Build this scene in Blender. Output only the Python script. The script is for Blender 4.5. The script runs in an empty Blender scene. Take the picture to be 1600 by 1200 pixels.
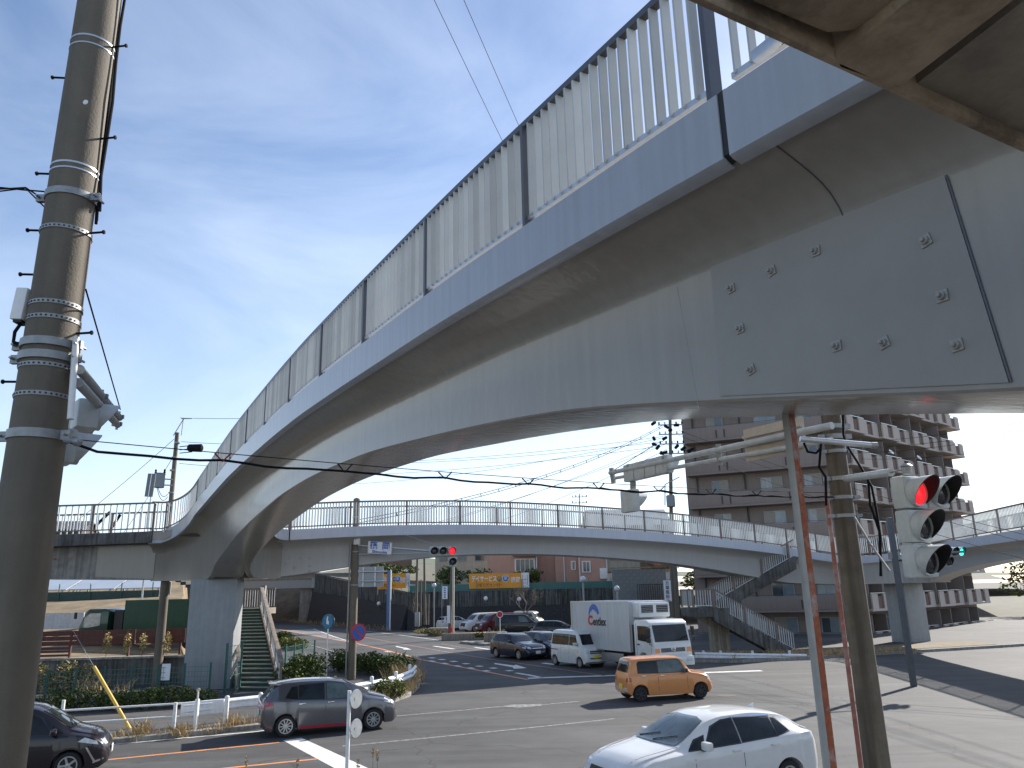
import bpy, bmesh, math, random
from mathutils import Vector, Matrix
from mathutils.bvhtree import BVHTree
R = math.radians
PI = math.pi
sc = bpy.context.scene
col = sc.collection
random.seed(7)

# ------------------------------------------------------------------ camera
CAM = Vector((0, 0, 4.0))
PITCH, ROLL, FPX = R(15.1), R(1.3), 1200.0
_F = Vector((0, math.cos(PITCH), math.sin(PITCH)))
_R0 = Vector((1, 0, 0)); _U0 = Vector((0, -math.sin(PITCH), math.cos(PITCH)))
_R = _R0 * math.cos(ROLL) - _U0 * math.sin(ROLL)
_U = _U0 * math.cos(ROLL) + _R0 * math.sin(ROLL)
cd = bpy.data.cameras.new('camera'); cam = bpy.data.objects.new('camera', cd); col.objects.link(cam)
cd.sensor_width = 36; cd.lens = 36 * FPX / 1600; cd.clip_start = 0.05; cd.clip_end = 3000
m = Matrix((( _R.x, _U.x, -_F.x), (_R.y, _U.y, -_F.y), (_R.z, _U.z, -_F.z))).to_4x4(); m.translation = CAM
cam.matrix_world = m
sc.camera = cam

# ------------------------------------------------------------------ sky, sun, exposure
SUN_AZ, SUN_EL = R(45), R(30)            # azimuth clockwise from +Y
w = bpy.data.worlds.new('World'); sc.world = w; w.use_nodes = True
nt = w.node_tree; nt.nodes.clear()
def wn(t, **k):
    n = nt.nodes.new(t)
    for a, b in k.items(): setattr(n, a, b)
    return n
sky = wn('ShaderNodeTexSky', sky_type='NISHITA', sun_disc=False, sun_elevation=SUN_EL, sun_rotation=SUN_AZ, air_density=1.0, dust_density=.7, ozone_density=2.2)
tc = wn('ShaderNodeTexCoord')
mp = wn('ShaderNodeMapping'); mp.inputs['Scale'].default_value = (1.1, 2.0, 3.4); mp.inputs['Rotation'].default_value = (0.25, 0.35, 0.9)
nz = wn('ShaderNodeTexNoise'); nz.inputs['Scale'].default_value = 1.5; nz.inputs['Detail'].default_value = 9; nz.inputs['Roughness'].default_value = .58; nz.inputs['Distortion'].default_value = .6
nz2 = wn('ShaderNodeTexNoise'); nz2.inputs['Scale'].default_value = 1.1; nz2.inputs['Detail'].default_value = 3
rp = wn('ShaderNodeValToRGB'); rp.color_ramp.elements[0].position = .34; rp.color_ramp.elements[1].position = .74
rp2 = wn('ShaderNodeValToRGB'); rp2.color_ramp.elements[0].position = .22; rp2.color_ramp.elements[1].position = .7
mul = wn('ShaderNodeMath', operation='MULTIPLY'); mul2 = wn('ShaderNodeMath', operation='MULTIPLY'); mul2.inputs[1].default_value = .42
mix = wn('ShaderNodeMixRGB'); mix.inputs[2].default_value = (7.2, 8.0, 9.2, 1)
bg = wn('ShaderNodeBackground'); bg.inputs[1].default_value = .095
out = wn('ShaderNodeOutputWorld')
L = nt.links.new
L(tc.outputs['Generated'], mp.inputs[0]); L(mp.outputs[0], nz.inputs[0]); L(tc.outputs['Generated'], nz2.inputs[0])
L(nz.outputs[0], rp.inputs[0]); L(nz2.outputs[0], rp2.inputs[0]); L(rp.outputs[0], mul.inputs[0]); L(rp2.outputs[0], mul.inputs[1])
# thin cloud gets denser low in the sky, all the way round
sep = wn('ShaderNodeSeparateXYZ'); L(tc.outputs['Generated'], sep.inputs[0])
lowr = wn('ShaderNodeMapRange'); lowr.inputs[1].default_value = .0; lowr.inputs[2].default_value = .5; lowr.inputs[3].default_value = .42; lowr.inputs[4].default_value = .0
L(sep.outputs[2], lowr.inputs[0])
add = wn('ShaderNodeMath', operation='ADD', use_clamp=True)
L(mul.outputs[0], mul2.inputs[0]); L(mul2.outputs[0], add.inputs[0]); L(lowr.outputs[0], add.inputs[1])
hs_ = wn('ShaderNodeHueSaturation'); hs_.inputs['Saturation'].default_value = 1.04; hs_.inputs['Value'].default_value = 1.12; hs_.inputs['Hue'].default_value = .503; L(sky.outputs[0], hs_.inputs['Color'])
L(add.outputs[0], mix.inputs[0]); L(hs_.outputs[0], mix.inputs[1]); L(mix.outputs[0], bg.inputs[0]); L(bg.outputs[0], out.inputs[0])
sd = bpy.data.lights.new('sun', 'SUN'); sun = bpy.data.objects.new('sun', sd); col.objects.link(sun)
sd.energy = 5.0; sd.angle = R(.55); sd.color = (1, .945, .87)
S = Vector((math.sin(SUN_AZ) * math.cos(SUN_EL), math.cos(SUN_AZ) * math.cos(SUN_EL), math.sin(SUN_EL)))
sun.rotation_euler = S.to_track_quat('Z', 'Y').to_euler(); sun.location = (0, 0, 60)
sc.view_settings.view_transform = 'Standard'; sc.view_settings.look = 'None'; sc.view_settings.gamma = 1
sc.view_settings.use_curve_mapping = False; sc.view_settings.exposure = 0.88

# ------------------------------------------------------------------ helpers
def ray(x, y): return _R * ((x - 800) / FPX) - _U * ((y - 600) / FPX) + _F
def G(x, y, z=0.0):                      # point on the level z seen at a photograph pixel
    d = ray(x, y); return CAM + d * ((z - CAM.z) / d.z)
def Yp(x, y, Y):                         # point at distance Y
    d = ray(x, y); return CAM + d * (Y / d.y)
def lerp(a, b, t): return a + (b - a) * t
def itp(T, x):                           # smooth interpolation in a table [(x, y), ...]
    n = len(T)
    if x <= T[0][0]: return T[0][1]
    if x >= T[-1][0]: return T[-1][1]
    i = 0
    while T[i + 1][0] < x: i += 1
    def dl(k): return (T[k + 1][1] - T[k][1]) / (T[k + 1][0] - T[k][0])
    def tn(k):
        if k == 0: return dl(0)
        if k == n - 1: return dl(n - 2)
        a, b = dl(k - 1), dl(k)
        return 0 if a * b <= 0 else 2 * a * b / (a + b)
    h = T[i + 1][0] - T[i][0]; t = (x - T[i][0]) / h
    return ((2*t**3-3*t*t+1) * T[i][1] + (t**3-2*t*t+t) * h * tn(i) + (-2*t**3+3*t*t) * T[i+1][1] + (t**3-t*t) * h * tn(i + 1))

MATS = {}
def pm(name, c, rough=.6, metal=0.0, var=.12, scale=6.0, bump=0.0, bscale=40.0, coat=0.0, streak=0.0, stain=None, stain_amt=0.0, spec=None, emit=None, noisew=(1, 1, 1)):
    """a procedural material: base colour, two scales of noise, optional vertical streaks, stains and bump"""
    if name in MATS: return MATS[name]
    ma = bpy.data.materials.new(name); MATS[name] = ma; ma.use_nodes = True
    t = ma.node_tree; b = t.nodes['Principled BSDF']; N = t.nodes.new; K = t.links.new
    b.inputs['Roughness'].default_value = rough; b.inputs['Metallic'].default_value = metal
    b.inputs['Coat Weight'].default_value = coat; b.inputs['Coat Roughness'].default_value = .05
    if spec is not None: b.inputs['Specular IOR Level'].default_value = spec
    co = N('ShaderNodeTexCoord'); mpn = N('ShaderNodeMapping'); mpn.inputs['Scale'].default_value = noisew; K(co.outputs['Object'], mpn.inputs[0])
    n1 = N('ShaderNodeTexNoise'); n1.inputs['Scale'].default_value = scale; n1.inputs['Detail'].default_value = 6; n1.inputs['Roughness'].default_value = .65; K(mpn.outputs[0], n1.inputs[0])
    r1 = N('ShaderNodeMapRange'); r1.inputs[1].default_value = .3; r1.inputs[2].default_value = .7; r1.inputs[3].default_value = 1 - var; r1.inputs[4].default_value = 1 + var; K(n1.outputs[0], r1.inputs[0])
    mx = N('ShaderNodeMixRGB'); mx.blend_type = 'MULTIPLY'; mx.inputs[0].default_value = 1; mx.inputs[1].default_value = (*c, 1); K(r1.outputs[0], mx.inputs[2])
    last = mx.outputs[0]
    if streak:
        m2 = N('ShaderNodeMapping'); m2.inputs['Scale'].default_value = (3.2, 3.2, .16); K(co.outputs['Object'], m2.inputs[0])
        n2 = N('ShaderNodeTexNoise'); n2.inputs['Scale'].default_value = 2.4; n2.inputs['Detail'].default_value = 7; K(m2.outputs[0], n2.inputs[0])
        r2 = N('ShaderNodeMapRange'); r2.inputs[1].default_value = .35; r2.inputs[2].default_value = .68; r2.inputs[3].default_value = 1 - streak; r2.inputs[4].default_value = 1 + streak * .4; K(n2.outputs[0], r2.inputs[0])
        m3 = N('ShaderNodeMixRGB'); m3.blend_type = 'MULTIPLY'; m3.inputs[0].default_value = 1; K(last, m3.inputs[1]); K(r2.outputs[0], m3.inputs[2]); last = m3.outputs[0]
    if stain:
        n3 = N('ShaderNodeTexNoise'); n3.inputs['Scale'].default_value = scale * .35; n3.inputs['Detail'].default_value = 8; n3.inputs['Roughness'].default_value = .7; K(mpn.outputs[0], n3.inputs[0])
        r3 = N('ShaderNodeMapRange'); r3.inputs[1].default_value = .5; r3.inputs[2].default_value = .66; r3.inputs[3].default_value = 0; r3.inputs[4].default_value = stain_amt; K(n3.outputs[0], r3.inputs[0])
        m4 = N('ShaderNodeMixRGB'); K(r3.outputs[0], m4.inputs[0]); K(last, m4.inputs[1]); m4.inputs[2].default_value = (*stain, 1); last = m4.outputs[0]
    K(last, b.inputs['Base Color'])
    if bump:
        n4 = N('ShaderNodeTexNoise'); n4.inputs['Scale'].default_value = bscale; n4.inputs['Detail'].default_value = 5; K(mpn.outputs[0], n4.inputs[0])
        bp = N('ShaderNodeBump'); bp.inputs['Strength'].default_value = bump; bp.inputs['Distance'].default_value = .02; K(n4.outputs[0], bp.inputs['Height']); K(bp.outputs[0], b.inputs['Normal'])
    if emit:
        b.inputs['Emission Color'].default_value = (*emit[0], 1); b.inputs['Emission Strength'].default_value = emit[1]
    return ma

def tag(o, label=None, cat=None, group=None, kind=None):
    if label: o['label'] = label
    if cat: o['category'] = cat
    if group: o['group'] = group
    if kind: o['kind'] = kind
    return o
def thing(name, label, cat, loc=(0, 0, 0), group=None):
    o = bpy.data.objects.new(name, None); o.empty_display_size = .2; col.objects.link(o); o.location = loc
    return tag(o, label, cat, group)
def attach(o, parent):
    if parent is not None:
        o.parent = parent
        if parent.type == 'EMPTY': o.matrix_parent_inverse = Matrix.Translation(-Vector(parent.location))
    return o
def inst(name, mesh, parent, loc=(0, 0, 0), rotz=0.0, scale=(1, 1, 1), rot=None):
    o = bpy.data.objects.new(name, mesh); col.objects.link(o)
    o.location = loc; o.rotation_euler = rot if rot else (0, 0, rotz); o.scale = scale
    return attach(o, parent)
def dup(root, loc=None, rotz=None, label=None, group=None):
    r = root.copy(); col.objects.link(r)
    if loc is not None: r.location = loc
    if rotz is not None: r.rotation_euler = (0, 0, rotz)
    if label: r['label'] = label
    if group: r['group'] = group
    for ch in list(root.children):
        c = ch.copy(); col.objects.link(c); c.parent = r
        for g in list(ch.children):
            d = g.copy(); col.objects.link(d); d.parent = c
    return r

class MB:
    def __init__(s): s.v = []; s.f = []; s.mi = []
    def add(s, vs, fs, mi=0):
        n = len(s.v); s.v += [tuple(p) for p in vs]
        for f in fs: s.f.append(tuple(i + n for i in f)); s.mi.append(mi)
        return s
    def box(s, c, d, rz=0.0, mi=0, rot=None):
        hx, hy, hz = d[0] / 2, d[1] / 2, d[2] / 2
        M = rot if rot is not None else Matrix.Rotation(rz, 3, 'Z')
        P = [Vector(c) + M @ Vector((x * hx, y * hy, z * hz)) for x, y, z in ((-1,-1,-1),(1,-1,-1),(1,1,-1),(-1,1,-1),(-1,-1,1),(1,-1,1),(1,1,1),(-1,1,1))]
        return s.add(P, [(3,2,1,0),(4,5,6,7),(0,1,5,4),(1,2,6,5),(2,3,7,6),(3,0,4,7)], mi)
    def bar(s, a, b, w, h, mi=0, up=Vector((0, 0, 1))):   # box along a-b, width w across, height h up
        a, b = Vector(a), Vector(b); d = (b - a); L_ = d.length
        if L_ < 1e-6: return s
        d.normalize(); r = d.cross(up)
        if r.length < 1e-4: r = Vector((1, 0, 0))
        r.normalize(); u = r.cross(d)
        P = []
        for p in (a, b):
            for i, j in ((-1,-1),(1,-1),(1,1),(-1,1)): P.append(p + r * (w/2*i) + u * (h/2*j))
        return s.add(P, [(3,2,1,0),(4,5,6,7),(0,1,5,4),(1,2,6,5),(2,3,7,6),(3,0,4,7)], mi)
    def loft(s, rings, caps=True, closed=True, mi=0):
        n = len(rings[0]); vs = [p for r in rings for p in r]; fs = []
        for k in range(len(rings) - 1):
            for i in range(n if closed else n - 1):
                j = (i + 1) % n
                fs.append((k*n+i, k*n+j, (k+1)*n+j, (k+1)*n+i))
        if caps: fs.append(tuple(range(n - 1, -1, -1))); fs.append(tuple((len(rings)-1)*n + i for i in range(n)))
        return s.add(vs, fs, mi)
    def tube(s, pts, r, n=8, mi=0, caps=True):
        pts = [Vector(p) for p in pts]; rings = []; prev = None
        for k, p in enumerate(pts):
            d = (pts[min(k+1, len(pts)-1)] - pts[max(k-1, 0)])
            if d.length < 1e-9: d = Vector((0, 0, 1))
            d.normalize()
            if prev is None: a = d.orthogonal().normalized()
            else:
                a = prev - d * prev.dot(d)
                a = a.normalized() if a.length > 1e-5 else d.orthogonal().normalized()
            prev = a; b = d.cross(a)
            rr = r[k] if isinstance(r, (list, tuple)) else r
            rings.append([p + a * (math.cos(2*PI*i/n) * rr) + b * (math.sin(2*PI*i/n) * rr) for i in range(n)])
        return s.loft(rings, caps, True, mi)
    def prism(s, poly, vec, mi=0):
        vec = Vector(vec); a = [Vector(p) for p in poly]; n = len(a)
        return s.add(a + [p + vec for p in a], [tuple(range(n - 1, -1, -1)), tuple(range(n, 2*n))] + [(i, (i+1) % n, n+(i+1) % n, n+i) for i in range(n)], mi)
    def slab(s, poly, z0, z1, mi=0): return s.prism([(p[0], p[1], z0) for p in poly], (0, 0, z1 - z0), mi)
    def lathe(s, prof, c, axis=Vector((0, 0, 1)), n=20, mi=0, caps=True):
        axis = Vector(axis).normalized(); a = axis.orthogonal().normalized(); b = axis.cross(a); c = Vector(c)
        return s.loft([[c + axis * h + (a * math.cos(2*PI*i/n) + b * math.sin(2*PI*i/n)) * max(r, 1e-4) for i in range(n)] for r, h in prof], caps, True, mi)
    def grid(s, rows, mi=0):
        n = len(rows[0]); return s.add([p for r in rows for p in r], [(k*n+i, k*n+i+1, (k+1)*n+i+1, (k+1)*n+i) for k in range(len(rows)-1) for i in range(n-1)], mi)
    def build(s, name, mats, parent=None, smooth=None, bevel=0.0, fix=True):
        me = bpy.data.meshes.new(name); me.from_pydata(s.v, [], s.f)
        if not isinstance(mats, (list, tuple)): mats = [mats]
        for q in mats: me.materials.append(q)
        if len(mats) > 1: me.polygons.foreach_set('material_index', s.mi)
        if fix or bevel:
            b = bmesh.new(); b.from_mesh(me)
            bmesh.ops.recalc_face_normals(b, faces=b.faces)
            if bevel: bmesh.ops.bevel(b, geom=[e for e in b.edges if e.is_manifold and e.calc_face_angle(0) > .5], offset=bevel, segments=2, profile=.6, affect='EDGES', clamp_overlap=True)
            b.to_mesh(me); b.free()
        if smooth is None: smooth = 0 if not bevel else 40
        if smooth:
            me.polygons.foreach_set('use_smooth', [True] * len(me.polygons)); me.set_sharp_from_angle(angle=R(smooth))
        me.update()
        o = bpy.data.objects.new(name, me); col.objects.link(o)
        return attach(o, parent)
def struct(o): o['kind'] = 'structure'; return o
def text(name, body, size, origin, right, up, mat, parent, depth=.004, stretch=1.0, align='CENTER', spacing=1.0, bold=0.0):
    """flat lettering as mesh, origin at its centre, laid on the plane right/up"""
    cu = bpy.data.curves.new('lettering', 'FONT'); cu.body = body; cu.size = size; cu.align_x = align; cu.align_y = 'CENTER'; cu.extrude = depth; cu.offset = bold; cu.space_character = spacing; cu.resolution_u = 3
    o = bpy.data.objects.new('lettering', cu); col.objects.link(o)
    dg = bpy.context.evaluated_depsgraph_get(); me = bpy.data.meshes.new_from_object(o.evaluated_get(dg))
    bpy.data.objects.remove(o); me.materials.clear(); me.materials.append(mat)
    right, up = Vector(right).normalized(), Vector(up).normalized(); nn = right.cross(up)
    M = Matrix(((right.x, up.x, nn.x), (right.y, up.y, nn.y), (right.z, up.z, nn.z))).to_4x4(); M.translation = Vector(origin)
    me.transform(M @ Matrix.Diagonal((stretch, 1, 1, 1))); me.name = name
    ob = bpy.data.objects.new(name, me); col.objects.link(ob)
    return attach(ob, parent)

# ------------------------------------------------------------------ materials
PAINT = pm('girder_paint', (.285, .258, .222), .19, var=.04, scale=2.5, bump=.34, bscale=6, streak=.06, noisew=(1, 1, .35))
FPAINT_LIT = pm('girder_paint_lit', (.40, .39, .37), .35, var=.03, scale=2, bump=.1, bscale=6, streak=.05, noisew=(1, 1, .35))  # near girder paint lightened: stronger ground bounce put into the colour
FFASC_LIT = pm('fascia_paint_lit', (.50, .52, .57), .35, var=.03, scale=2, streak=.06)  # near fascia paint lightened likewise: the far spans' brighter light put into the colour
BAL_LIT = pm('baluster_sunlit', (.74, .74, .70), .4, var=.05, scale=3)  # whiter copy of the near balusters: sunlight put into the colour
FASCIA = pm('fascia_paint', (.37, .388, .42), .2, var=.03, scale=2, bump=.06, bscale=12, streak=.08)
PIER = pm('pier_paint', (.27, .28, .285), .5, var=.08, scale=3, streak=.1, bump=.1)
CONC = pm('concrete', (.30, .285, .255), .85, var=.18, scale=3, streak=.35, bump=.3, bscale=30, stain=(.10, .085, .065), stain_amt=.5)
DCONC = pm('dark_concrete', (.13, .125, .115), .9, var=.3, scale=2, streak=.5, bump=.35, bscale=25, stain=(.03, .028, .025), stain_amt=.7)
POLE = pm('pole_concrete', (.15, .127, .095), .8, var=.1, scale=5, streak=.22, bump=.18, bscale=60, stain=(.11, .095, .075), stain_amt=.4)
SOFFIT = pm('stair_concrete', (.40, .31, .215), .9, var=.35, scale=5, bump=.6, bscale=22, stain=(.12, .085, .06), stain_amt=.75)
RAILD = pm('rail_dark', (.085, .09, .105), .4, metal=.2, var=.1, scale=5)
RAILB = pm('rail_brown', (.17, .135, .115), .55, var=.15, scale=5)
BAL = pm('baluster_cream', (.53, .54, .525), .35, var=.06, scale=3)
def vary_per_piece(ma, lo, hi):          # each slat weathers to its own tone
    t = ma.node_tree; b = t.nodes['Principled BSDF']; oi = t.nodes.new('ShaderNodeObjectInfo'); r = t.nodes.new('ShaderNodeMapRange'); r.inputs[3].default_value = lo; r.inputs[4].default_value = hi; t.links.new(oi.outputs['Random'], r.inputs[0])
    src = b.inputs['Base Color'].links[0].from_socket; mx = t.nodes.new('ShaderNodeMixRGB'); mx.blend_type = 'MULTIPLY'; mx.inputs[0].default_value = 1; t.links.new(src, mx.inputs[1]); t.links.new(r.outputs[0], mx.inputs[2]); t.links.new(mx.outputs[0], b.inputs['Base Color'])
vary_per_piece(BAL, .76, 1.12)
ALU = pm('aluminium', (.52, .54, .56), .35, metal=.7, var=.1, scale=10)
GALV = pm('galvanised', (.29, .30, .30), .5, metal=.55, var=.18, scale=18, bump=.05)
BLACK = pm('black_rubber', (.012, .012, .014), .6, var=.2)
WIRE = pm('cable_black', (.012, .012, .015), .85, spec=.1, var=.2)
BOLT = pm('bolt_paint', (.33, .315, .29), .45, var=.15, scale=30)
WHITE = pm('white_paint', (.74, .76, .78), .4, var=.07, scale=4, streak=.08)
WPOST = pm('white_post', (.78, .78, .76), .45, var=.08, scale=8)
SIGBOX = pm('signal_housing', (.46, .49, .49), .45, var=.12, scale=6, streak=.1)
HOODIN = pm('hood_black', (.012, .012, .014), .75, var=.2)
LENS = pm('lens_dark', (.035, .035, .04), .12, var=.3, scale=60)
REDON = pm('lens_red_lit', (.5, .01, .02), .3, var=.25, scale=90, emit=((1, .02, .03), .6))
GREENON = pm('lens_green_lit', (.02, .4, .3), .3, emit=((.05, .9, .7), 1.5))
RUST = pm('rusted_steel', (.33, .085, .03), .75, var=.35, scale=14, bump=.2, stain=(.42, .40, .37), stain_amt=.75)
GREEN = pm('green_paint', (.012, .085, .07), .5, var=.15, scale=5)
MESHG = pm('green_mesh', (.05, .16, .14), .55, var=.15, scale=8)
YELLOW = pm('yellow_guard', (.74, .46, .08), .5, var=.12, scale=9)
SOIL = pm('dry_soil', (.17, .125, .075), .95, var=.35, scale=2.5, bump=.6, bscale=10, stain=(.26, .19, .10), stain_amt=.8)
GLASS = pm('window_glass', (.05, .065, .075), .06, var=.35, scale=1.2, coat=.5)
CURT = pm('window_curtained', (.17, .22, .25), .12, var=.25, scale=2, coat=.4)
FRAME = pm('window_frame', (.32, .30, .28), .5, var=.1)
def leafm(name, c, var=.5): return pm(name, c, .8, var=var, scale=5, spec=.15)
LEAF = [leafm('leaf_dark', (.045, .07, .02)), leafm('leaf_mid', (.085, .115, .03)), leafm('leaf_yellow', (.17, .17, .045))]
DRY = [leafm('dry_grass', (.46, .345, .18), .35), leafm('dry_stem', (.30, .21, .11), .35)]
BARK = pm('bark', (.16, .125, .095), .9, var=.3, scale=9, bump=.4)
# ------------------------------------------------------------------ footbridges
def box_sweep(mb, pts, o, z, wd, ht, mi=0):
    """a rail of section wd x ht along pts (each point with its right-hand vector), shifted o to the right and z up"""
    rings = []
    for p, rv in pts:
        c = Vector(p) + rv * o + Vector((0, 0, z))
        rings.append([c - rv * (wd/2) + Vector((0,0,-ht/2)), c + rv * (wd/2) + Vector((0,0,-ht/2)), c + rv * (wd/2) + Vector((0,0,ht/2)), c - rv * (wd/2) + Vector((0,0,ht/2))])
    mb.loft(rings, mi=mi)
def with_right(pts):
    res = []
    for k, p in enumerate(pts):
        d = Vector(pts[min(k+1, len(pts)-1)]) - Vector(pts[max(k-1, 0)]); d.z = 0; d.normalize()
        res.append((Vector(p), Vector((d.y, -d.x, 0))))
    return res
def resample(pts, step):
    """points every step along the polyline, with heading"""
    pts = [Vector(p) for p in pts]; acc = [0]
    for a, b in zip(pts, pts[1:]): acc.append(acc[-1] + (b - a).length)
    res = []; n = int(acc[-1] / step); k = 0
    for i in range(n + 1):
        s_ = i * step
        while k < len(pts) - 2 and acc[k + 1] < s_: k += 1
        t = (s_ - acc[k]) / max(acc[k + 1] - acc[k], 1e-9); d = pts[k + 1] - pts[k]
        res.append((pts[k].lerp(pts[k + 1], t), math.atan2(d.y, d.x), acc[-1]))
    return res
BARMESH = {}
def unit_box(key, dx, dy, mat):
    if key not in BARMESH:
        mb = MB(); mb.box((0, 0, .5), (dx, dy, 1)); o = mb.build('baluster', mat); BARMESH[key] = o.data; bpy.data.objects.remove(o)
    return BARMESH[key]
def railing(t, path, o, height, post_step, pitch, matr, matb, along=.025, deep=.05, joined=False, low=.09, post0=0.0, gapz=.0, rail=.075, postw=.06, mid=None, postsd=.11):
    """handrail, bottom rail, posts and balusters along path (points on the fascia's top edge); height(u) with u in 0..1"""
    wr = with_right(path); n = len(wr)
    tot = [(p, rv) for p, rv in wr]
    top = [(p + Vector((0, 0, height(k / (n - 1)))), rv) for k, (p, rv) in enumerate(tot)]
    mb = MB(); box_sweep(mb, top, o, -rail/2, rail * 1.1, rail); mb.build('handrail', matr, t, bevel=0)
    mb = MB(); box_sweep(mb, tot, o, low, .05, .055); mb.build('bottom_rail', ALU if matr is RAILD else matr, t)
    if mid:
        mb = MB(); box_sweep(mb, top, o, -mid, .04, .04); mb.build('middle_rail', matr, t)
    shifted = [p + rv * o for p, rv in tot]
    rs = resample(shifted, post_step); me = unit_box('post' + matr.name + str(postw), postw, postsd, matr)
    for k, (p, a, Lt) in enumerate(rs):
        u = k * post_step / Lt; inst('post', me, t, p + Vector((0, 0, -.02 + gapz)), a, (1, 1, height(u) - rail - gapz + .02))
    rs = resample(shifted, pitch); me = unit_box('bal' + matb.name + str(deep) + str(along), along, deep, matb); mb = MB()
    for k, (p, a, Lt) in enumerate(rs):
        if (k * pitch) % post_step < postw * .8 or post_step - (k * pitch) % post_step < postw * .8: continue
        u = k * pitch / Lt; h = height(u) - rail - low
        if joined:
            c = p + Vector((0, 0, low + h / 2)); mb.box(c, (along, deep, h), a)
        else: inst('baluster', me, t, p + Vector((0, 0, low)), a, (1, 1, h))
    if joined: tag(mb.build('baluster', matb, t, fix=False), kind='stuff')

# ---- span over the near road: straight in plan, cambered, arched soffit
A0 = Vector((1.7, 5.3, 0)); E0 = Vector((-15, 36, 0)); DN = (E0 - A0).normalized(); RN = Vector((DN.y, -DN.x, 0))
TOPZ = [(-8, 6.75), (-4, 7.35), (0, 7.79), (2.7, 8.03), (5.6, 8.27), (8.6, 8.44), (11.7, 8.6), (14.8, 8.72), (18, 8.76), (21, 8.76), (24.2, 8.72), (27.8, 8.58), (30.7, 8.43), (34, 8.26), (37.5, 8.03)]
BOTZ = [(-8, 4.2), (-4, 4.65), (-1.3, 5.11), (1, 5.57), (4, 6.1), (8.3, 6.56), (12, 6.84), (16.5, 6.96), (19, 6.92), (22.3, 6.72), (26.8, 6.3), (30, 5.82), (32.3, 5.4), (34, 4.85), (36, 4.82)]
def NP(s_, o, z): p = A0 + DN * s_ + RN * o; return Vector((p.x, p.y, z))
span = thing('footbridge_span', 'grey arched footbridge span sweeping overhead across the near road, freshly painted', 'footbridge', NP(18, 1.5, 0))
def sec(s_):
    t, b = itp(TOPZ, s_), itp(BOTZ, s_)
    half = [(.035, -.02), (.035, -.56), (.3, -.66), (.48, -.735), (.6, -.80), (.69, -.875), (.755, -.96), (.80, -1.05)]
    L_ = [(o, t + dz) for o, dz in half]
    L_ += [(.80, lerp(t - 1.05, b, .5)), (.80, b + .02), (.815, b), (.9, b - .012)]
    return [NP(s_, o, z) for o, z in L_] + [NP(s_, 3.0 - o, z) for o, z in reversed(L_)]
SS = [-8 + i * .5 for i in range(84)] + [33.62]
mb = MB(); mb.loft([sec(s_) for s_ in SS]); mb.build('girder', PAINT, span, smooth=35)
def fascia_path(o, a, b): return [NP(a + (b - a) * i / 60, o, itp(TOPZ, a + (b - a) * i / 60)) for i in range(61)]
for a, b in ((-8, -.035), (.035, 33.62)):
    for o in (0.0, 3.0):
        wr = [(NP(a + (b - a) * i / 60, o, itp(TOPZ, a + (b - a) * i / 60)), RN) for i in range(61)]
        sg = 1 if o == 0 else -1
        mb = MB(); mb.loft([[p, p + Vector((0,0,-.575)), p + RN * (.035*sg) + Vector((0,0,-.60)), p + RN * (.12*sg) + Vector((0,0,-.625)), p + RN * (.12*sg)] for p, rv in wr])
        mb.build('fascia', FASCIA, span, smooth=30)
mb = MB(); z0 = itp(TOPZ, 0)
mb.loft([[NP(s_, .012, z0 + .01), NP(s_, .012, z0 - .55), NP(s_, .09, z0 - .6), NP(s_, .09, z0 + .01)] for s_ in (-.045, .045)])
mb.build('joint_filler', BLACK, span)
# weld seam that runs on round the underside of the slab
def strip(mb, s_, pts, wd, off):
    rows = []
    for o, z in pts: rows.append((o, z))
    q = [[NP(s_ - wd/2, o - off, z - off) for o, z in rows], [NP(s_ + wd/2, o - off, z - off) for o, z in rows],
         [NP(s_ + wd/2, o + .01, z + .01) for o, z in rows], [NP(s_ - wd/2, o + .01, z + .01) for o, z in rows]]
    mb.loft([[q[k][i] for k in range(4)] for i in range(len(rows))])
mb = MB(); strip(mb, -.36, [(o, itp(TOPZ, -.36) + dz) for o, dz in ((.14, -.60), (.3, -.66), (.48, -.735), (.6, -.80), (.69, -.875), (.755, -.96), (.80, -1.05))], .009, .004)
mb.build('weld_seam', RAILD, span)
# splice plate with its washers and nuts on the web
def onweb(x, y, o=.80):
    d = ray(x, y); nrm = Vector((-DN.y, DN.x, 0)); a = A0 + RN * o
    t = (a - CAM).dot(nrm) / d.dot(nrm); return CAM + d * t
c4 = [onweb(*q) for q in ((1112, 417), (1476, 271), (1578, 598), (1128, 619))]
PLATE = pm('plate_paint', (.27, .25, .22), .4, var=.05, scale=2, bump=.1, bscale=14)
mb = MB(); mb.prism([p - RN * .014 for p in c4], RN * .02); plate = mb.build('splice_plate', PLATE, span)
mb = MB(); e1, e2 = c4[1], c4[2]; mb.bar(e1 + DN * -.012 - RN * .008, e2 + DN * -.012 - RN * .008, .007, .012); mb.build('plate_seam', RAILD, plate)
mbw = MB(); mbw.box((0, 0, 0), (.082, .012, .082)); wo = mbw.build('washer', BOLT, None, bevel=.003); wme = wo.data; bpy.data.objects.remove(wo)
mbn = MB(); mbn.lathe([(.03, 0), (.03, .022), (.024, .026), (.017, .027), (.017, .05), (.012, .053)], (0, 0, 0), (0, -1, 0), 8); no = mbn.build('nut', BOLT, None, smooth=40); nme = no.data; bpy.data.objects.remove(no)
ang = math.atan2(DN.y, DN.x) + PI
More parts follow.
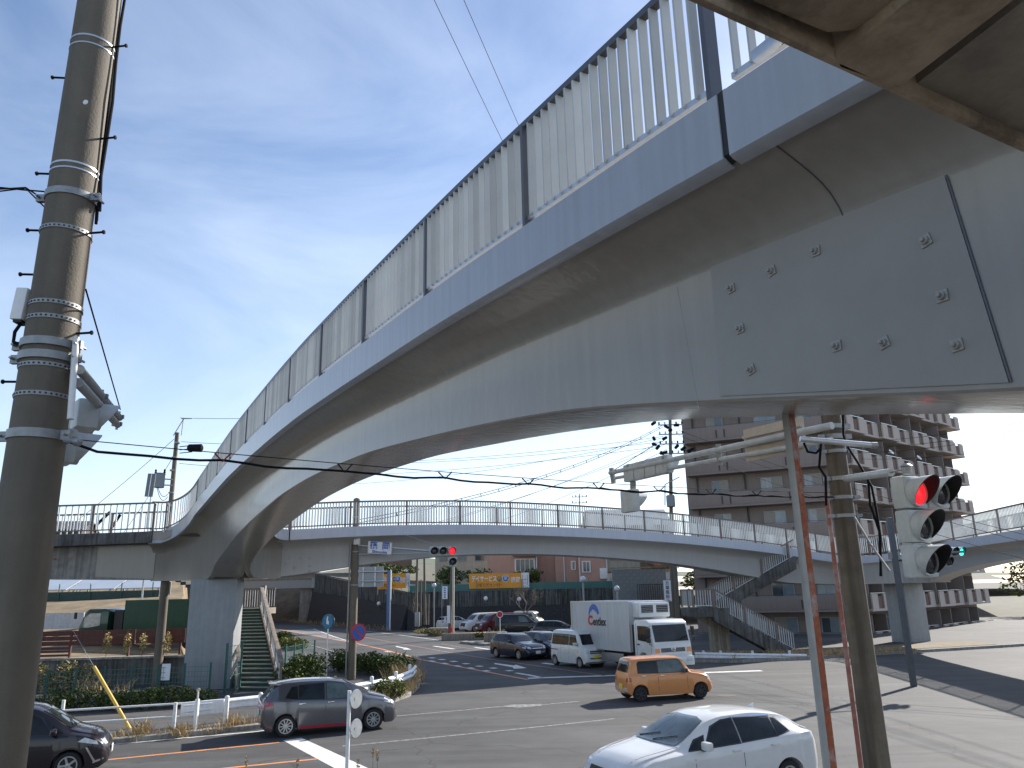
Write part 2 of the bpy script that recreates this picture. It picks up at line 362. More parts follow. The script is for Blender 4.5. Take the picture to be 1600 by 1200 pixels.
for k, q in enumerate(((1145, 451), (1208, 424), (1277, 393), (1449, 377), (1475, 463), (1498, 540), (1384, 536), (1310, 541), (1176, 578), (1159, 514))):
    p = onweb(*q) - RN * .02; tilt = random.uniform(-.25, .25)
    inst('washer', wme, plate, p, rot=Matrix.Rotation(ang, 3, 'Z').to_euler()).rotation_euler.rotate_axis('Y', tilt)
    n = inst('nut', nme, plate, p - RN * .004, rot=Matrix.Rotation(ang, 3, 'Z').to_euler())
# web weld line left of the plate
mb = MB(); a, b = onweb(1058, 448), onweb(1092, 640); mb.bar(a, b, .004, .004); mb.build('web_seam', BOLT, span)
pth = fascia_path(0, .12, 36.4); 
railing(span, pth, .07, lambda u: lerp(1.42, 1.10, min(1, u * 1.05)), 3.09, .165, RAILD, BAL, .024, .098, low=.11, postw=.055, postsd=.13)
railing(span, fascia_path(0, -7.9, -.1), .07, lambda u: 1.42, 3.09, .17, RAILD, BAL, .022, .072, low=.11, joined=True, postw=.055, postsd=.13)
railing(span, fascia_path(3.0, -7.9, 33.5), -.07, lambda u: 1.2, 3.09, .17, RAILD, BAL, .022, .072, low=.11, joined=True, postw=.055, postsd=.13)
mb = MB(); mb.box(NP(-.62, .02, itp(TOPZ, -.6) + .13), (.5, .07, .09), ang); mb.build('rail_end_bracket', ALU, span, bevel=.005)
pc = NP(-4.5, 1.5, 0); t = thing('bridge_pier', 'concrete footbridge pier standing beside the viewpoint', 'pier', pc)
mb = MB(); mb.box(pc + Vector((0, 0, 2.3)), (1.5, 1.5, 4.6), ang); mb.build('column', PIER, t, bevel=.05)

# ---- far span across the other road (gently curved) and the junction deck
def ABxy(t):
    x, y = -8.03, 37.87; n = 40
    for i in range(n):
        a = .346 + .0066 * ((i + .5) / n * t); x += math.cos(a) * t / n; y += math.sin(a) * t / n
    a = .346 + .0066 * t; return Vector((x, y, 0)), Vector((math.sin(a), -math.cos(a), 0))
ABT = [(-6, 6.95), (-2.6, 7.07), (0, 7.21), (2.8, 7.31), (6.5, 7.36), (11.2, 7.29), (14, 7.2), (16.9, 7.08), (19.8, 6.92), (22.8, 6.71), (25.9, 6.47), (31.9, 5.9), (37, 5.5)]
ABB = [(-6, 4.85), (-3.6, 4.88), (0, 5.31), (2, 5.54), (5.6, 5.84), (8, 5.9), (10, 5.89), (13, 5.79), (18, 5.46), (21.8, 5.04), (25.3, 4.55), (29, 4.1), (37, 3.9)]
ab = thing('footbridge_span', 'grey footbridge span in the middle distance crossing behind the traffic lights', 'footbridge', ABxy(15)[0])
def absec(t):
    p, r = ABxy(t); T_, B_ = itp(ABT, t), itp(ABB, t)
    half = [(.03, -.02), (.03, -.47), (.35, -.58), (.55, -.68), (.68, -.80), (.75, -.95)]
    Lh = [(o, T_ + dz) for o, dz in half] + [(.75, B_ + .02), (.78, B_)]
    return [Vector((p.x, p.y, z)) - r * o for o, z in Lh] + [Vector((p.x, p.y, z)) - r * (2.7 - o) for o, z in reversed(Lh)]
TT = [-3.5 + i * .5 for i in range(80)]
mb = MB(); mb.loft([absec(t) for t in TT]); mb.build('girder', FPAINT_LIT, ab, smooth=35)
def abpath(o, a, b, n=70): 
    res = []
    for i in range(n + 1):
        t = a + (b - a) * i / n; p, r = ABxy(t); p = p - r * o; res.append(Vector((p.x, p.y, itp(ABT, t))))
    return res
def fascia_part(t, path, h, flip=1):
    wr = with_right(path); mb = MB()
    mb.loft([[p, p + Vector((0,0,-h)), p - rv * (.03*flip) + Vector((0,0,-h-.02)), p - rv * (.1*flip) + Vector((0,0,-h-.02)), p - rv * (.1*flip)] for p, rv in wr])
    return mb.build('fascia', FFASC_LIT, t, smooth=30)
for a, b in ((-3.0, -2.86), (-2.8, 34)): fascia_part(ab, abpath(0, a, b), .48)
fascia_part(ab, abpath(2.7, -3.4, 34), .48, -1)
mb = MB(); p, r = ABxy(-2.83); mb.box(p - r * .06 + Vector((0, 0, itp(ABT, -2.8) - .25)), (.09, .1, .5), .33); mb.build('joint_filler', BLACK, ab)
railing(ab, abpath(0, -5.6, 34), -.08, lambda u: 1.25, 2.8, .14, RAILB, BAL_LIT, .055, .03, low=.12, postw=.09, postsd=.06)
railing(ab, abpath(2.7, -5.6, 34), .08, lambda u: 1.25, 2.8, .14, RAILB, BAL_LIT, .055, .03, low=.12, joined=True, postw=.09, postsd=.06)
# splice bolts on the far span's web
for q in ((447, 881), (452, 872), (437, 893), (428, 903), (470, 872), (484, 872), (484, 884), (460, 887), (484, 893)):
    k = -2.4; d = ray(*q); P_ = None
    for i in range(80):
        tt = -6 + i * .15; p, r = ABxy(tt); p = p - r * .75
        if P_ is None or abs(p.x / p.y - d.x / d.y) < P_[0]: P_ = (abs(p.x / p.y - d.x / d.y), tt, p, r)
    pp = CAM + d * (P_[2].y / d.y); inst('washer', wme, ab, pp + P_[3] * .012, rot=(0, 0, .33), scale=(1.6, 1, 1.6))

# ---- junction over the left pier, with the approach to the hillside
jn = thing('footbridge_junction', 'grey junction deck on the left pier where the footbridge arms meet', 'footbridge', (-14, 37, 0))
def arc3(p0, pc_, p1, n=10): return [p0 * (1-t)**2 + pc_ * 2*t*(1-t) + p1 * t*t for t in [i / n for i in range(n + 1)]]
NL = NP(34.2, 0, itp(TOPZ, 34.2)); L1 = Vector((-16.75, 36.85, 7.14)); cL = Vector((-15.95, 37.35, 7.45))
leftarc = arc3(NL, cL, L1); L2 = Vector((-17.32, 36.79, 7.13))
mb = MB(); wr = with_right([NP(33.62, 0, itp(TOPZ, 33.62))] + leftarc + [L2])
mb.loft([[p, p + Vector((0,0,-.575)), p + rv * .035 + Vector((0,0,-.6)), p + rv * .12 + Vector((0,0,-.6)), p + rv * .12] for p, rv in wr]); mb.build('fascia', FASCIA, jn, smooth=50)
NRp = NP(31.0, 3.0, 8.0); q0 = ABxy(-2.95)[0]; q0.z = 7.06; cR = Vector((-11.9, 36.45, 7.05)); rightarc = arc3(q0, cR, NRp)
mb = MB(); wr = with_right(rightarc)
mb.loft([[p, p + Vector((0,0,-.48)), p - rv * .035 + Vector((0,0,-.5)), p - rv * .12 + Vector((0,0,-.5)), p - rv * .12] for p, rv in wr]); mb.build('fascia', FASCIA, jn, smooth=50)
# flared box below the deck: follows the rounded corners, inset from the fascia
bk = [Vector((-10.0, 39.6, 7.0)), Vector((-13, 39.6, 7.0)), Vector((-17.2, 39.4, 7.05))]
ctr = Vector((-14.0, 37.6, 0))
outline = leftarc + [L2, bk[2], bk[1], bk[0]] + rightarc[:-1]
def inset(f, dz):
    res = []
    for p in outline:
        v = Vector((p.x - ctr.x, p.y - ctr.y, 0)); q = ctr + v * f; res.append(Vector((q.x, q.y, p.z + dz)))
    return res
def innerpoly(z):
    # plan of the box: webs of the three arms joined by rounded inner corners
    wl = NP(34.5, .8, 0); l0 = Vector((-15.2, 37.15, 0)); l1 = Vector((-17.15, 37.8, 0))
    wrr = NP(32.5, 2.2, 0); r0 = Vector((-11.9, 37.3, 0)); p, r = ABxy(-3.2); r1 = p - r * .78
    A_ = arc3(NP(34.7, 1.0, 0), NP(35.6, 1.0, 0), Vector((-15.7, 37.85, 0)), 10)
    B_ = arc3(r1 - r * .2, Vector((-12.2, 37.3, 0)), NP(34.5, 2.15, 0), 8)
    poly = A_ + [l1, Vector((-17.15, 38.9, 0)), Vector((-9.9, 39.0, 0))] + B_
    return [Vector((p.x, p.y, z)) for p in poly]
def corner(path, prof, nm, zb):
    wr = with_right(path); mb = MB()
    mb.loft([[p + rv * o + Vector((0, 0, dz)) for o, dz in prof] + [Vector((p.x, p.y, zb(k))) + rv * prof[-1][0], Vector((p.x, p.y, zb(k))) + rv * (prof[-1][0] + .25), p + rv * (prof[-1][0] + .25) + Vector((0, 0, -.05)), p + rv * .1 + Vector((0, 0, -.05))] for k, (p, rv) in enumerate(wr)]); return mb.build(nm, PAINT, jn, smooth=50)
corner([NP(33.62, 0, itp(TOPZ, 33.62))] + leftarc + [L2], [(.12, -.6), (.3, -.66), (.48, -.735), (.6, -.8), (.69, -.875), (.755, -.96), (.8, -1.05)], 'corner_web', lambda k: 4.97 if k == 0 else 4.84)
corner([p for p in rightarc], [(.1, -.49), (.35, -.58), (.55, -.68), (.68, -.8), (.75, -.95)], 'corner_web', lambda k: lerp(4.86, 5.72, max(0, (k - 4) / 6)))
def shrink(poly, f): c = sum(poly, Vector()) / len(poly); return [Vector((c.x + (p.x - c.x) * f, c.y + (p.y - c.y) * f, p.z)) for p in poly]
mb = MB(); mb.loft([shrink(innerpoly(4.85), .985), shrink(innerpoly(6.2), .985)]); mb.build('box_girder', PAINT, jn, smooth=35)
mb = MB(); mb.loft([[Vector((p.x, p.y, p.z + dz)) for p in shrink(outline, .95)] for dz in (-.4, -.06)]); mb.build('deck_slab', PAINT, jn, smooth=40)
railing(jn, leftarc + [L2], .07, lambda u: lerp(1.08, 1.4, u), 3.0, .17, RAILB, BAL_LIT, .055, .03, low=.1, postw=.08, postsd=.06)
pc = Vector((-13.85, 36.75, 0)); t = thing('bridge_pier', 'tall painted concrete pier under the left junction of the footbridge', 'pier', pc)
mb = MB(); mb.box(pc + Vector((0, 0, 2.42)), (2.05, 1.5, 4.84), .12); mb.build('column', PIER, t, bevel=.06)
# approach: older dark slab and girder running left
ap = thing('footbridge_approach', 'stained concrete footbridge approach with brown railing left of the painted junction', 'footbridge', (-22, 37, 0))
P0, P1 = Vector((-17.15, 36.8, 7.13)), Vector((-31, 34.6, 6.75))
dv = (P1 - P0); dv.z = 0; dv.normalize(); rv = Vector((-dv.y, dv.x, 0))   # rv towards the viewer
mb = MB()
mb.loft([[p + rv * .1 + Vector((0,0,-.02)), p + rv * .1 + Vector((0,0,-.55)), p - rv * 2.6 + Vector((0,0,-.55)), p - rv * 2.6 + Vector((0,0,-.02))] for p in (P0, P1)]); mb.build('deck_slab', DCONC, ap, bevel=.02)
mb = MB(); mb.loft([[p - rv * .79 + Vector((0,0,-.55)), p - rv * .79 + Vector((0,0,zb)), p - rv * 2.2 + Vector((0,0,zb)), p - rv * 2.2 + Vector((0,0,-.55))] for p, zb in ((P0, -2.22), (P1, -1.5))]); mb.build('girder', CONC, ap, bevel=.02)
mb = MB(); q = P0 + dv * .15; mb.loft([[p - rv * .775 + Vector((0,0,-.58)), p - rv * .775 + Vector((0,0,zb)), p - rv * .85 + Vector((0,0,zb)), p - rv * .85 + Vector((0,0,-.58))] for p, zb in ((P0, -2.2), (P0 + dv * 2.6, -2.05))]); mb.build('painted_panel', PAINT, ap)
mb = MB(); mb.bar(P0 + dv * 4.4 - rv * .75 + Vector((0,0,-1.2)), P0 + dv * 6.4 - rv * .75 + Vector((0,0,-1.22)), .06, .09); mb.build('rusty_angle', RUST, ap)
pa = [P0 + (P1 - P0) * (i / 12) for i in range(13)]
railing(ap, pa, -.05, lambda u: 1.35, 2.7, .28, RAILB, BAL_LIT, .055, .03, low=.12, postw=.1, postsd=.07)
railing(ap, [p - rv * 2.5 for p in pa], .05, lambda u: 1.2, 2.7, .28, RAILB, BAL_LIT, .055, .03, low=.12, joined=True, postw=.1, postsd=.07)

# ---- right-hand span and its junction
Bq = ABxy(34)[0]; RP0 = Vector((26.0, 51.5, 6.15)); RP1 = Vector((25.2, 38.5, 6.42)); RP2 = Vector((21.5, 14, 6.3))
rs_ = thing('footbridge_span', 'grey footbridge span with brown railing at the right edge running back towards the viewer', 'footbridge', (25, 40, 0))
def rpt(u):
    p = arc3(RP0, Vector((25.6, 40, 6.6)), RP2, 40); i = min(int(u * 40), 39); f = u * 40 - i; return p[i].lerp(p[i + 1], f)
rpts = [rpt(i / 40) for i in range(41)]; wr = with_right(rpts)
def soff(u): return 4.0 + 1.15 * math.sin(PI * min(max(u, 0), 1)) ** .8
mb = MB(); rings = []
for k, (p, v) in enumerate(wr):
    b = soff(k / 40); hl = [(.03, p.z - .02), (.03, p.z - .5), (.4, p.z - .62), (.65, p.z - .8), (.75, p.z - 1.0), (.75, b)]
    rings.append([Vector((p.x, p.y, z)) - v * o for o, z in hl] + [Vector((p.x, p.y, z)) - v * (2.7 - o) for o, z in reversed(hl)])
mb.loft(rings); mb.build('girder', FPAINT_LIT, rs_, smooth=35)
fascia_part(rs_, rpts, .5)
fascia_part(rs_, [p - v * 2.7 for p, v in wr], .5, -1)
railing(rs_, rpts, -.08, lambda u: 1.25, 2.7, .14, RAILB, BAL_LIT, .055, .03, low=.12, postw=.09, postsd=.06)
railing(rs_, [p - v * 2.7 for p, v in wr], .08, lambda u: 1.25, 2.7, .14, RAILB, BAL_LIT, .055, .03, low=.12, joined=True, postw=.09, postsd=.06)
jb = thing('footbridge_junction', 'grey junction deck of the footbridge behind the rusty post', 'footbridge', (24, 52, 0))
pB, rB = ABxy(33.6); a = Vector((pB.x, pB.y, 5.76)); arcB = arc3(a, Vector((25.7, 54.1, 5.85)), Vector((26.0, 51.5, 6.15)), 8)
backB = [rpts[0] - wr[0][1] * 2.7, Vector((29.2, 57.5, 5.9)), pB - rB * 2.7 + Vector((0, 0, 5.76))]
poly = arcB + backB
mb = MB(); mb.loft([[Vector((p.x, p.y, p.z - .52)) for p in poly], [Vector((p.x, p.y, p.z - .02)) for p in poly]]); mb.build('deck_slab', FFASC_LIT, jb)
cc = Vector((26.3, 55, 0)); mb = MB(); mb.loft([[cc + Vector((p.x - cc.x, p.y - cc.y, 0)) * .85 + Vector((0, 0, z)) for p in poly] for z in (3.95, 5.4)]); mb.build('box_girder', FPAINT_LIT, jb)
railing(jb, arcB, -.08, lambda u: 1.25, 2.0, .14, RAILB, BAL_LIT, .055, .03, low=.12, postw=.09, postsd=.06)
t = thing('bridge_pier', 'painted concrete pier under the far right junction of the footbridge', 'pier', (26.6, 54.8, 0))
mb = MB(); mb.box((26.6, 54.8, 1.98), (2, 1.5, 3.96), .5); mb.build('column', PIER, t, bevel=.05)
mb = MB(); mb.box((25.5, 53.6, 6.5), (.5, .04, 1.0), .6); o = mb.build('notice_board', WHITE, jb)

# ---- concrete stair the photograph is taken from, overhead at the upper right
st = thing('concrete_stair', 'weathered brown concrete stair underside overhead in the upper right corner', 'stair', (3, 2, 0))
def GZ(q, z): return G(q[0], q[1], z)
mb = MB(); mb.prism([GZ(q, 5.95) for q in ((1066, -26), (1640, 234), (2300, 100), (1700, -500), (1060, -420))], (0, 0, .25)); mb.build('landing_slab', SOFFIT, st)
mb = MB(); mb.prism([GZ(q, 5.60) for q in ((1040, -14), (1610, 244), (1632, 241), (1062, -18))], (0, 0, .13)); mb.build('edge_lip', SOFFIT, st, bevel=.008)
mb = MB(); mb.prism([GZ(q, 5.64) for q in ((1132, -24), (1178, 6), (1262, 42), (1292, 54), (1340, 50), (1448, -10), (1300, -80))], (0, 0, .33)); mb.build('haunch', SOFFIT, st, bevel=.02)
mb = MB(); mb.prism([GZ(q, 5.60) for q in ((1302, 96), (1306, 108), (1394, 140), (1420, 128), (1640, -40), (1470, -40))], (0, 0, .36)); mb.build('stair_beam', SOFFIT, st, bevel=.015)
DSOF = pm('stair_concrete_grey', (.31, .27, .215), .9, var=.25, scale=4, bump=.4, bscale=20, stain=(.12, .10, .08), stain_amt=.6)
mb = MB(); mb.prism([GZ(q, 5.655) for q in ((1432, 131), (1620, 222), (1800, 160), (1700, -40), (1650, -38))], (0, 0, .3)); mb.build('soffit_panel', DSOF, st)
# ------------------------------------------------------------------ ground, roads, markings
def asphalt(name, c, rough=.85):
    ma = bpy.data.materials.new(name); ma.use_nodes = True; t = ma.node_tree; b = t.nodes['Principled BSDF']; N = t.nodes.new; K = t.links.new
    b.inputs['Roughness'].default_value = rough; b.inputs['Specular IOR Level'].default_value = .35
    co = N('ShaderNodeTexCoord')
    def noise(sc_, det, lo, hi, a, z, vec=None):
        n = N('ShaderNodeTexNoise'); n.inputs['Scale'].default_value = sc_; n.inputs['Detail'].default_value = det; n.inputs['Roughness'].default_value = .7
        K(vec or co.outputs['Object'], n.inputs[0]); r = N('ShaderNodeMapRange'); r.inputs[1].default_value = lo; r.inputs[2].default_value = hi; r.inputs[3].default_value = a; r.inputs[4].default_value = z; K(n.outputs[0], r.inputs[0]); return r.outputs[0]
    last = None
    mpn = N('ShaderNodeMapping'); mpn.inputs['Rotation'].default_value = (0, 0, R(-23)); mpn.inputs['Scale'].default_value = (.07, .8, 1); K(co.outputs['Object'], mpn.inputs[0])
    vals = [noise(.12, 4, .35, .65, .74, 1.24), noise(1.1, 6, .3, .7, .88, 1.12), noise(55, 3, .3, .7, .7, 1.32), noise(1, 4, .35, .65, .76, 1.2, mpn.outputs[0])]
    # hairline cracks
    vo = N('ShaderNodeTexVoronoi'); vo.feature = 'DISTANCE_TO_EDGE'; vo.inputs['Scale'].default_value = .17
    n5 = N('ShaderNodeTexNoise'); n5.inputs['Scale'].default_value = .8; n5.inputs['Detail'].default_value = 5; K(co.outputs['Object'], n5.inputs[0])
    mxv = N('ShaderNodeMixRGB'); mxv.inputs[0].default_value = .25; K(co.outputs['Object'], mxv.inputs[1]); K(n5.outputs[1], mxv.inputs[2]); 
    ad = N('ShaderNodeVectorMath'); ad.operation = 'MULTIPLY_ADD'; K(n5.outputs[1], ad.inputs[0]); ad.inputs[1].default_value = (1.6, 1.6, 0); K(co.outputs['Object'], ad.inputs[2]); K(ad.outputs[0], vo.inputs[0])
    rc = N('ShaderNodeMapRange'); rc.inputs[1].default_value = .0; rc.inputs[2].default_value = .006; rc.inputs[3].default_value = .6; rc.inputs[4].default_value = 1; K(vo.outputs[0], rc.inputs[0]); vals.append(rc.outputs[0])
    m0 = None
    for v in vals:
        m_ = N('ShaderNodeMixRGB'); m_.blend_type = 'MULTIPLY'; m_.inputs[0].default_value = 1
        if m0 is None: m_.inputs[1].default_value = (*c, 1)
        else: K(m0, m_.inputs[1])
        K(v, m_.inputs[2]); m0 = m_.outputs[0]
    K(m0, b.inputs['Base Color'])
    n6 = N('ShaderNodeTexNoise'); n6.inputs['Scale'].default_value = 90; K(co.outputs['Object'], n6.inputs[0]); bp = N('ShaderNodeBump'); bp.inputs['Strength'].default_value = .35; bp.inputs['Distance'].default_value = .01; K(n6.outputs[0], bp.inputs['Height']); K(bp.outputs[0], b.inputs['Normal'])
    return ma
ASPH = asphalt('asphalt', (.066, .066, .066))
PAVE = asphalt('pavement_asphalt', (.07, .069, .068))
def worn(name, c, lo=.42, hi=.56):
    """road paint worn through to the asphalt"""
    ma = pm(name, c, .7, var=.15, scale=3); t = ma.node_tree; b = t.nodes['Principled BSDF']; co = t.nodes.new('ShaderNodeTexCoord')
    n = t.nodes.new('ShaderNodeTexNoise'); n.inputs['Scale'].default_value = 7; n.inputs['Detail'].default_value = 10; n.inputs['Roughness'].default_value = .75; t.links.new(co.outputs['Object'], n.inputs[0])
    r = t.nodes.new('ShaderNodeMapRange'); r.inputs[1].default_value = lo; r.inputs[2].default_value = hi; r.inputs[3].default_value = 0; r.inputs[4].default_value = 1; t.links.new(n.outputs[0], r.inputs[0])
    src = b.inputs['Base Color'].links[0].from_socket; mx = t.nodes.new('ShaderNodeMixRGB'); mx.inputs[1].default_value = (.085, .083, .08, 1); t.links.new(src, mx.inputs[2]); t.links.new(r.outputs[0], mx.inputs[0]); t.links.new(mx.outputs[0], b.inputs['Base Color'])
    return ma
MWHITE = worn('road_paint_white', (.62, .62, .60), .28, .44); MFADE = worn('road_paint_faded', (.30, .295, .285), .40, .62); MORANGE = worn('road_paint_orange', (.60, .24, .09), .3, .46); MORF = worn('road_paint_orange_faded', (.42, .20, .11), .38, .58)
GRND = pm('ground_soil', (.10, .092, .065), .95, var=.35, scale=.35, bump=.5, bscale=6, stain=(.09, .095, .04), stain_amt=.7)
mb = MB(); n = 1500; mb.add([(-n, -60, -.05), (n, -60, -.05), (n, n, -.05), (-n, n, -.05)], [(0, 1, 2, 3)]); struct(mb.build('ground', GRND, fix=False))
mb = MB(); mb.add([(p[0], p[1], 0) for p in ((-60, -6), (95, -6), (95, 78), (22, 93), (-10, 96), (-45, 150), (-95, 215), (-110, 205), (-34, 92), (-60, 60))], [tuple(range(10))]); struct(mb.build('road', ASPH, fix=False))
def strip_path(pts, wd, z, name, mat):
    pts = [Vector((p[0], p[1], z)) for p in pts]; wr = with_right(pts); mb = MB()
    mb.grid([[p - r * (wd/2), p + r * (wd/2)] for p, r in wr]); return struct(mb.build(name, mat, fix=False))
def line(px, wd, name, mat, z=.004): return strip_path([G(*q) for q in px], wd, z, name, mat)
def poly(px, name, mat, z=.004):
    mb = MB(); mb.add([G(*q) + Vector((0, 0, z)) for q in px], [tuple(range(len(px)))]); return struct(mb.build(name, mat, fix=True))
def ext(a, b, t): return (a[0] + (b[0]-a[0]) * t, a[1] + (b[1]-a[1]) * t)
line([ext((152,1189), (420,1162), -.4), (220,1182), (420,1162), (436, 1160)], .15, 'centre_line', MORANGE)
line([(330,1203), (362,1199.5), (495,1186)], .15, 'centre_line', MORANGE)
line([ext((200,1161), (403,1143), -.8), (200,1161), (403,1143), (500, 1128)], .13, 'edge_line', MWHITE)
poly([(442,1157), (471,1153), (572,1199), (600,1213), (545,1215), (520,1199)], 'stop_line', MWHITE)
line([(535,1166), (640,1156), (720,1148), (830,1137), (935,1126), (960,1123)], .15, 'lane_line', MFADE)
line([(619,1119), (720,1110), (790,1103.5), (850,1101), (905,1096)], .15, 'lane_line', MFADE)
poly([(783,1104), (800,1101), (846,1100), (846,1103), (810,1106)], 'direction_arrow', MFADE, .0045)
line([(405,977), (430,982.5), (545,1003), (600,1015), (660,1031), (740,1046), (825,1062)], .2, 'centre_line', MORANGE)
line([(560,994), (650,1010), (700,1019), (770,1030.5), (860,1043.5), (945,1056)], .16, 'centre_line', MORF)
line([(690,1006), (730,1013), (775,1019)], .14, 'centre_line', MORF)
line([(825,1060), (847,1059), (960,1055.5), (1100,1051), (1190,1048)], .45, 'stop_line', MWHITE)
line([(806,1051.5), (825,1054.5), (846,1059)], .25, 'lane_line', MWHITE)
line([(490,982.5), (520,994), (545,1002), (560,1006)], .16, 'lane_line', MWHITE)
poly([(440,985), (490,983), (545,1003.5), (520,999.5), (470,990)], 'hatched_area', MFADE, .0035)
for q in ((650,1026.5), (675,1028), (690.5,1030.5), (709,1033.5), (728,1037), (749,1041), (771,1044), (796,1048)): line([(q[0] - 3.5, q[1] - .5), (q[0] + 3.5, q[1] + .5)], .35, 'guide_dash', MWHITE)
for q in ((606,1018.5), (632,1023.8), (675,1033.3), (695,1037), (715,1041), (736,1044.2), (760,1048.5)): line([(q[0] - 3.5, q[1] - .8), (q[0] + 3.5, q[1] + .6)], .3, 'guide_dash', MWHITE, .0085)
poly([(773,1036), (803,1040), (806,1038.5), (823,1044), (803,1045), (801,1042.5), (772,1037.5)], 'direction_arrow', MWHITE)
poly([(619,1009.3), (634,1012.5), (633,1011.5), (643,1015), (630,1015), (631,1013.5), (618,1010.5)], 'direction_arrow', MWHITE)
line([(678,1009.5), (709,1014)], .3, 'lane_line', MWHITE)
line([(742,1011.5), (766,1015)], .3, 'lane_line', MWHITE)
line([(848,1036), (868,1038.5)], .3, 'lane_line', MWHITE)
line([(560,985), (620,991.5), (690,1001)], .15, 'edge_line', MWHITE)
mb = MB(); mb.lathe([(.35, 0), (.35, .006), (.0, .006)], G(1135, 1087) + Vector((0, 0, .001)), n=20); struct(mb.build('manhole_cover', pm('cast_iron', (.05, .045, .04), .7, var=.3, scale=30)))
# raised pavement with kerb: left corner
kerb = [(-70, -8), (-30, 14.0), (-12.1, 23.75), (-9.9, 25.0), (-8.25, 26.0), (-6.6, 27.6), (-5.4, 29.7), (-4.8, 31.4), (-4.4, 33.0), (-4.35, 36.0), (-5.0, 41.3), (-6.2, 46.0), (-13.0, 57.5), (-31.0, 96.5)]
mb = MB(); mb.slab([(p[0] - .16, p[1] + .05) for p in kerb] + [(-60, 110), (-75, 60)], -.04, .13); struct(mb.build('pavement', PAVE))
def kerb_line(pts, name='kerb', side=1):
    wr = with_right([Vector((p[0], p[1], 0)) for p in pts]); mb = MB()
    mb.loft([[p, p + Vector((0, 0, .13)), p - r * (.04*side) + Vector((0, 0, .155)), p - r * (.18*side) + Vector((0, 0, .155)), p - r * (.18*side)] for p, r in wr]); return struct(mb.build(name, CONC))
kerb_line(kerb)
# right-hand corner and the near side
kr = [(60, 63), (30, 50.2), (16, 45.3), (12, 44.2), (9.8, 45.0), (8.2, 48), (5.0, 57), (2.6, 66), (1.2, 69)]
mb = MB(); mb.slab([(p[0] + .1, p[1] + .1) for p in kr] + [(12, 78), (70, 84)], -.04, .13); struct(mb.build('pavement', PAVE)); kerb_line(kr)
kn = [(-50, -14), (-14, 4.5), (0, 11.6), (14, 18.0), (24, 16), (34, 6)]
mb = MB(); mb.slab([(p[0], p[1] - .1) for p in kn] + [(40, -20), (-50, -40)], -.04, .13); struct(mb.build('pavement', PAVE)); kerb_line(kn[::-1])
mb = MB(); mb.slab([(9.9, 46.2), (12.2, 45.0), (16, 46.0), (30, 50.9), (30, 54), (15, 50), (9.0, 52)], .1, .145); struct(mb.build('verge', SOIL))

# ------------------------------------------------------------------ vegetation helpers
def leaves(mb, c, d, n, size, mats=3, ellip=True, seed=None):
    rnd = random.Random(seed if seed is not None else int(abs(c[0] * 977 + c[1] * 131 + c[2] * 17)) + n)
    for i in range(n):
        while True:
            x, y, z = rnd.uniform(-1, 1), rnd.uniform(-1, 1), rnd.uniform(-1, 1)
            q = x*x + y*y + z*z
            if not ellip or (.1 < q < 1): break
        p = Vector((c[0] + x * d[0] / 2, c[1] + y * d[1] / 2, c[2] + z * d[2] / 2))
        a, b = rnd.uniform(0, 2*PI), rnd.uniform(-.9, .9); u = Vector((math.cos(a) * math.cos(b), math.sin(a) * math.cos(b), math.sin(b))); v = u.cross(Vector((rnd.uniform(-1,1), rnd.uniform(-1,1), rnd.uniform(-1,1)))).normalized()
        s_ = size * rnd.uniform(.6, 1.3); k = rnd.choices(range(mats), weights=[5, 4, 2][:mats])[0]
        mb.add([p - u * s_, p + v * s_ * .45, p + u * s_, p - v * s_ * .45], [(0, 1, 2, 3)], k)
def hedge(label, pts, wd, ht, n, size=.06, mats=None, group=None, name='hedge', z0=.13, jag=.35):
    """a hedge along pts: lumps of leaf-sized faces round a few stems"""
    pts = [Vector((p[0], p[1], z0)) for p in pts]; c = sum(pts, Vector()) / len(pts); t = thing(name, label, name, c, group)
    rs = resample(pts, .45); mb = MB(); rnd = random.Random(int(c.x * 37 + c.y * 11)); m2 = MB(); k_ = max(1, n // max(1, len(rs)))
    for p, a, _ in rs:
        h = ht * rnd.uniform(1 - jag, 1.1); w_ = wd * rnd.uniform(.8, 1.15)
        leaves(mb, (p.x + rnd.uniform(-.1, .1), p.y + rnd.uniform(-.1, .1), z0 + h * .52), (w_, w_, h * 1.04), k_, size, seed=rnd.random())
        m2.tube([p, p + Vector((rnd.uniform(-.15, .15), rnd.uniform(-.15, .15), h * .75))], .015, 4)
    mb.build('foliage', mats or LEAF, t, fix=False); m2.build('stem', BARK, t, fix=False); return t
def tufts(name, spots, ht, n, label=None, spread=.25):
    mb = MB(); rnd = random.Random(len(spots) * 7 + n)
    for x, y, z in spots:
        for i in range(n):
            a = rnd.uniform(0, 2*PI); r = rnd.uniform(0, spread); b = Vector((x + math.cos(a) * r, y + math.sin(a) * r, z)); h = ht * rnd.uniform(.4, 1.15)
            l = Vector((rnd.uniform(-.5, .5), rnd.uniform(-.5, .5), 1)).normalized() * h; s_ = Vector((-math.sin(a * 3), math.cos(a * 3), 0)) * .007 * rnd.uniform(.7, 1.6); mid = b + l * .6; tip = b + l + Vector((l.x * .5, l.y * .5, -h * .08))
            mb.add([b - s_, b + s_, mid + s_ * .8, tip, mid - s_ * .8], [(0, 1, 2, 3, 4)], rnd.choice((0, 0, 0, 1)))
    o = mb.build(name, DRY, fix=False); o['kind'] = 'stuff'; return o
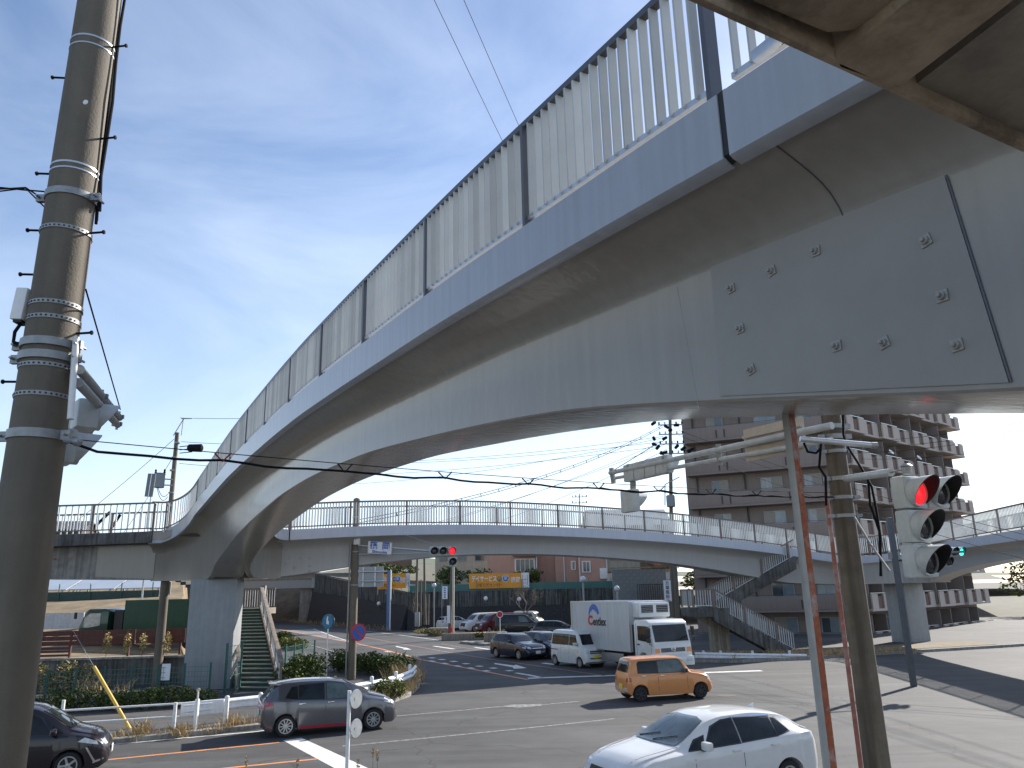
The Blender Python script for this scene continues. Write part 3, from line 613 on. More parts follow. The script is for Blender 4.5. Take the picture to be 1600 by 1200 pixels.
def bare_tree(name, label, base, ht, spread, depth=5, seed=1, group=None, r0=.09, twig=.006):
    rnd = random.Random(seed); t = thing(name, label, 'tree', base, group); trunk, crown = MB(), MB()
    def grow(p, d, L_, r, k):
        q = p + d * L_; mid = p.lerp(q, .5) + Vector((rnd.uniform(-1, 1), rnd.uniform(-1, 1), 0)) * L_ * .06
        (trunk if k == 0 else crown).tube([p, mid, q], [r, r * .85, r * .68], 5 if k < 2 else 3)
        if k >= depth: return
        for i in range(rnd.choice((2, 3, 3)) if k else 4):
            a = rnd.uniform(0, 2*PI); s_ = Vector((math.cos(a), math.sin(a), rnd.uniform(-.1, .7))); nd = (d * rnd.uniform(.7, 1.1) + s_ * spread).normalized()
            grow(p.lerp(q, rnd.uniform(.6, 1)), nd, L_ * rnd.uniform(.55, .8), max(r * .62, twig), k + 1)
    grow(Vector(base), Vector((0, 0, 1)), ht * .36, r0, 0)
    trunk.build('trunk', BARK, t, smooth=60); crown.build('crown', BARK, t, fix=False); return t
def leafy_tree(label, base, ht, wd, seed=1, group=None, mats=None, n=900, size=.28):
    rnd = random.Random(seed); base = Vector(base); t = thing('tree', label, 'tree', base, group); mb = MB(); tr = MB()
    tr.tube([base, base + Vector((.1, 0, ht * .35)), base + Vector((0, .1, ht * .75))], [.2, .14, .06], 6)
    for i in range(9):
        a = rnd.uniform(0, 2*PI); r = rnd.uniform(.1, .33) * wd; c = base + Vector((math.cos(a) * r, math.sin(a) * r, ht * rnd.uniform(.35, .85)))
        leaves(mb, c, (wd * rnd.uniform(.4, .6), wd * rnd.uniform(.4, .6), ht * rnd.uniform(.25, .4)), n // 9, size, seed=rnd.random()); tr.tube([base + Vector((0, 0, ht * .3)), c], [.08, .03], 4)
    tr.build('trunk', BARK, t); mb.build('crown', mats or LEAF, t, fix=False); return t

# ------------------------------------------------------------------ left side: hillside behind the junction
hs = MB(); rows = []
prof = [(38.8, 1.3), (46, 1.45), (50.5, 2.5), (52, 2.75), (59.5, 3.95), (63, 4.1), (78, 4.4), (86, 6.2), (100, 7.5), (125, 11), (150, 13), (220, 18), (330, 24)]
rnd = random.Random(3)
for y, z in prof:
    e_ = -.425 * y + .3; rows.append([Vector((lerp(e_ - 6 - y, e_, k / 13), y + rnd.uniform(-.3, .3), z + rnd.uniform(-.1, .25) * min(2, y / 50))) for k in range(14)])
for r_ in rows: r_.append(Vector((r_[-1].x + .5 + r_[-1].z * .12, r_[-1].y + .3, -.3)))
hs.grid(rows); struct(hs.build('hillside', pm('dry_grass_slope', (.20, .148, .082), .95, var=.4, scale=.9, bump=.9, bscale=3, stain=(.12, .085, .05), stain_amt=.75), smooth=60, fix=False))
t = thing('retaining_wall', 'streaked concrete retaining wall under the rust brown slatted fence', 'wall', (-24, 38.4, 0))
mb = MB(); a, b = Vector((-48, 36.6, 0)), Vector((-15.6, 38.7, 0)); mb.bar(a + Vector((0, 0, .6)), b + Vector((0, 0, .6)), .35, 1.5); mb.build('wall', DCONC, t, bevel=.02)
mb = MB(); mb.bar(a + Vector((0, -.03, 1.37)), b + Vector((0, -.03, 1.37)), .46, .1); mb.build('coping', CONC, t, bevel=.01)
ft = thing('slatted_fence', 'rust brown fence of horizontal steel slats on the retaining wall', 'fence', (-24, 38.6, 1.4))
RB = pm('rust_brown', (.105, .032, .024), .7, var=.2, scale=6, streak=.2); d = (b - a).normalized()
def fp(x, z): return a + d * ((x - a.x) / d.x) + Vector((0, .1, z))
for z, h, x0, x1 in ((2.52, .22, -33, -16), (2.29, .2, -33, -16), (2.07, .2, -33, -16), (1.85, .12, -33, -21.3), (1.7, .10, -33, -21.3), (1.53, .1, -33, -21.3)):
    x = x0
    while x < x1: mb = MB(); mb.bar(fp(x, z), fp(min(x + 2.9, x1), z), .04, h); mb.build('slat', RB, ft); x += 2.94
for x in (-33, -30.1, -27.1, -24.2, -21.3, -18.6, -16.2): mb = MB(); mb.bar(fp(x, 1.42), fp(x, 2.62), .09, .09); mb.build('post', RB, ft)
# panels, solar racks and green net above the dry slope
t = thing('hoarding', 'low white sheet hoarding with a grey panel at the foot of the dry slope', 'hoarding', (-31, 49.2, 2.4))
for k in range(6): mb = MB(); mb.box((-40 + k * 2.42, 49.3, 2.85), (2.38, .06, .95), bevel if False else 0); mb.build('panel', pm('hoarding_white', (.5, .51, .52), .6, streak=.1) if k != 3 else pm('hoarding_grey', (.22, .24, .33), .6, streak=.3), t)
sg = 'rows of tilted panels above the dry slope'
PANEL = pm('solar_panel', (.42, .46, .50), .25, var=.08, scale=.8)
for k in range(7):
    x = -54 + k * 3.9; t = thing('solar_rack', ('pale tilted panel rack on steel posts above the dry slope'), 'solar panel', (x, 65, 4.2), sg)
    mb = MB(); mb.box((x, 65.5, 5.35), (3.7, 2.6, .07), rot=Matrix.Rotation(R(20), 3, 'X')); mb.build('panel', PANEL, t)
    mb = MB()
    for sx in (-1.5, 1.5): mb.bar((x + sx, 64.4, 4.1), (x + sx, 64.4, 4.95), .1, .1); mb.bar((x + sx, 66.6, 4.1), (x + sx, 66.6, 5.7), .1, .1); mb.bar((x + sx, 64.4, 4.2), (x + sx, 66.6, 5.6), .05, .05)
    mb.build('leg', GALV, t)
t = thing('net_fence', 'dark green net fence running along the top of the dry slope', 'fence', (-33, 61, 4))
for k in range(16):
    x = -64 + k * 2.4; mb = MB(); mb.bar((x, 61, 3.9), (x, 61, 5.3), .06, .06); mb.build('post', GREEN, t)
mb = MB(); mb.box((-46, 61.06, 4.35), (37, .02, .7)); mb.build('net', pm('net_green', (.03, .055, .045), .7, var=.3, scale=9), t)
# houses on the hill
ROOF = pm('roof_tile', (.075, .075, .08), .6, var=.2, scale=4); ROOFB = pm('roof_brown', (.17, .10, .075), .7, var=.2, scale=3)
def house(label, c, wx, wy, h, rh, wallm, roofm, rz=0, wins=3, name='house', cat='house', group=None, floors=2):
    c = Vector(c); t = thing(name, label, cat, c, group); M = Matrix.Rotation(rz, 3, 'Z')
    def P(x, y, z): return c + M @ Vector((x, y, z))
    mb = MB(); mb.box(c + Vector((0, 0, h/2)), (wx, wy, h), rz); mb.build('wall', wallm, t)
    o = .5; mb = MB(); mb.loft([[P(x, -wy/2 - o, h - .1), P(x, 0, h + rh), P(x, wy/2 + o, h - .1), P(x, wy/2 + o, h + .08), P(x, 0, h + rh + .2), P(x, -wy/2 - o, h + .08)] for x in (-wx/2 - o, wx/2 + o)]); mb.build('roof', roofm, t)
    mb = MB(); mb.prism([P(-wx/2, -wy/2, h), P(-wx/2, wy/2, h), P(-wx/2, 0, h + rh)], M @ Vector((wx, 0, 0))); mb.build('gable', wallm, t)
    for fl in range(floors):
        for k in range(wins):
            x = -wx/2 + (k + .5) * wx / wins; z = h * (fl + .55) / floors
            mb = MB(); q = P(x, -wy/2 - .03, z); mb.box(q, (1.5, .08, 1.1), rz); f = mb.build('window', FRAME, t); mb = MB(); mb.box(q - M @ Vector((0, .05, 0)), (1.3, .03, .9), rz); mb.build('pane', GLASS, f)
    return t
CREAM = pm('render_cream', (.42, .37, .29), .8, var=.08, scale=2, streak=.15); GREYW = pm('siding_grey', (.30, .31, .33), .75, var=.08, streak=.12); WHITEW = pm('siding_white', (.58, .58, .57), .75, var=.06, streak=.1); BROWNW = pm('siding_brown', (.20, .135, .10), .8, var=.15, streak=.15)
DHOUSE = pm('siding_dark', (.07, .062, .06), .8, var=.15)
house('dark house with a low pitched roof seen through the left railing', (-74, 128, 10.5), 7, 7, 4.6, 1.5, DHOUSE, ROOF, .2, wins=2, floors=1)
house('small white house low under the left footbridge girder', (-52, 96, 7), 6, 5, 2.7, 1.0, WHITEW, ROOFB, .1, wins=2, floors=1)
house('brown house above the solar racks', (-42, 98, 7.2), 7, 5, 2.6, 1.1, BROWNW, ROOF, -.1, wins=3, floors=1)
house('cream house beside the bare hillside trees', (-33.5, 104, 6.5), 6, 5, 2.9, 1.1, CREAM, ROOF, .1, wins=2, floors=1)
for k, (x, y) in enumerate(((-46, 88), (-37, 90), (-28, 92))): leafy_tree(('dark round shrub tree below the small white house', 'bushy tree in front of the brown house', 'bushy tree beside the cream house')[k], (x, y, 6.2), 2.6, 3, seed=20 + k, group='trees on the left hill', n=360, size=.2)
# poles on the left
def conc_pole(label, x, y, z0, z1, r0=.17, r1=.1, name='utility_pole', mat=None, group=None, lean=0.0):
    t = thing(name, label, 'pole', (x, y, z0), group); mb = MB(); mb.lathe([(r0, -.2), (r0, 0), (r1, z1 - z0), (r1 * .6, z1 - z0 + .02)], (x, y, z0), (lean, 0, 1), 14); mb.build('shaft', mat or POLE, t, smooth=50); return t
t = conc_pole('grey concrete pole standing left of the painted junction pier', -16.9, 38.1, 0, 5.0, .22, .19)
p = G(305, 1137, .13)
# ------------------------------------------------------------------ far retaining walls, overpass, buildings behind
W1 = [Vector((-31.5, 123, 0)), Vector((-12.5, 91.5, 0)), Vector((19, 93.5, 0))]
WT = [7.4, 4.15, 4.15]
STONE = pm('wall_stone_dark', (.032, .031, .032), .9, var=.5, scale=5, bump=.9, bscale=7)
WCON = pm('wall_concrete_dark', (.10, .105, .10), .9, var=.3, scale=1.5, streak=.75, stain=(.02, .02, .02), stain_amt=.6)
for k in range(2):
    a, b = W1[k], W1[k + 1]; d = (b - a).normalized(); nr = Vector((d.y, -d.x, 0)); h0, h1 = WT[k], WT[k + 1]; s0 = s1 = 2.4
    if k < 1: s0 = h0 * .62; s1 = h1 * .62
    lab = ('dark sloping retaining wall behind the blue sign post', 'two tier retaining wall of stained concrete behind the car park')[k]
    t = thing('retaining_wall', lab, 'wall', (a + b) / 2); mb = MB()
    mb.loft([[p + nr * .9, p + nr * .1 + Vector((0, 0, s)), p - nr * .5 + Vector((0, 0, s)), p - nr * .5] for p, s in ((a, s0), (b, s1))]); mb.build('stone_base', STONE, t)
    mb = MB(); mb.loft([[p - nr * .15 + Vector((0, 0, s + .005)), p - nr * .15 + Vector((0, 0, h)), p - nr * .6 + Vector((0, 0, h)), p - nr * .6 + Vector((0, 0, s + .005))] for p, s, h in ((a, s0, h0), (b, s1, h1))]); mb.build('wall', WCON, t)
    n = int((b - a).length / 2.5)
    for i in range(1, n):
        q = a.lerp(b, i / n); s = lerp(s0, s1, i / n); h = lerp(h0, h1, i / n); mb = MB(); mb.bar(q - nr * .13 + Vector((0, 0, s + .02)), q - nr * .13 + Vector((0, 0, h - .02)), .05, .05); mb.build('joint', BLACK, t)
mb = MB(); mb.grid([[Vector((-32.2, 124, 7.35)), Vector((-22.4, 107.5, 5.7)), Vector((-12.9, 92, 4.1)), Vector((19, 94, 4.1)), Vector((60, 97, 4.1))], [Vector((-40, 200, 11)), Vector((-20, 170, 10)), Vector((2, 140, 5)), Vector((30, 135, 5)), Vector((80, 135, 5))]]); struct(mb.build('terrace', GRND, fix=False))
mb = MB(); mb.grid([[Vector((-160, 240, 12)), Vector((-60, 215, 13)), Vector((0, 190, 8)), Vector((60, 200, 6)), Vector((160, 220, 5))], [Vector((-260, 420, 30)), Vector((-80, 420, 26)), Vector((0, 400, 16)), Vector((90, 420, 12)), Vector((260, 420, 8))]]); struct(mb.build('hills', pm('hill_green', (.07, .085, .05), .95, var=.4, scale=.1), fix=False))
t = thing('net_fence', 'low green mesh fence along the top of the two tier retaining wall', 'fence', (3, 93, 4.15))
mb = MB(); mb.box((3, 93.4, 4.55), (31, .03, .75), R(3.6)); mb.build('net', MESHG, t)
for k in range(13): mb = MB(); q = W1[1].lerp(W1[2], k / 12); mb.bar(q + Vector((0, .35, 4.1)), q + Vector((0, .35, 5.35)), .06, .06); mb.build('post', MESHG, t)
t = thing('road_bridge', 'grey road overpass with a single pier beyond the stair', 'bridge', (-38, 140, 0))
mb = MB(); mb.loft([[Vector((x, y, 5.2)), Vector((x, y, 6.5)), Vector((x - 2, y + 9, 6.5)), Vector((x - 2, y + 9, 5.2))] for x, y in ((-75, 122), (-32.0, 126.5))]); mb.build('deck', GALV, t)
mb = MB(); mb.loft([[Vector((x, y - .1, 6.5)), Vector((x, y - .1, 7.3)), Vector((x, y + .15, 7.3)), Vector((x, y + .15, 6.5))] for x, y in ((-75, 122), (-32.0, 126.5))]); mb.build('parapet', pm('parapet_stone', (.22, .19, .16), .85, var=.3, scale=2), t)
mb = MB(); mb.box((-31.6, 126.2, 6.2), (1.9, 1, 2.0), .12); mb.build('end_panel', pm('pale_panel', (.45, .52, .50), .6), t)
for x, y, w_ in ((-33.7, 127.6, 1.9), (-40.3, 130, .8)): mb = MB(); mb.box((x, y, 2.55), (w_, 1.4, 5.1), .1); mb.build('pier', CONC, t, bevel=.05)
# pink house, boundary billboard
PINK = pm('render_pink', (.52, .31, .235), .85, var=.05, scale=1.5, streak=.1)
t = thing('care_home', 'salmon pink rendered building above the orange billboard', 'building', (8, 102, 4.1))
def xr(px, Y, py=900): return Yp(px, py, Y).x
for x0, x1, y0 in ((xr(762, 100), xr(838, 100), 100.0), (xr(838, 102), xr(868, 102), 102.4), (xr(868, 101), xr(905, 101), 101.2), (xr(905, 99), xr(948, 99), 99.2)):
    mb = MB(); mb.box(((x0 + x1) / 2, y0 + 4, 7.3), (x1 - x0, 8, 6.4)); mb.build('wall', PINK, t)
    mb = MB(); mb.box(((x0 + x1) / 2, y0 + 3.8, 10.62), (x1 - x0 + .5, 8.6, .22)); mb.build('eaves', ROOFB, t)
for x0, x1, y0, y1, Y, nb in ((806, 834, 874, 892, 99.9, 4), (911, 921, 878, 893, 99.1, 2), (894, 898, 878, 889, 101.1, 1)):
    a, b = Yp(x0, y1, Y), Yp(x1, y0, Y); c = (a + b) / 2; wx, hz = b.x - a.x, b.z - a.z
    mb = MB(); mb.box((c.x, Y + .02, c.z), (wx + .25, .16, hz + .25)); f = mb.build('window', WPOST, t)
    for i in range(nb): mb = MB(); mb.box((a.x + (i + .5) * wx / nb, Y - .08, c.z), (wx / nb - .1, .04, hz)); mb.build('pane', GLASS, f)
a = Yp(820, 869, 99.6); mb = MB(); mb.box((a.x, 99.5, a.z + .1), (3.0, 1.0, .12), rot=Matrix.Rotation(R(15), 3, 'X')); mb.build('awning', ROOFB, t)
a = Yp(943, 896, 98.9); mb = MB(); mb.box((a.x, 98.9, a.z), (.9, .5, 1.3)); mb.build('water_heater', WPOST, t, bevel=.05)
for x, Y in ((839, 99.9), (882, 101.1), (906, 99.1), (949, 99.1)): q = Yp(x, 900, Y); mb = MB(); mb.tube([(q.x, Y - .08, 4.2), (q.x, Y - .08, 10.4)], .06, 6); mb.build('downpipe', WPOST, t)
for x, Y, lab_ in ((853, 99.4, 'white air conditioner unit at the recessed part of the pink building'), (919, 98.6, 'white air conditioner unit under the two pane window of the pink building'), (930, 98.6, 'white air conditioner unit under the water heater')):
    q = Yp(x, 913, Y); u = thing('air_conditioner', lab_, 'air conditioner', (q.x, Y, 4.1), 'air conditioners by the pink building'); mb = MB(); mb.box((q.x, Y, 4.55), (.85, .35, .65)); mb.build('casing', WPOST, u, bevel=.03); mb = MB(); mb.lathe([(.24, 0), (.24, .03), (.2, .035)], (q.x - .1, Y - .175, 4.55), (0, -1, 0), 14); mb.build('fan_grille', GALV, u)
ORANGE = pm('sign_orange', (.72, .30, .02), .5, var=.04, scale=2); SWHITE = pm('sign_white', (.74, .75, .76), .5, var=.04); SBLUE = pm('sign_blue', (.02, .12, .42), .45, var=.05); SGREEN = pm('sign_dark_green', (.03, .10, .06), .5); SBROWN = pm('sign_brown', (.28, .10, .01), .5); SRED = pm('sign_red', (.55, .02, .03), .45, var=.05)
def billboard(label, a, b, ht, partial=False):
    a, b = Vector(a), Vector(b); d = (b - a); L_ = d.length; d.normalize(); up = Vector((0, 0, 1)); nr = d.cross(up); t = thing('billboard', label, 'billboard', (a + b) / 2)
    def P(u, v, o=0): return a + d * (u * L_) + up * (v * ht) + nr * o
    mb = MB(); mb.loft([[P(u, 0, .03), P(u, 1, .03), P(u, 1, -.05), P(u, 0, -.05)] for u in (0, .87)]); mb.build('panel', ORANGE, t)
    mb = MB(); mb.loft([[P(u, 0, .03), P(u, 1, .03), P(u, 1, -.05), P(u, 0, -.05)] for u in (.872, 1)]); mp_ = mb.build('map_panel', SWHITE, t)
    mb = MB()
    for u, v, u2, v2, w_ in ((.895, .15, .895, .85, .06), (.975, .15, .975, .85, .06), (.895, .55, .975, .55, .06), (.895, .3, .975, .3, .04), (.935, .3, .935, .75, .03)): mb.bar(P(u, v, .035), P(u2, v2, .035), .02, w_, up=nr.cross(P(u2, v2) - P(u, v)).normalized())
    mb.build('map_lines', pm('map_grey', (.3, .2, .25), .6), mp_)
    mb = MB()
    for u in (.02, .27, .5, .75, .98): mb.bar(P(u, -.35, -.1), P(u, 1, -.1), .07, .07)
    mb.build('post', GALV, t)
    text('lettering', 'デイサービス', ht * .44, P(.252, .62, .035), d, up, SWHITE, t, stretch=(L_ * .43) / (ht * .44 * 6.05), bold=.016)
    text('lettering', '介護保険センター', ht * .26, P(.34, .2, .035), d, up, SBROWN, t, stretch=(L_ * .42) / (ht * .26 * 8.05), bold=.01)
    mb = MB(); mb.lathe([(ht * .15, 0), (ht * .15, .012)], P(.508, .62, .03), nr, 24); mb.build('roundel', SGREEN, t); text('lettering', 'の', ht * .22, P(.508, .62, .046), d, up, SWHITE, t)
    mb = MB(); mb.lathe([(ht * .24, 0), (ht * .24, .012)], P(.61, .64, .03), nr, 28); mb.build('roundel', SWHITE, t); mb = MB(); mb.lathe([(ht * .21, 0), (ht * .21, .012)], P(.61, .64, .035), nr, 28); mb.build('roundel', SBLUE, t); text('lettering', '家', ht * .32, P(.61, .65, .05), d, up, SWHITE, t)
    text('lettering', '篠岡', ht * .42, P(.775, .5, .035), d, up, SWHITE, t, stretch=(L_ * .16) / (ht * .42 * 2.05), bold=.012)
    return t
a, b = Yp(733, 919, 92.8), Yp(827, 919, 92.8); a.z = b.z = Yp(780, 919, 92.8).z; billboard('long orange day service billboard on the wall in front of the pink building', a, b, Yp(780, 895.5, 92.8).z - a.z)
a, b = Yp(590, 921, 93.5), Yp(640, 918.5, 96.5); billboard('smaller orange billboard half hidden behind the blue sign post', a, b, 1.75)
# block wall, car port
BLOCK = pm('concrete_block', (.20, .225, .23), .85, var=.12, scale=2, streak=.2)
t = thing('block_wall', 'blue grey concrete block wall with a dark gate behind the truck', 'wall', (18, 92, 0))
x0, x1 = xr(958, 90), xr(1042, 90); mb = MB(); mb.box(((x0 + x1) / 2, 90.8, 3.05), (x1 - x0, .5, 6.1)); mb.build('core', BLOCK, t)
bm_ = MB(); bm_.box((0, 0, 0), (.78, .04, .38)); bo = bm_.build('block', BLOCK, None, bevel=.015); bme = bo.data; bpy.data.objects.remove(bo)
for r_ in range(9):
    for k in range(int((x1 - x0) / .8)): inst('block', bme, t, (x0 + .4 + k * .8 + (.4 if r_ % 2 else 0) * .98, 90.54, 2.75 + r_ * .4 - .01))
mb = MB(); mb.box(((x0 + x1) / 2, 90.7, 6.32), (x1 - x0 + .2, .8, .1)); mb.build('coping', CONC, t)
gx0, gx1 = xr(996, 89), xr(1041, 89); t = thing('gate', 'dark barred gate in front of the block wall', 'gate', ((gx0 + gx1) / 2, 89.5, 2.5)); mb = MB(); mb.box(((gx0 + gx1) / 2, 89.6, 2.4 + .06), (gx1 - gx0, .08, .1)); mb.box(((gx0 + gx1) / 2, 89.6, 4.4), (gx1 - gx0, .08, .1)); mb.build('frame', DHOUSE, t)
for k in range(14): mb = MB(); x = lerp(gx0, gx1, k / 13); mb.box((x, 89.6, 3.4), (.09, .06, 1.9)); mb.build('bar', DHOUSE, t)
house('cream house with a car port over the block wall', (xr(1000, 100), 103, 6.1), 9, 7, 3.4, 1.0, CREAM, ROOF, 0, wins=3, floors=1)
t = thing('car_port', 'brown timber car port beside the cream house', 'car port', (xr(1035, 94), 94, 6.2)); x = xr(1035, 94); mb = MB(); mb.box((x, 95.5, 8.4), (4.2, 4, .14)); mb.build('roof', BROWNW, t); mb = MB(); mb.box((x, 97.4, 7.3), (4.0, .1, 2.1)); mb.build('back_wall', pm('timber', (.22, .14, .07), .8, streak=.3), t)
for sx in (-1.9, 1.9): mb = MB(); mb.box((x + sx, 93.8, 7.3), (.12, .12, 2.2)); mb.build('post', BROWNW, t)
house('pale house with grey gable seen through the far footbridge railing', (xr(985, 118), 120, 4.4), 11.5, 8, 8.6, 2.6, pm('siding_pale', (.48, .50, .51), .8, streak=.08), pm('roof_pale', (.36, .39, .42), .6), .1, wins=4, floors=2)
house('brown roofed house far behind the small billboard', (-22, 128, 8.0), 9, 7, 4.4, 1.8, BROWNW, ROOFB, .3, wins=3, floors=1)
house('white house far left of the pink building', (-8.5, 122, 5), 8, 7, 5.2, 1.6, CREAM, ROOF, .1, wins=3)
for k, (x, y, h, l) in enumerate(((-15, 104, 3.6, 'dark evergreen tree behind the small orange billboard'), (-8.6, 100, 3.4, 'dark evergreen shrub behind the white lamp globe'), (-4.6, 98, 3.0, 'dark evergreen shrub between billboards above the wall'), (1.2, 97.5, 2.6, 'rounded green shrub at the corner of the pink building'), (-19, 112, 3.6, 'dark tree above the wall by the gantry sign'))): leafy_tree(l, (x, y, 4.1 if k < 4 else 5.2), h, 4.2, seed=40 + k, group='evergreens above the far wall', n=600, size=.24)
bare_tree('bare_tree', 'bare grey tree on the terrace left of the pink building', (-3.5, 104, 4.1), 6.5, .7, 5, 5)
bare_tree('bare_tree', 'bare round topped tree in the car park planter', Yp(820, 985, 78) * 1, 4.6, .85, 6, 11, r0=.07)
bare_tree('bare_tree', 'bare twiggy shrub among the poles at the road edge', (-10.6, 86, 0), 4.2, .8, 5, 13, r0=.06)

# ------------------------------------------------------------------ apartment block
APT = pm('tile_taupe', (.235, .19, .165), .75, var=.06, scale=14, streak=.08); APT_LIT = pm('tile_taupe_lit', (.50, .425, .36), .75, var=.06, scale=14, streak=.08)  # second tile is a lighter copy: light on the long side put into its colour
apt = thing('apartment_block', 'taupe tiled apartment block with stacked balconies behind the traffic pole', 'building', (32, 75, 0))
C0 = Vector((27.3, 65.3, 0)); dL = Vector((-.917, .40, 0)).normalized(); dR = Vector((math.sin(R(50)), math.cos(R(50)), 0)); FH = 2.95; NF = 8; Z0 = -1.0
nL = Vector((dL.y, -dL.x, 0)); nL = nL if nL.y < 0 else -nL; nR = Vector((dR.y, -dR.x, 0)); nR = nR if nR.y < 0 else -nR
LL, LR = 12.6, 25.5
foot = [C0, C0 + dR * LR, C0 + dR * LR - nR * 9, C0 - nR * 9 - nL * 6, C0 + dL * LL - nL * 11, C0 + dL * LL]
mb = MB(); mb.slab(foot, Z0, Z0 + NF * FH + .3); mb.build('wall', APT, apt)
CURT2 = pm('window_white_curtain', (.36, .37, .36), .3, var=.15, streak=.2); CURT3 = pm('window_beige_blind', (.24, .21, .17), .3, var=.15)
def aptwin(org, d, nrm, u, z, wd, ht, panes=2, out=0):
    c = org + d * u + nrm * (.03 + out) + Vector((0, 0, z)); rz = math.atan2(d.y, d.x); mb = MB(); mb.box(c, (wd + .14, .1, ht + .14), rz); f = mb.build('window', FRAME, apt)
    for i in range(panes): mb = MB(); mb.box(c + d * ((i + .5) / panes * wd - wd / 2) + nrm * (.045 + .02 * i), (wd / panes - .03, .03, ht), rz); mb.build('pane', random.choice((CURT, GLASS, CURT2, CURT3)), f)
for fl in range(NF):
    z = Z0 + fl * FH
    # gable-side: long access balcony with solid parapet
    a, b = C0 + dL * -.9 + nL * .0, C0 + dL * (LL - .4)
    mb = MB(); mb.loft([[p + nL * .02 + Vector((0, 0, z - .12)), p + nL * 1.5 + Vector((0, 0, z - .12)), p + nL * 1.5 + Vector((0, 0, z + .06)), p + nL * .02 + Vector((0, 0, z + .06))] for p in (a, b)]); mb.build('balcony_slab', APT, apt)
    mb = MB(); mb.bar(a + nL * 1.44 + Vector((0, 0, z + .62)), b + nL * 1.44 + Vector((0, 0, z + .62)), .12, 1.1); par = mb.build('parapet', APT, apt, bevel=.02)
    mb = MB(); mb.bar(b + nL * .02 + Vector((0, 0, z + .62)), b + nL * 1.38 + Vector((0, 0, z + .62)), .12, 1.1); mb.build('parapet', APT, apt)
    for u in (3.0, 3.7, 8.6, 9.3): mb = MB(); mb.bar(C0 + dL * u + nL * 1.515 + Vector((0, 0, z + .15)), C0 + dL * u + nL * 1.515 + Vector((0, 0, z + .85)), .12, .04); mb.build('slot', DHOUSE, par)
    mb = MB(); mb.bar(a + nL * 1.44 + Vector((0, 0, z + 1.26)), b + nL * 1.44 + Vector((0, 0, z + 1.26)), .05, .04); mb.build('rail', RAILD, par)
    for u, w_ in ((1.8, 1.3), (5.2, 1.7), (9.6, 1.35)): aptwin(C0, dL, nL, u, z + 1.75, w_, 1.15)
    for u in (11.6, 7.4, 3.3): mb = MB(); mb.bar(C0 + dL * u + nL * .07 + Vector((0, 0, z + .06)), C0 + dL * u + nL * .07 + Vector((0, 0, z + FH - .12)), .12, .12); mb.build('downpipe', DHOUSE, apt)
    # long side: sawtooth balconies, each unit stepped
    nu = 8; step = LR / nu; extra = max(0, NF - 2 - fl) * .0
    for k in range(nu):
        u0 = k * step; o = C0 + dR * u0; dep = 1.7 if k % 2 == 0 else 1.35
        mb = MB(); mb.loft([[p + nR * .02 + Vector((0, 0, z - .14)), p + nR * dep + Vector((0, 0, z - .14)), p + nR * dep + Vector((0, 0, z + .05)), p + nR * .02 + Vector((0, 0, z + .05))] for p in (o + dR * .02, o + dR * (step - .02))]); mb.build('balcony_slab', APT_LIT, apt)
        for f0, f1 in ((.03, .34), (.66, .97)):
            mb = MB(); mb.bar(o + dR * (step * f0) + nR * (dep - .07) + Vector((0, 0, z + .62)), o + dR * (step * f1) + nR * (dep - .07) + Vector((0, 0, z + .62)), .14, 1.15); mb.build('parapet', APT_LIT, apt)
        mb = MB(); mb.bar(o + dR * (step * .35) + nR * (dep - .12) + Vector((0, 0, z + .55)), o + dR * (step * .65) + nR * (dep - .12) + Vector((0, 0, z + .55)), .05, .95); mb.build('lattice', pm('lattice_brown', (.12, .06, .045), .6), apt)
        mb = MB(); mb.bar(o + dR * .03 + nR * (dep - .07) + Vector((0, 0, z + 1.27)), o + dR * (step - .03) + nR * (dep - .07) + Vector((0, 0, z + 1.27)), .06, .05); mb.build('rail', ALU, apt)
        mb = MB(); mb.bar(o + dR * .06 + nR * .03 + Vector((0, 0, z + 1.3)), o + dR * .06 + nR * (dep - .2) + Vector((0, 0, z + 1.3)), .1, 2.45); mb.build('party_wall', APT, apt)
        aptwin(C0, dR, nR, u0 + step * .55, z + 1.15, 1.7, 2.0)
mb = MB(); mb.slab([C0 + (p - C0) * 1.01 for p in foot], Z0 + NF * FH + .3, Z0 + NF * FH + 1.0); mb.build('roof_parapet', APT_LIT, apt)
for k, (u, fl) in enumerate(((2, 5), (4, 5), (3, 3), (6, 4))): 
    q = C0 + dR * (u * LR / 9 + 1.2) + nR * 1.9 + Vector((0, 0, Z0 + fl * FH + 1.5)); mb = MB(); mb.bar(q, q + nR * -.25 + Vector((0, 0, .01)), .03, .03); mb.lathe([(.02, 0), (.2, .05), (.28, .12)], q, (.4, -.6, .5), 12); mb.build('satellite_dish', WPOST, apt)

mb = MB(); mb.grid([[Vector((-95, 146, -.2)), Vector((-60, 142, -.2)), Vector((-33, 131, -.2)), Vector((-24, 128, -.2))], [Vector((-110, 165, 9)), Vector((-70, 160, 9)), Vector((-40, 146, 8.5)), Vector((-28, 140, 7.5))]]); struct(mb.build('embankment', pm('embankment_soil', (.13, .10, .065), .95, var=.4, scale=.6, bump=.8, bscale=3), fix=False))
for k, (x, y, h, wd) in enumerate(((23, 97, 8.5, 7), (28, 104, 9, 7), (60, 92, 8, 8), (70, 96, 9, 8), (80, 90, 8, 8))): leafy_tree(('tall green tree in the gap between the block wall and apartments', 'second green tree behind the block wall gap', 'broad tree right of the apartment block', 'tallest tree right of the apartment block', 'tree furthest right beyond the apartment block')[k], (x, y, 0), h, wd, seed=70 + k, group='trees around the apartment block', n=1400, size=.3)
t = thing('boundary_wall', 'low grey boundary wall right of the apartment block', 'wall', (75, 84, 0)); mb = MB(); mb.bar((53, 83, .8), (140, 100, .8), .3, 1.7); mb.build('wall', CONC, t)
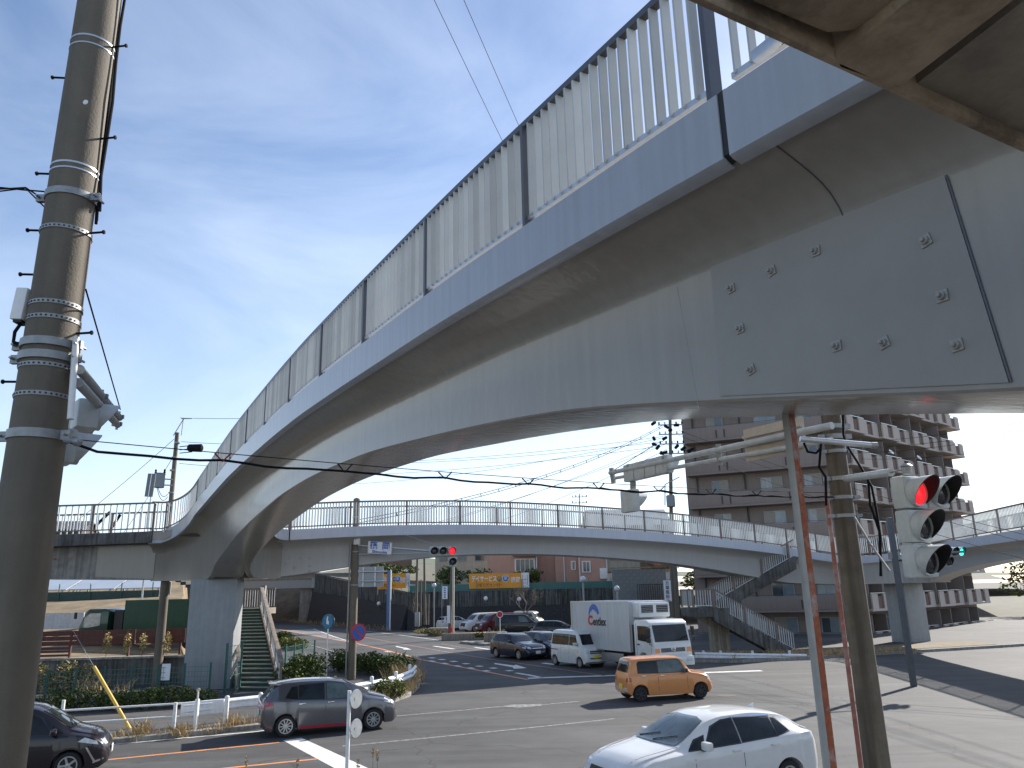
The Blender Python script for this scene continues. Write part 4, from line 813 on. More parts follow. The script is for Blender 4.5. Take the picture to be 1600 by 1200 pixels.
# ------------------------------------------------------------------ vehicles
TYRE = pm('tyre', (.016, .016, .017), .85, var=.25, scale=20); RIM = pm('alloy', (.42, .43, .44), .35, metal=.8, var=.15, scale=12); DARKT = pm('dark_trim', (.022, .022, .024), .55, var=.2); CHROME = pm('chrome', (.7, .7, .72), .12, metal=1, var=.05)
CGLASS = pm('car_glass', (.014, .018, .02), .04, var=.5, scale=2, spec=.32); CGLASSL = pm('car_glass_light', (.09, .12, .115), .05, var=.5, scale=2.2)
HEADL = pm('headlight_glass', (.55, .58, .62), .1, var=.25, scale=18, coat=.6); TAILL = pm('taillight_red', (.42, .012, .015), .15, var=.25, scale=20, coat=.5); AMBER = pm('amber_lens', (.75, .22, .02), .2, var=.2, coat=.4)
PLATEW = pm('plate_white', (.68, .70, .68), .4, var=.06, scale=30); PLATEY = pm('plate_yellow', (.78, .58, .03), .4, var=.06, scale=30)
def carpaint(name, c, metal=.0, rough=.28): return pm(name, c, rough, metal=metal, var=.04, scale=3, coat=.75, spec=.25)
WHEELS = {}
def wheel_mesh(rw, spokes, dark):
    k = (rw, spokes, dark)
    if k in WHEELS: return WHEELS[k]
    mb = MB(); wd = .19; ri = rw * .68
    mb.lathe([(ri, -wd/2), (rw - .025, -wd/2), (rw - .004, -wd/2 + .03), (rw, 0), (rw - .004, wd/2 - .03), (rw - .025, wd/2), (ri, wd/2 - .005), (ri - .01, .02)], (0, 0, 0), (0, 1, 0), 28, caps=True); o1 = mb.build('wheel', TYRE, None, smooth=40)
    mb = MB(); 
    mb.lathe([(ri, wd/2 - .012), (ri, wd/2 + .002), (ri - .025, wd/2 + .002), (ri - .035, wd/2 - .03)], (0, 0, 0), (0, 1, 0), 28, caps=False)
    for i in range(spokes):
        a = 2*PI*i/spokes; u = Vector((math.cos(a), 0, math.sin(a))); mb.bar(u * .03 + Vector((0, wd/2 - .012, 0)), u * (ri - .02) + Vector((0, wd/2 - .006, 0)), .05 if spokes < 9 else .028, .03, up=Vector((0, 1, 0)))
    mb.lathe([(.055, wd/2 - .03), (.055, wd/2 + .002), (.03, wd/2 + .006), (.001, wd/2 + .006)], (0, 0, 0), (0, 1, 0), 14)
    o2 = mb.build('rim', DARKT if dark else RIM, None, smooth=35)
    mb = MB(); mb.lathe([(ri - .02, wd/2 - .055), (.001, wd/2 - .05)], (0, 0, 0), (0, 1, 0), 20); o3 = mb.build('brake_disc', DARKT, None)
    WHEELS[k] = [o.data for o in (o1, o2, o3)]
    for o in (o1, o2, o3): bpy.data.objects.remove(o)
    return WHEELS[k]
class Car: pass
def car(name, label, cat, sp, paint, loc, head, group=None):
    """body lofted from side, belt and plan profiles; glass, lamps and trims laid on it by casting rays"""
    Ln, Wd, rw, zc = sp['L'], sp['W'], sp['rw'], sp.get('zc', .2); xr_, xf = sp['ro'], sp['ro'] + sp['wb']; ra = rw + .055
    t = thing(name, label, cat, (0, 0, 0), group)
    xs = {0.0, Ln}
    for p in sp['roof']: xs.add(p[0])
    for p in sp['belt']: xs.add(p[0])
    for p in sp['plan']: xs.add(p[0])
    for xc in (xr_, xf):
        for k in range(13): xs.add(xc - ra + 2*ra*k/12)
        xs.add(xc - ra - .006); xs.add(xc + ra + .006)
    x = 0
    while x < Ln: xs.add(round(x, 3)); x += .14
    xs = sorted(q for q in xs if 0 <= q <= Ln); xs = [q for i, q in enumerate(xs) if i == 0 or q - xs[i-1] > .003]
    rings = []
    for x in xs:
        wf = itp(sp['plan'], x); hw = Wd/2 * wf; zr = itp(sp['roof'], x); zb = min(itp(sp['belt'], x), zr - .015); hr = min(hw * .95, Wd/2 * itp(sp['rw_'], x)) if zr - zb > .1 else hw * lerp(.9, min(.95, itp(sp['rw_'], x) / wf), max(0, (zr - zb)) / .1)
        zl = zc + max(0, .16 - x) * .8 + max(0, .2 - (Ln - x)) * .6
        e = zl; arch = False
        for xc in (xr_, xf):
            if abs(x - xc) <= ra: e = max(e, rw + math.sqrt(max(0, ra*ra - (x - xc)**2)) * .98); arch = True
        def wz(z): 
            q = (z - zl) / max(zb - zl, .01); return hw * (lerp(.955, 1, min(1, q / .35)) if q < .35 else lerp(1, .975, min(1, (q - .35) / .65)))
        bulge = .012 if arch else 0
        side = [(wz(e) + bulge, e), (wz(lerp(e, zb, .12)) + bulge, lerp(e, zb, .12)), (wz(lerp(e, zb, .45)) + bulge * .5, lerp(e, zb, .45)), (wz(lerp(e, zb, .82)), lerp(e, zb, .82)), (hw * .965, lerp(e, zb, .95)), (hw * .945, zb)]
        rho = min(.09, (zr - zb) * .55); dz = zr - rho - zb; b0 = hw * .945
        tum = [(lerp(b0, hr, .35) + .012 * min(1, dz * 3), zb + dz * .35), (lerp(b0, hr, .7) + .012 * min(1, dz * 3), zb + dz * .7), (hr, zr - rho), (hr - rho * .35, zr - rho * .35), (hr - rho * 1.1, zr - rho * .06), (hr * .5, zr + .014), (0, zr + .02)]
        half = [(0, zl), (hw * .6, zl), (hw * .62, e)] + side + tum
        ring = [Vector((x - Ln/2, y, z)) for y, z in half] + [Vector((x - Ln/2, -y, z)) for y, z in half[-2:0:-1]]
        rings.append(ring)
    mb = MB(); mb.loft(rings); body = mb.build('body', paint, t, smooth=32)
    me = body.data; bvh = BVHTree.FromPolygons([v.co for v in me.vertices], [p.vertices for p in me.polygons])
    def panel(nm, poly, face, mat, parent=None, off=.006, seg=.12):
        """poly in (x from the rear, z) for sides 'L'/'R', in (y, z) for 'F'/'B', in (x, y) for 'T'"""
        b = bmesh.new(); vs = [b.verts.new((p[0], p[1], 0)) for p in poly]; b.faces.new(vs); bmesh.ops.triangulate(b, faces=b.faces[:])
        for _ in range(6):
            le = [q for q in b.edges if q.calc_length() > seg]
            if not le: break
            bmesh.ops.subdivide_edges(b, edges=le, cuts=1); bmesh.ops.triangulate(b, faces=b.faces[:])
        bad = []
        for v in b.verts:
            p, q = v.co.x, v.co.y
            if face in 'LR': s_ = 1 if face == 'L' else -1; o, d = Vector((p - Ln/2, 3 * s_, q)), Vector((0, -s_, 0))
            elif face in 'FB': s_ = 1 if face == 'F' else -1; o, d = Vector((6 * s_, p, q)), Vector((-s_, 0, 0))
            else: o, d = Vector((p - Ln/2, q, 5)), Vector((0, 0, -1))
            h = bvh.ray_cast(o, d)
            if h[0] is None: bad.append(v); continue
            n = h[1] if h[1].dot(d) < 0 else -h[1]; v.co = h[0] + n * off
        bmesh.ops.delete(b, geom=bad, context='VERTS')
        # turn the rim back into the body so the piece has thickness
        r = bmesh.ops.extrude_edge_only(b, edges=[e for e in b.edges if e.is_boundary]); 
        for v in [g for g in r['geom'] if isinstance(g, bmesh.types.BMVert)]:
            nv = v.link_edges[0].other_vert(v)
            if face in 'LR': v.co.y -= (.02 if face == 'L' else -.02)
            elif face in 'FB': v.co.x -= (.02 if face == 'F' else -.02)
            else: v.co.z -= .02
        bmesh.ops.recalc_face_normals(b, faces=b.faces[:])
        m_ = bpy.data.meshes.new(nm); b.to_mesh(m_); b.free(); m_.materials.append(mat); m_.polygons.foreach_set('use_smooth', [True] * len(m_.polygons)); m_.set_sharp_from_angle(angle=R(45))
        o = bpy.data.objects.new(nm, m_); col.objects.link(o); return attach(o, parent or t)
    def hit(face, p, q):
        if face in 'LR': s_ = 1 if face == 'L' else -1; h = bvh.ray_cast(Vector((p - Ln/2, 3 * s_, q)), Vector((0, -s_, 0)))
        elif face in 'FB': s_ = 1 if face == 'F' else -1; h = bvh.ray_cast(Vector((6 * s_, p, q)), Vector((-s_, 0, 0)))
        else: h = bvh.ray_cast(Vector((p - Ln/2, q, 5)), Vector((0, 0, -1)))
        return h[0]
    gl = sp.get('glass', CGLASS)
    for f in 'LR':
        for k, pl in enumerate(sp['windows']):
            cx, cz = sum(p[0] for p in pl) / len(pl), sum(p[1] for p in pl) / len(pl); panel('window_seal', [(p[0] + (.028 if p[0] > cx else -.028), p[1] + (.022 if p[1] > cz else -.022)) for p in pl], f, DARKT, off=.003)
            panel('side_window', pl, f, sp.get('glassk', {}).get(k, gl))
        for x in sp.get('seams', []):
            panel('door_seam', [(x - .006, zc + .14), (x + .006, zc + .14), (x + .006, sp['seamtop']), (x - .006, sp['seamtop'])], f, DARKT, off=.002, seg=.3)
        if 'sill' in sp: panel('sill_trim', [(xr_ + ra + .02, zc + .01), (xf - ra - .02, zc + .01), (xf - ra - .02, zc + .09), (xr_ + ra + .02, zc + .09)], f, sp['sill'], seg=.4)
        for x, z in sp.get('handles', []):
            h = hit(f, x, z)
            if h: mb = MB(); s_ = 1 if f == 'L' else -1; mb.box(h + Vector((0, .016 * s_, 0)), (.19, .03, .032)); mb.build('door_handle', sp.get('hmat', paint), t, bevel=.008)
        mx_, mz = sp['mirror']; s_ = 1 if f == 'L' else -1; h = hit(f, mx_, mz)
        mb = MB(); mb.box(h + Vector((0, .15 * s_, .05)), (.12, .22, .15)); mo = mb.build('door_mirror', sp.get('mmat', paint), t, bevel=.04); mb = MB(); mb.box(h + Vector((-.062, .15 * s_, .05)), (.01, .18, .11)); mb.build('mirror_glass', CHROME, mo); mb = MB(); mb.box(h + Vector((0, .04 * s_, -.02)), (.06, .12, .04)); mb.build('mirror_arm', DARKT, mo)
        for pl in sp.get('taillight_side', []): panel('taillight', pl, f, TAILL)
        for pl in sp.get('headlight_side', []): panel('headlight', pl, f, HEADL)
        for pl, m_ in sp.get('trim_side', []): panel('trim', pl, f, m_, off=.008)
    for s_ in (-1, 1): panel('bonnet_seam', [(xf - .30, s_ * (Wd*.385)), (Ln - .32, s_ * (Wd*.30)), (Ln - .32, s_ * (Wd*.30) + .012), (xf - .30, s_ * (Wd*.385) + .012)], 'T', DARKT, off=.002, seg=.2)
    panel('windscreen', sp['windscreen'], 'F', sp.get('wsglass', gl), off=.014, seg=.09); 
    if 'rear_window' in sp: panel('rear_window', sp['rear_window'], 'B', gl)
    def mir(pl): return [(-p[0], p[1]) for p in pl][::-1]
    for pl in sp.get('headlight', []): panel('headlight', pl, 'F', HEADL, seg=.08); panel('headlight', mir(pl), 'F', HEADL, seg=.08)
    for pl in sp.get('taillight', []): panel('taillight', pl, 'B', TAILL); panel('taillight', mir(pl), 'B', TAILL)
    for pl, m_ in sp.get('front', []): panel('grille' if m_ is DARKT else 'trim', pl, 'F', m_, off=.01)
    for pl, m_ in sp.get('back', []): panel('trim', pl, 'B', m_, off=.008)
    for f, z, m_ in sp.get('plates', []):
        h = hit(f, 0, z); s_ = 1 if f == 'F' else -1
        if h: mb = MB(); mb.box(h + Vector((.022 * s_, 0, 0)), (.02, .33, .165)); mb.build('number_plate', m_, t, bevel=.004)
    for y in sp.get('wipers', []):
        a = hit('F', y, sp['wz']); b = hit('F', y + .45, sp['wz'] + .09)
        if a and b: mb = MB(); mb.tube([a + Vector((.02, 0, .02)), b + Vector((.02, 0, .02))], .009, 5); mb.build('wiper', DARKT, t)
    if 'fin' in sp: h = hit('T', sp['fin'], 0); mb = MB(); mb.loft([[h + Vector((a, -w_, -.01)), h + Vector((a, w_, -.01)), h + Vector((a - .03, w_ * .3, z)), h + Vector((a - .03, -w_ * .3, z))] for a, w_, z in ((-.09, .03, .075), (.09, .012, .01))]); mb.build('roof_fin', paint, t, smooth=40)
    if 'spoiler' in sp: 
        h = hit('T', sp['spoiler'], 0); mb = MB(); mb.loft([[h + Vector((.12, y, .005)), h + Vector((-.2, y, .01)), h + Vector((-.2, y, -.04)), h + Vector((.12, y, -.02))] for y in (-Wd*.36, Wd*.36)]); mb.build('spoiler', paint, t, bevel=.012)
    wm = wheel_mesh(rw, sp.get('spokes', 6), sp.get('darkrim', False))
    for xc in (xr_, xf):
        for s_ in (1, -1):
            wo = inst('wheel', wm[0], t, (xc - Ln/2, s_ * (Wd/2 - .115), rw), 0 if s_ > 0 else PI)
            for nm, m_ in (('rim', wm[1]), ('brake_disc', wm[2])): o = bpy.data.objects.new(nm, m_); col.objects.link(o); o.parent = wo
    t.location = (loc[0], loc[1], loc[2] if len(loc) > 2 else 0); t.rotation_euler = (0, 0, R(head)); return t
def at_wheels(g, sp, head, side='R'):
    """centre of a car whose mid-wheelbase point on one side touches the ground at g"""
    a = R(head); f = Vector((math.cos(a), math.sin(a), 0)); r = Vector((f.y, -f.x, 0)) * (1 if side == 'R' else -1)
    mid = sp['ro'] + sp['wb']/2 - sp['L']/2; return Vector((g[0], g[1], 0)) - r * (sp['W']/2 - .1) - f * mid
PLAN = lambda Ln: [(0, .80), (.06, .88), (.25, .965), (.8, 1), (Ln - 1.0, 1), (Ln - .4, .965), (Ln - .14, .87), (Ln - .04, .76), (Ln, .68)]
BOXPLAN = lambda Ln: [(0, .9), (.05, .965), (.2, .99), (.6, 1), (Ln - .6, 1), (Ln - .25, .97), (Ln - .08, .90), (Ln, .8)]
SP = {}
SP['hatch'] = dict(L=4.1, W=1.69, rw=.305, ro=.70, wb=2.6, zc=.19, plan=PLAN(4.1), roof=[(0, .78), (.03, .98), (.12, 1.08), (.3, 1.32), (.48, 1.46), (1.2, 1.52), (1.9, 1.51), (2.4, 1.44), (2.65, 1.35), (3.2, 1.06), (3.4, 1.0), (3.75, .90), (3.98, .76), (4.07, .62), (4.1, .5)],
  belt=[(0, .76), (.1, .98), (.5, 1.04), (1.4, .98), (2.6, .93), (3.2, .92), (3.5, .88), (3.9, .74), (4.1, .48)], rw_=[(0, .70), (.5, .70), (2.4, .70), (3.2, .80), (4.1, .7)],
  windows=[[(.66, 1.08), (1.02, 1.02), (1.02, 1.37), (.86, 1.36)], [(1.06, 1.02), (1.80, .985), (1.80, 1.42), (1.06, 1.39)], [(1.88, .985), (2.62, .965), (2.72, 1.02), (2.35, 1.36), (2.05, 1.42), (1.88, 1.43)], [(2.74, .97), (3.0, .96), (2.80, 1.09)]], glassk={2: CGLASSL}, seams=[1.84, 2.86], seamtop=.98,
  handles=[(1.15, .90), (2.0, .89)], hmat=CHROME, mirror=(2.78, .97), windscreen=[(-.60, 1.06), (.60, 1.06), (.52, 1.39), (.3, 1.44), (-.3, 1.44), (-.52, 1.39)], rear_window=[(-.56, 1.05), (.56, 1.05), (.47, 1.34), (-.47, 1.34)],
  taillight_side=[[(.05, .82), (.34, .90), (.28, 1.0), (.12, 1.02), (.05, .98)]], headlight_side=[[(3.62, .80), (3.95, .70), (3.9, .78), (3.66, .90)]], headlight=[[(.45, .70), (.66, .72), (.68, .82), (.5, .78)]], taillight=[[(.5, .80), (.68, .80), (.66, 1.0), (.55, 1.0)]],
  front=[([(-.35, .42), (.35, .42), (.4, .62), (-.4, .62)], DARKT), ], plates=[('F', .5, PLATEW), ('B', .66, PLATEW)], sill=pm('red_lip', (.35, .02, .04), .4), spoiler=.42, spokes=10, wipers=[-.45, .02], wz=1.08)
SP['hatch']['trim_side'] = [([(3.9, .22), (4.06, .25), (4.07, .30), (3.9, .28)], MATS['red_lip'])]
SP['kei'] = dict(L=3.4, W=1.475, rw=.275, ro=.47, wb=2.4, zc=.2, plan=BOXPLAN(3.4), roof=[(0, .62), (.02, .84), (.06, .98), (.14, 1.30), (.22, 1.45), (.4, 1.49), (1.4, 1.51), (2.05, 1.49), (2.22, 1.43), (2.52, 1.03), (2.62, .97), (3.0, .92), (3.25, .84), (3.36, .70), (3.4, .5)],
  belt=[(0, .6), (.06, .90), (.3, .93), (2.4, .93), (2.7, .90), (3.15, .80), (3.4, .48)], rw_=[(0, .80), (.3, .80), (2.2, .80), (2.6, .85), (3.4, .78)],
  windows=[[(.42, .99), (1.16, .97), (1.16, 1.38), (.5, 1.37), (.42, 1.3)], [(1.22, .97), (2.34, .97), (2.10, 1.36), (1.95, 1.40), (1.22, 1.39)]], glassk={1: CGLASSL}, seams=[1.19, 2.35], seamtop=.96, handles=[(.62, .88), (1.36, .87)], hmat=CHROME, mirror=(2.24, .98), mmat=DARKT,
  windscreen=[(-.58, 1.03), (.58, 1.03), (.52, 1.36), (-.52, 1.36)], rear_window=[(-.53, 1.0), (.53, 1.0), (.50, 1.34), (.4, 1.37), (-.4, 1.37), (-.50, 1.34)], taillight=[[(.5, .68), (.6, .68), (.61, .82), (.51, .84)]], taillight_side=[[(.05, .70), (.13, .70), (.13, .84), (.05, .84)]], headlight=[[(.4, .62), (.58, .62), (.57, .8), (.42, .8)]], headlight_side=[[(3.16, .66), (3.3, .64), (3.27, .78), (3.17, .82)]],
  back=[([(-.6, .36), (.6, .36), (.6, .46), (-.6, .46)], CHROME)], plates=[('B', .50, PLATEY), ('F', .42, PLATEY)], spokes=7, darkrim=True)
SP['sedan'] = dict(L=4.46, W=1.775, rw=.31, ro=.86, wb=2.67, zc=.19, plan=PLAN(4.46), roof=[(0, .82), (.05, 1.02), (.2, 1.12), (.45, 1.27), (.8, 1.40), (1.5, 1.48), (2.1, 1.47), (2.5, 1.40), (2.72, 1.30), (3.28, 1.03), (3.5, .985), (4.0, .89), (4.27, .76), (4.41, .62), (4.46, .48)],
  belt=[(0, .8), (.15, 1.04), (.6, 1.05), (1.6, .99), (2.8, .94), (3.3, .93), (3.7, .89), (4.2, .73), (4.46, .46)], rw_=[(0, .68), (.6, .68), (2.5, .69), (3.3, .82), (4.46, .72)],
  windows=[[(.72, 1.11), (1.0, 1.06), (1.0, 1.33), (.9, 1.32)], [(1.04, 1.055), (1.86, 1.015), (1.86, 1.38), (1.04, 1.34)], [(1.93, 1.01), (2.72, .985), (2.42, 1.28), (2.2, 1.37), (1.93, 1.385)], [(2.76, .985), (3.06, .975), (2.84, 1.10), (2.66, 1.16)]], seams=[1.895, 2.98], seamtop=1.0, handles=[(1.14, .91), (2.05, .89)], mirror=(2.78, .99),
  windscreen=[(-.64, 1.04), (.64, 1.04), (.60, 1.2), (.52, 1.38), (.3, 1.42), (-.3, 1.42), (-.52, 1.38), (-.60, 1.2)], rear_window=[(-.5, 1.12), (.5, 1.12), (.45, 1.34), (-.45, 1.34)], headlight=[[(.42, .66), (.62, .66), (.64, .76), (.55, .76)]], headlight_side=[[(3.92, .74), (4.3, .62), (4.28, .70), (3.98, .84)]], taillight=[[(.5, .86), (.7, .86), (.68, 1.02), (.52, 1.02)]],
  front=[([(-.36, .55), (.36, .55), (.42, .69), (-.42, .69)], DARKT), ([(-.3, .605), (.3, .605), (.33, .63), (-.33, .63)], CHROME), ([(-.5, .3), (.5, .3), (.45, .42), (-.45, .42)], DARKT)], plates=[('F', .48, PLATEW)], wipers=[-.5, .0], wz=1.06, fin=.95, spokes=10, trim_side=[([(1.0, 1.37), (1.95, 1.42), (1.95, 1.44), (1.0, 1.395)], CHROME)], wsglass=pm('windscreen_glass', (.075, .10, .11), .05, var=.6, scale=1.6))
SP['mpv'] = dict(L=4.23, W=1.69, rw=.30, ro=.66, wb=2.75, zc=.18, plan=PLAN(4.23), roof=[(0, .8), (.04, 1.1), (.14, 1.4), (.3, 1.6), (.6, 1.66), (2.0, 1.67), (2.6, 1.58), (2.95, 1.40), (3.4, 1.09), (3.55, 1.03), (3.9, .93), (4.1, .80), (4.2, .64), (4.23, .5)], belt=[(0, .78), (.1, 1.0), (1.5, 1.02), (3.0, .96), (3.45, .95), (3.8, .88), (4.05, .74), (4.23, .48)], rw_=[(0, .74), (2.6, .74), (3.4, .82), (4.23, .72)],
  windows=[[(.5, 1.1), (1.3, 1.06), (1.3, 1.5), (.6, 1.5)], [(1.36, 1.06), (2.15, 1.03), (2.15, 1.53), (1.36, 1.52)], [(2.22, 1.03), (3.0, 1.0), (2.72, 1.36), (2.45, 1.5), (2.22, 1.52)], [(3.02, 1.0), (3.26, .99), (2.98, 1.2)]], seams=[2.19, 3.2], seamtop=1.0, handles=[(2.35, .92)], hmat=CHROME, mirror=(3.06, 1.02), windscreen=[(-.62, 1.09), (.62, 1.09), (.55, 1.5), (-.55, 1.5)], rear_window=[(-.55, 1.1), (.55, 1.1), (.5, 1.5), (-.5, 1.5)],
  headlight_side=[[(3.56, .80), (4.0, .70), (3.96, .78), (3.7, .88)]], headlight=[[(.44, .68), (.62, .68), (.64, .80), (.5, .8)]], front=[([(-.45, .28), (.45, .28), (.5, .5), (-.5, .5)], DARKT)], trim_side=[([(3.74, .66), (3.78, .66), (3.98, .34), (3.94, .32)], CHROME), ([(3.92, .3), (4.14, .36), (4.14, .4), (3.92, .35)], CHROME)], plates=[('F', .5, PLATEW)], spokes=5, wipers=[-.4], wz=1.12)
SP['van'] = dict(L=3.4, W=1.475, rw=.27, ro=.45, wb=2.4, zc=.21, plan=BOXPLAN(3.4), roof=[(0, .7), (.02, 1.1), (.08, 1.6), (.18, 1.84), (.4, 1.88), (2.2, 1.88), (2.5, 1.83), (2.66, 1.74), (3.02, 1.18), (3.1, 1.10), (3.26, 1.0), (3.36, .86), (3.4, .5)], belt=[(0, .68), (.1, 1.04), (2.6, 1.04), (3.0, 1.02), (3.2, .94), (3.4, .48)], rw_=[(0, .84), (2.5, .84), (3.1, .88), (3.4, .82)],
  windows=[[(.18, 1.14), (1.05, 1.14), (1.05, 1.66), (.26, 1.66)], [(1.12, 1.14), (1.82, 1.14), (1.82, 1.66), (1.12, 1.66)], [(1.92, 1.14), (2.62, 1.12), (2.66, 1.2), (2.45, 1.62), (1.92, 1.66)]], seams=[1.08, 1.87, 2.74], seamtop=1.1, handles=[(1.25, .98), (2.0, .98)], mirror=(2.66, 1.16), windscreen=[(-.6, 1.16), (.6, 1.16), (.56, 1.68), (-.56, 1.68)], rear_window=[(-.56, 1.2), (.56, 1.2), (.52, 1.66), (-.52, 1.66)],
  headlight=[[(.44, .74), (.62, .74), (.62, .92), (.44, .92)]], front=[([(-.38, .80), (.38, .80), (.38, .87), (-.38, .87)], DARKT), ([(-.38, .72), (.38, .72), (.38, .77), (-.38, .77)], DARKT), ([(-.4, .46), (.4, .46), (.4, .52), (-.4, .52)], DARKT)], plates=[('F', .58, PLATEY)], trim_side=[([(.1, .84), (.8, .84), (.8, .88), (.1, .88)], DARKT)], spokes=8)
SP['wagon'] = dict(L=4.4, W=1.695, rw=.305, ro=.9, wb=2.6, zc=.19, plan=PLAN(4.4), roof=[(0, .82), (.05, 1.02), (.16, 1.1), (.38, 1.38), (.6, 1.45), (1.5, 1.475), (2.1, 1.45), (2.45, 1.37), (3.1, 1.05), (3.3, .99), (3.9, .90), (4.2, .78), (4.36, .62), (4.4, .48)], belt=[(0, .8), (.2, 1.0), (1.5, .98), (3.1, .93), (3.6, .88), (4.15, .74), (4.4, .46)], rw_=[(0, .7), (2.4, .7), (3.1, .82), (4.4, .72)],
  windows=[[(.42, 1.06), (.98, 1.04), (.98, 1.36), (.5, 1.34)], [(1.04, 1.04), (1.8, 1.01), (1.8, 1.38), (1.04, 1.36)], [(1.87, 1.0), (2.68, .985), (2.4, 1.28), (2.2, 1.36), (1.87, 1.38)]], seams=[1.83, 2.84], seamtop=1.0, handles=[(1.15, .9), (2.0, .89)], mirror=(2.72, .99), windscreen=[(-.6, 1.06), (.6, 1.06), (.52, 1.37), (-.52, 1.37)], rear_window=[(-.55, 1.08), (.55, 1.08), (.48, 1.36), (-.48, 1.36)], headlight=[[(.42, .64), (.64, .66), (.66, .8), (.48, .76)]], headlight_side=[[(3.9, .72), (4.2, .66), (4.15, .78), (3.95, .84)]], taillight=[[(.52, .8), (.68, .8), (.66, 1.0), (.54, 1.0)]],
  front=[([(-.4, .52), (.4, .52), (.42, .62), (-.42, .62)], DARKT), ([(-.36, .66), (.36, .66), (.36, .69), (-.36, .69)], CHROME)], plates=[('F', .46, PLATEW), ('B', .7, PLATEW)], spokes=8)
SP['minivan'] = dict(L=4.65, W=1.71, rw=.315, ro=.85, wb=2.83, zc=.19, plan=BOXPLAN(4.65), roof=[(0, .8), (.03, 1.1), (.1, 1.6), (.22, 1.8), (.6, 1.86), (2.6, 1.86), (3.05, 1.78), (3.35, 1.58), (3.8, 1.2), (3.95, 1.12), (4.35, 1.0), (4.55, .86), (4.63, .66), (4.65, .5)], belt=[(0, .78), (.1, 1.08), (3.3, 1.06), (3.8, 1.04), (4.2, .96), (4.5, .78), (4.65, .48)], rw_=[(0, .78), (3.1, .78), (3.8, .84), (4.65, .76)],
  windows=[[(.3, 1.16), (1.25, 1.16), (1.25, 1.66), (.4, 1.66)], [(1.32, 1.16), (2.3, 1.16), (2.3, 1.68), (1.32, 1.68)], [(2.38, 1.15), (3.35, 1.12), (3.1, 1.5), (2.85, 1.66), (2.38, 1.68)]], glassk={2: CGLASSL}, seams=[1.3, 2.34, 3.42], seamtop=1.14, handles=[(1.45, 1.0), (2.5, .99)], mirror=(3.44, 1.14), windscreen=[(-.64, 1.2), (.64, 1.2), (.58, 1.68), (-.58, 1.68)], rear_window=[(-.58, 1.16), (.58, 1.16), (.54, 1.66), (-.54, 1.66)], headlight=[[(.48, .74), (.7, .74), (.7, .9), (.48, .9)]], taillight=[[(.6, .9), (.74, .9), (.72, 1.4), (.62, 1.4)]], front=[([(-.45, .55), (.45, .55), (.45, .9), (-.45, .9)], DARKT)], plates=[('F', .5, PLATEW), ('B', .8, PLATEW)], spokes=8)
hd = 23
SILVER = carpaint('paint_grey', (.145, .145, .155), .6, .2); ORG = carpaint('paint_orange', (.62, .26, .09), .1, .3); PWHITE = carpaint('paint_white', (.62, .62, .605)); PBLACK = carpaint('paint_plum_black', (.014, .010, .014)); PNAVY = carpaint('paint_navy', (.012, .016, .03)); PDRED = carpaint('paint_dark_red', (.11, .012, .018)); PSILV = carpaint('paint_slate', (.06, .065, .075), .3)
w1, w2 = G(445, 1152), G(582, 1140); hd = math.degrees(math.atan2(w2.y - w1.y, w2.x - w1.x)); car('hatchback_car', 'grey hatchback with dark side glass passing the white guard rail', 'car', SP['hatch'], SILVER, at_wheels((w1 + w2) / 2, SP['hatch'], hd), hd)
w1, w2 = G(1007, 1096), G(1089.5, 1091.5); g = (w1 + w2) / 2; car('kei_car', 'orange boxy kei car with yellow rear plate crossing the junction', 'car', SP['kei'], ORG, at_wheels(g, SP['kei'], 14), 14)
w1, w2 = G(872, 1039), G(905, 1044.5); g = (w1 + w2) / 2; car('kei_van', 'white kei van with yellow front plate waiting beside the truck', 'van', SP['van'], carpaint('paint_van_white', (.62, .64, .63)), at_wheels(g, SP['van'], -60), -60)
w1, w2 = G(782, 1028), G(806, 1031); g = (w1 + w2) / 2; car('estate_car', 'navy estate car heading the queue at the white stop line', 'car', SP['wagon'], PNAVY, at_wheels(g, SP['wagon'], -57), -57)
g = G(853, 1029.5); g = g + Vector((-.6, 1.2, 0)); car('compact_car', 'dark slate compact car half hidden behind the white kei van', 'car', SP['hatch'], PSILV, at_wheels(g, SP['hatch'], -60), -60)
# white hatchback close by, coming from the right
p = G(1060, 1103, 1.49); car('white_hatchback', 'pearl white hatchback with a roof fin nearest the viewer', 'car', SP['sedan'], PWHITE, (p.x + .12, p.y - 1.25, 0), 205).scale = (1.06, 1.06, 1.06)
p = G(152, 1178, .45); a = R(22); car('dark_minivan', 'plum black people carrier half hidden behind the concrete pole', 'car', SP['mpv'], PBLACK, (p.x - 2.1 * math.cos(a) - .75 * math.sin(a) * -1 - .25, p.y - 2.1 * math.sin(a) + .55, 0), 22)
# car park
def lot(px, py, label, sp, paint, head, nm='parked_car'): g = G(px, py); return car(nm, label, 'car', SP[sp], paint, (g.x, g.y, 0), head, 'cars in the car park under the wall')
lot(712, 983.5, 'white estate parked furthest along under the retaining wall', 'wagon', PWHITE, 40)
lot(752, 986, 'white people carrier parked behind the bare round tree', 'minivan', carpaint('paint_pale', (.6, .6, .58)), 215)
lot(775, 987.5, 'dark red people carrier parked beside the white one', 'minivan', PDRED, 215)
lot(812, 990.5, 'black people carrier parked nearest the car park entrance', 'minivan', carpaint('paint_black', (.010, .010, .012)), -8)
lot(826, 983, 'cream kei van parked close under the stained wall', 'van', carpaint('paint_cream', (.5, .48, .40)), -30)
lot(874, 997, 'dark estate parked behind the waiting cars', 'wagon', carpaint('paint_ink', (.012, .013, .017)), -12)
lot(908, 997, 'black compact parked with its back to the white truck', 'hatch', carpaint('paint_soot', (.015, .015, .016)), -100)
g = Yp(1034, 899, 93.6); c = car('parked_car', 'small coral red car in the timber car port', 'car', SP['kei'], carpaint('paint_coral', (.45, .12, .09)), (g.x, 95.4, 6.33), -95)
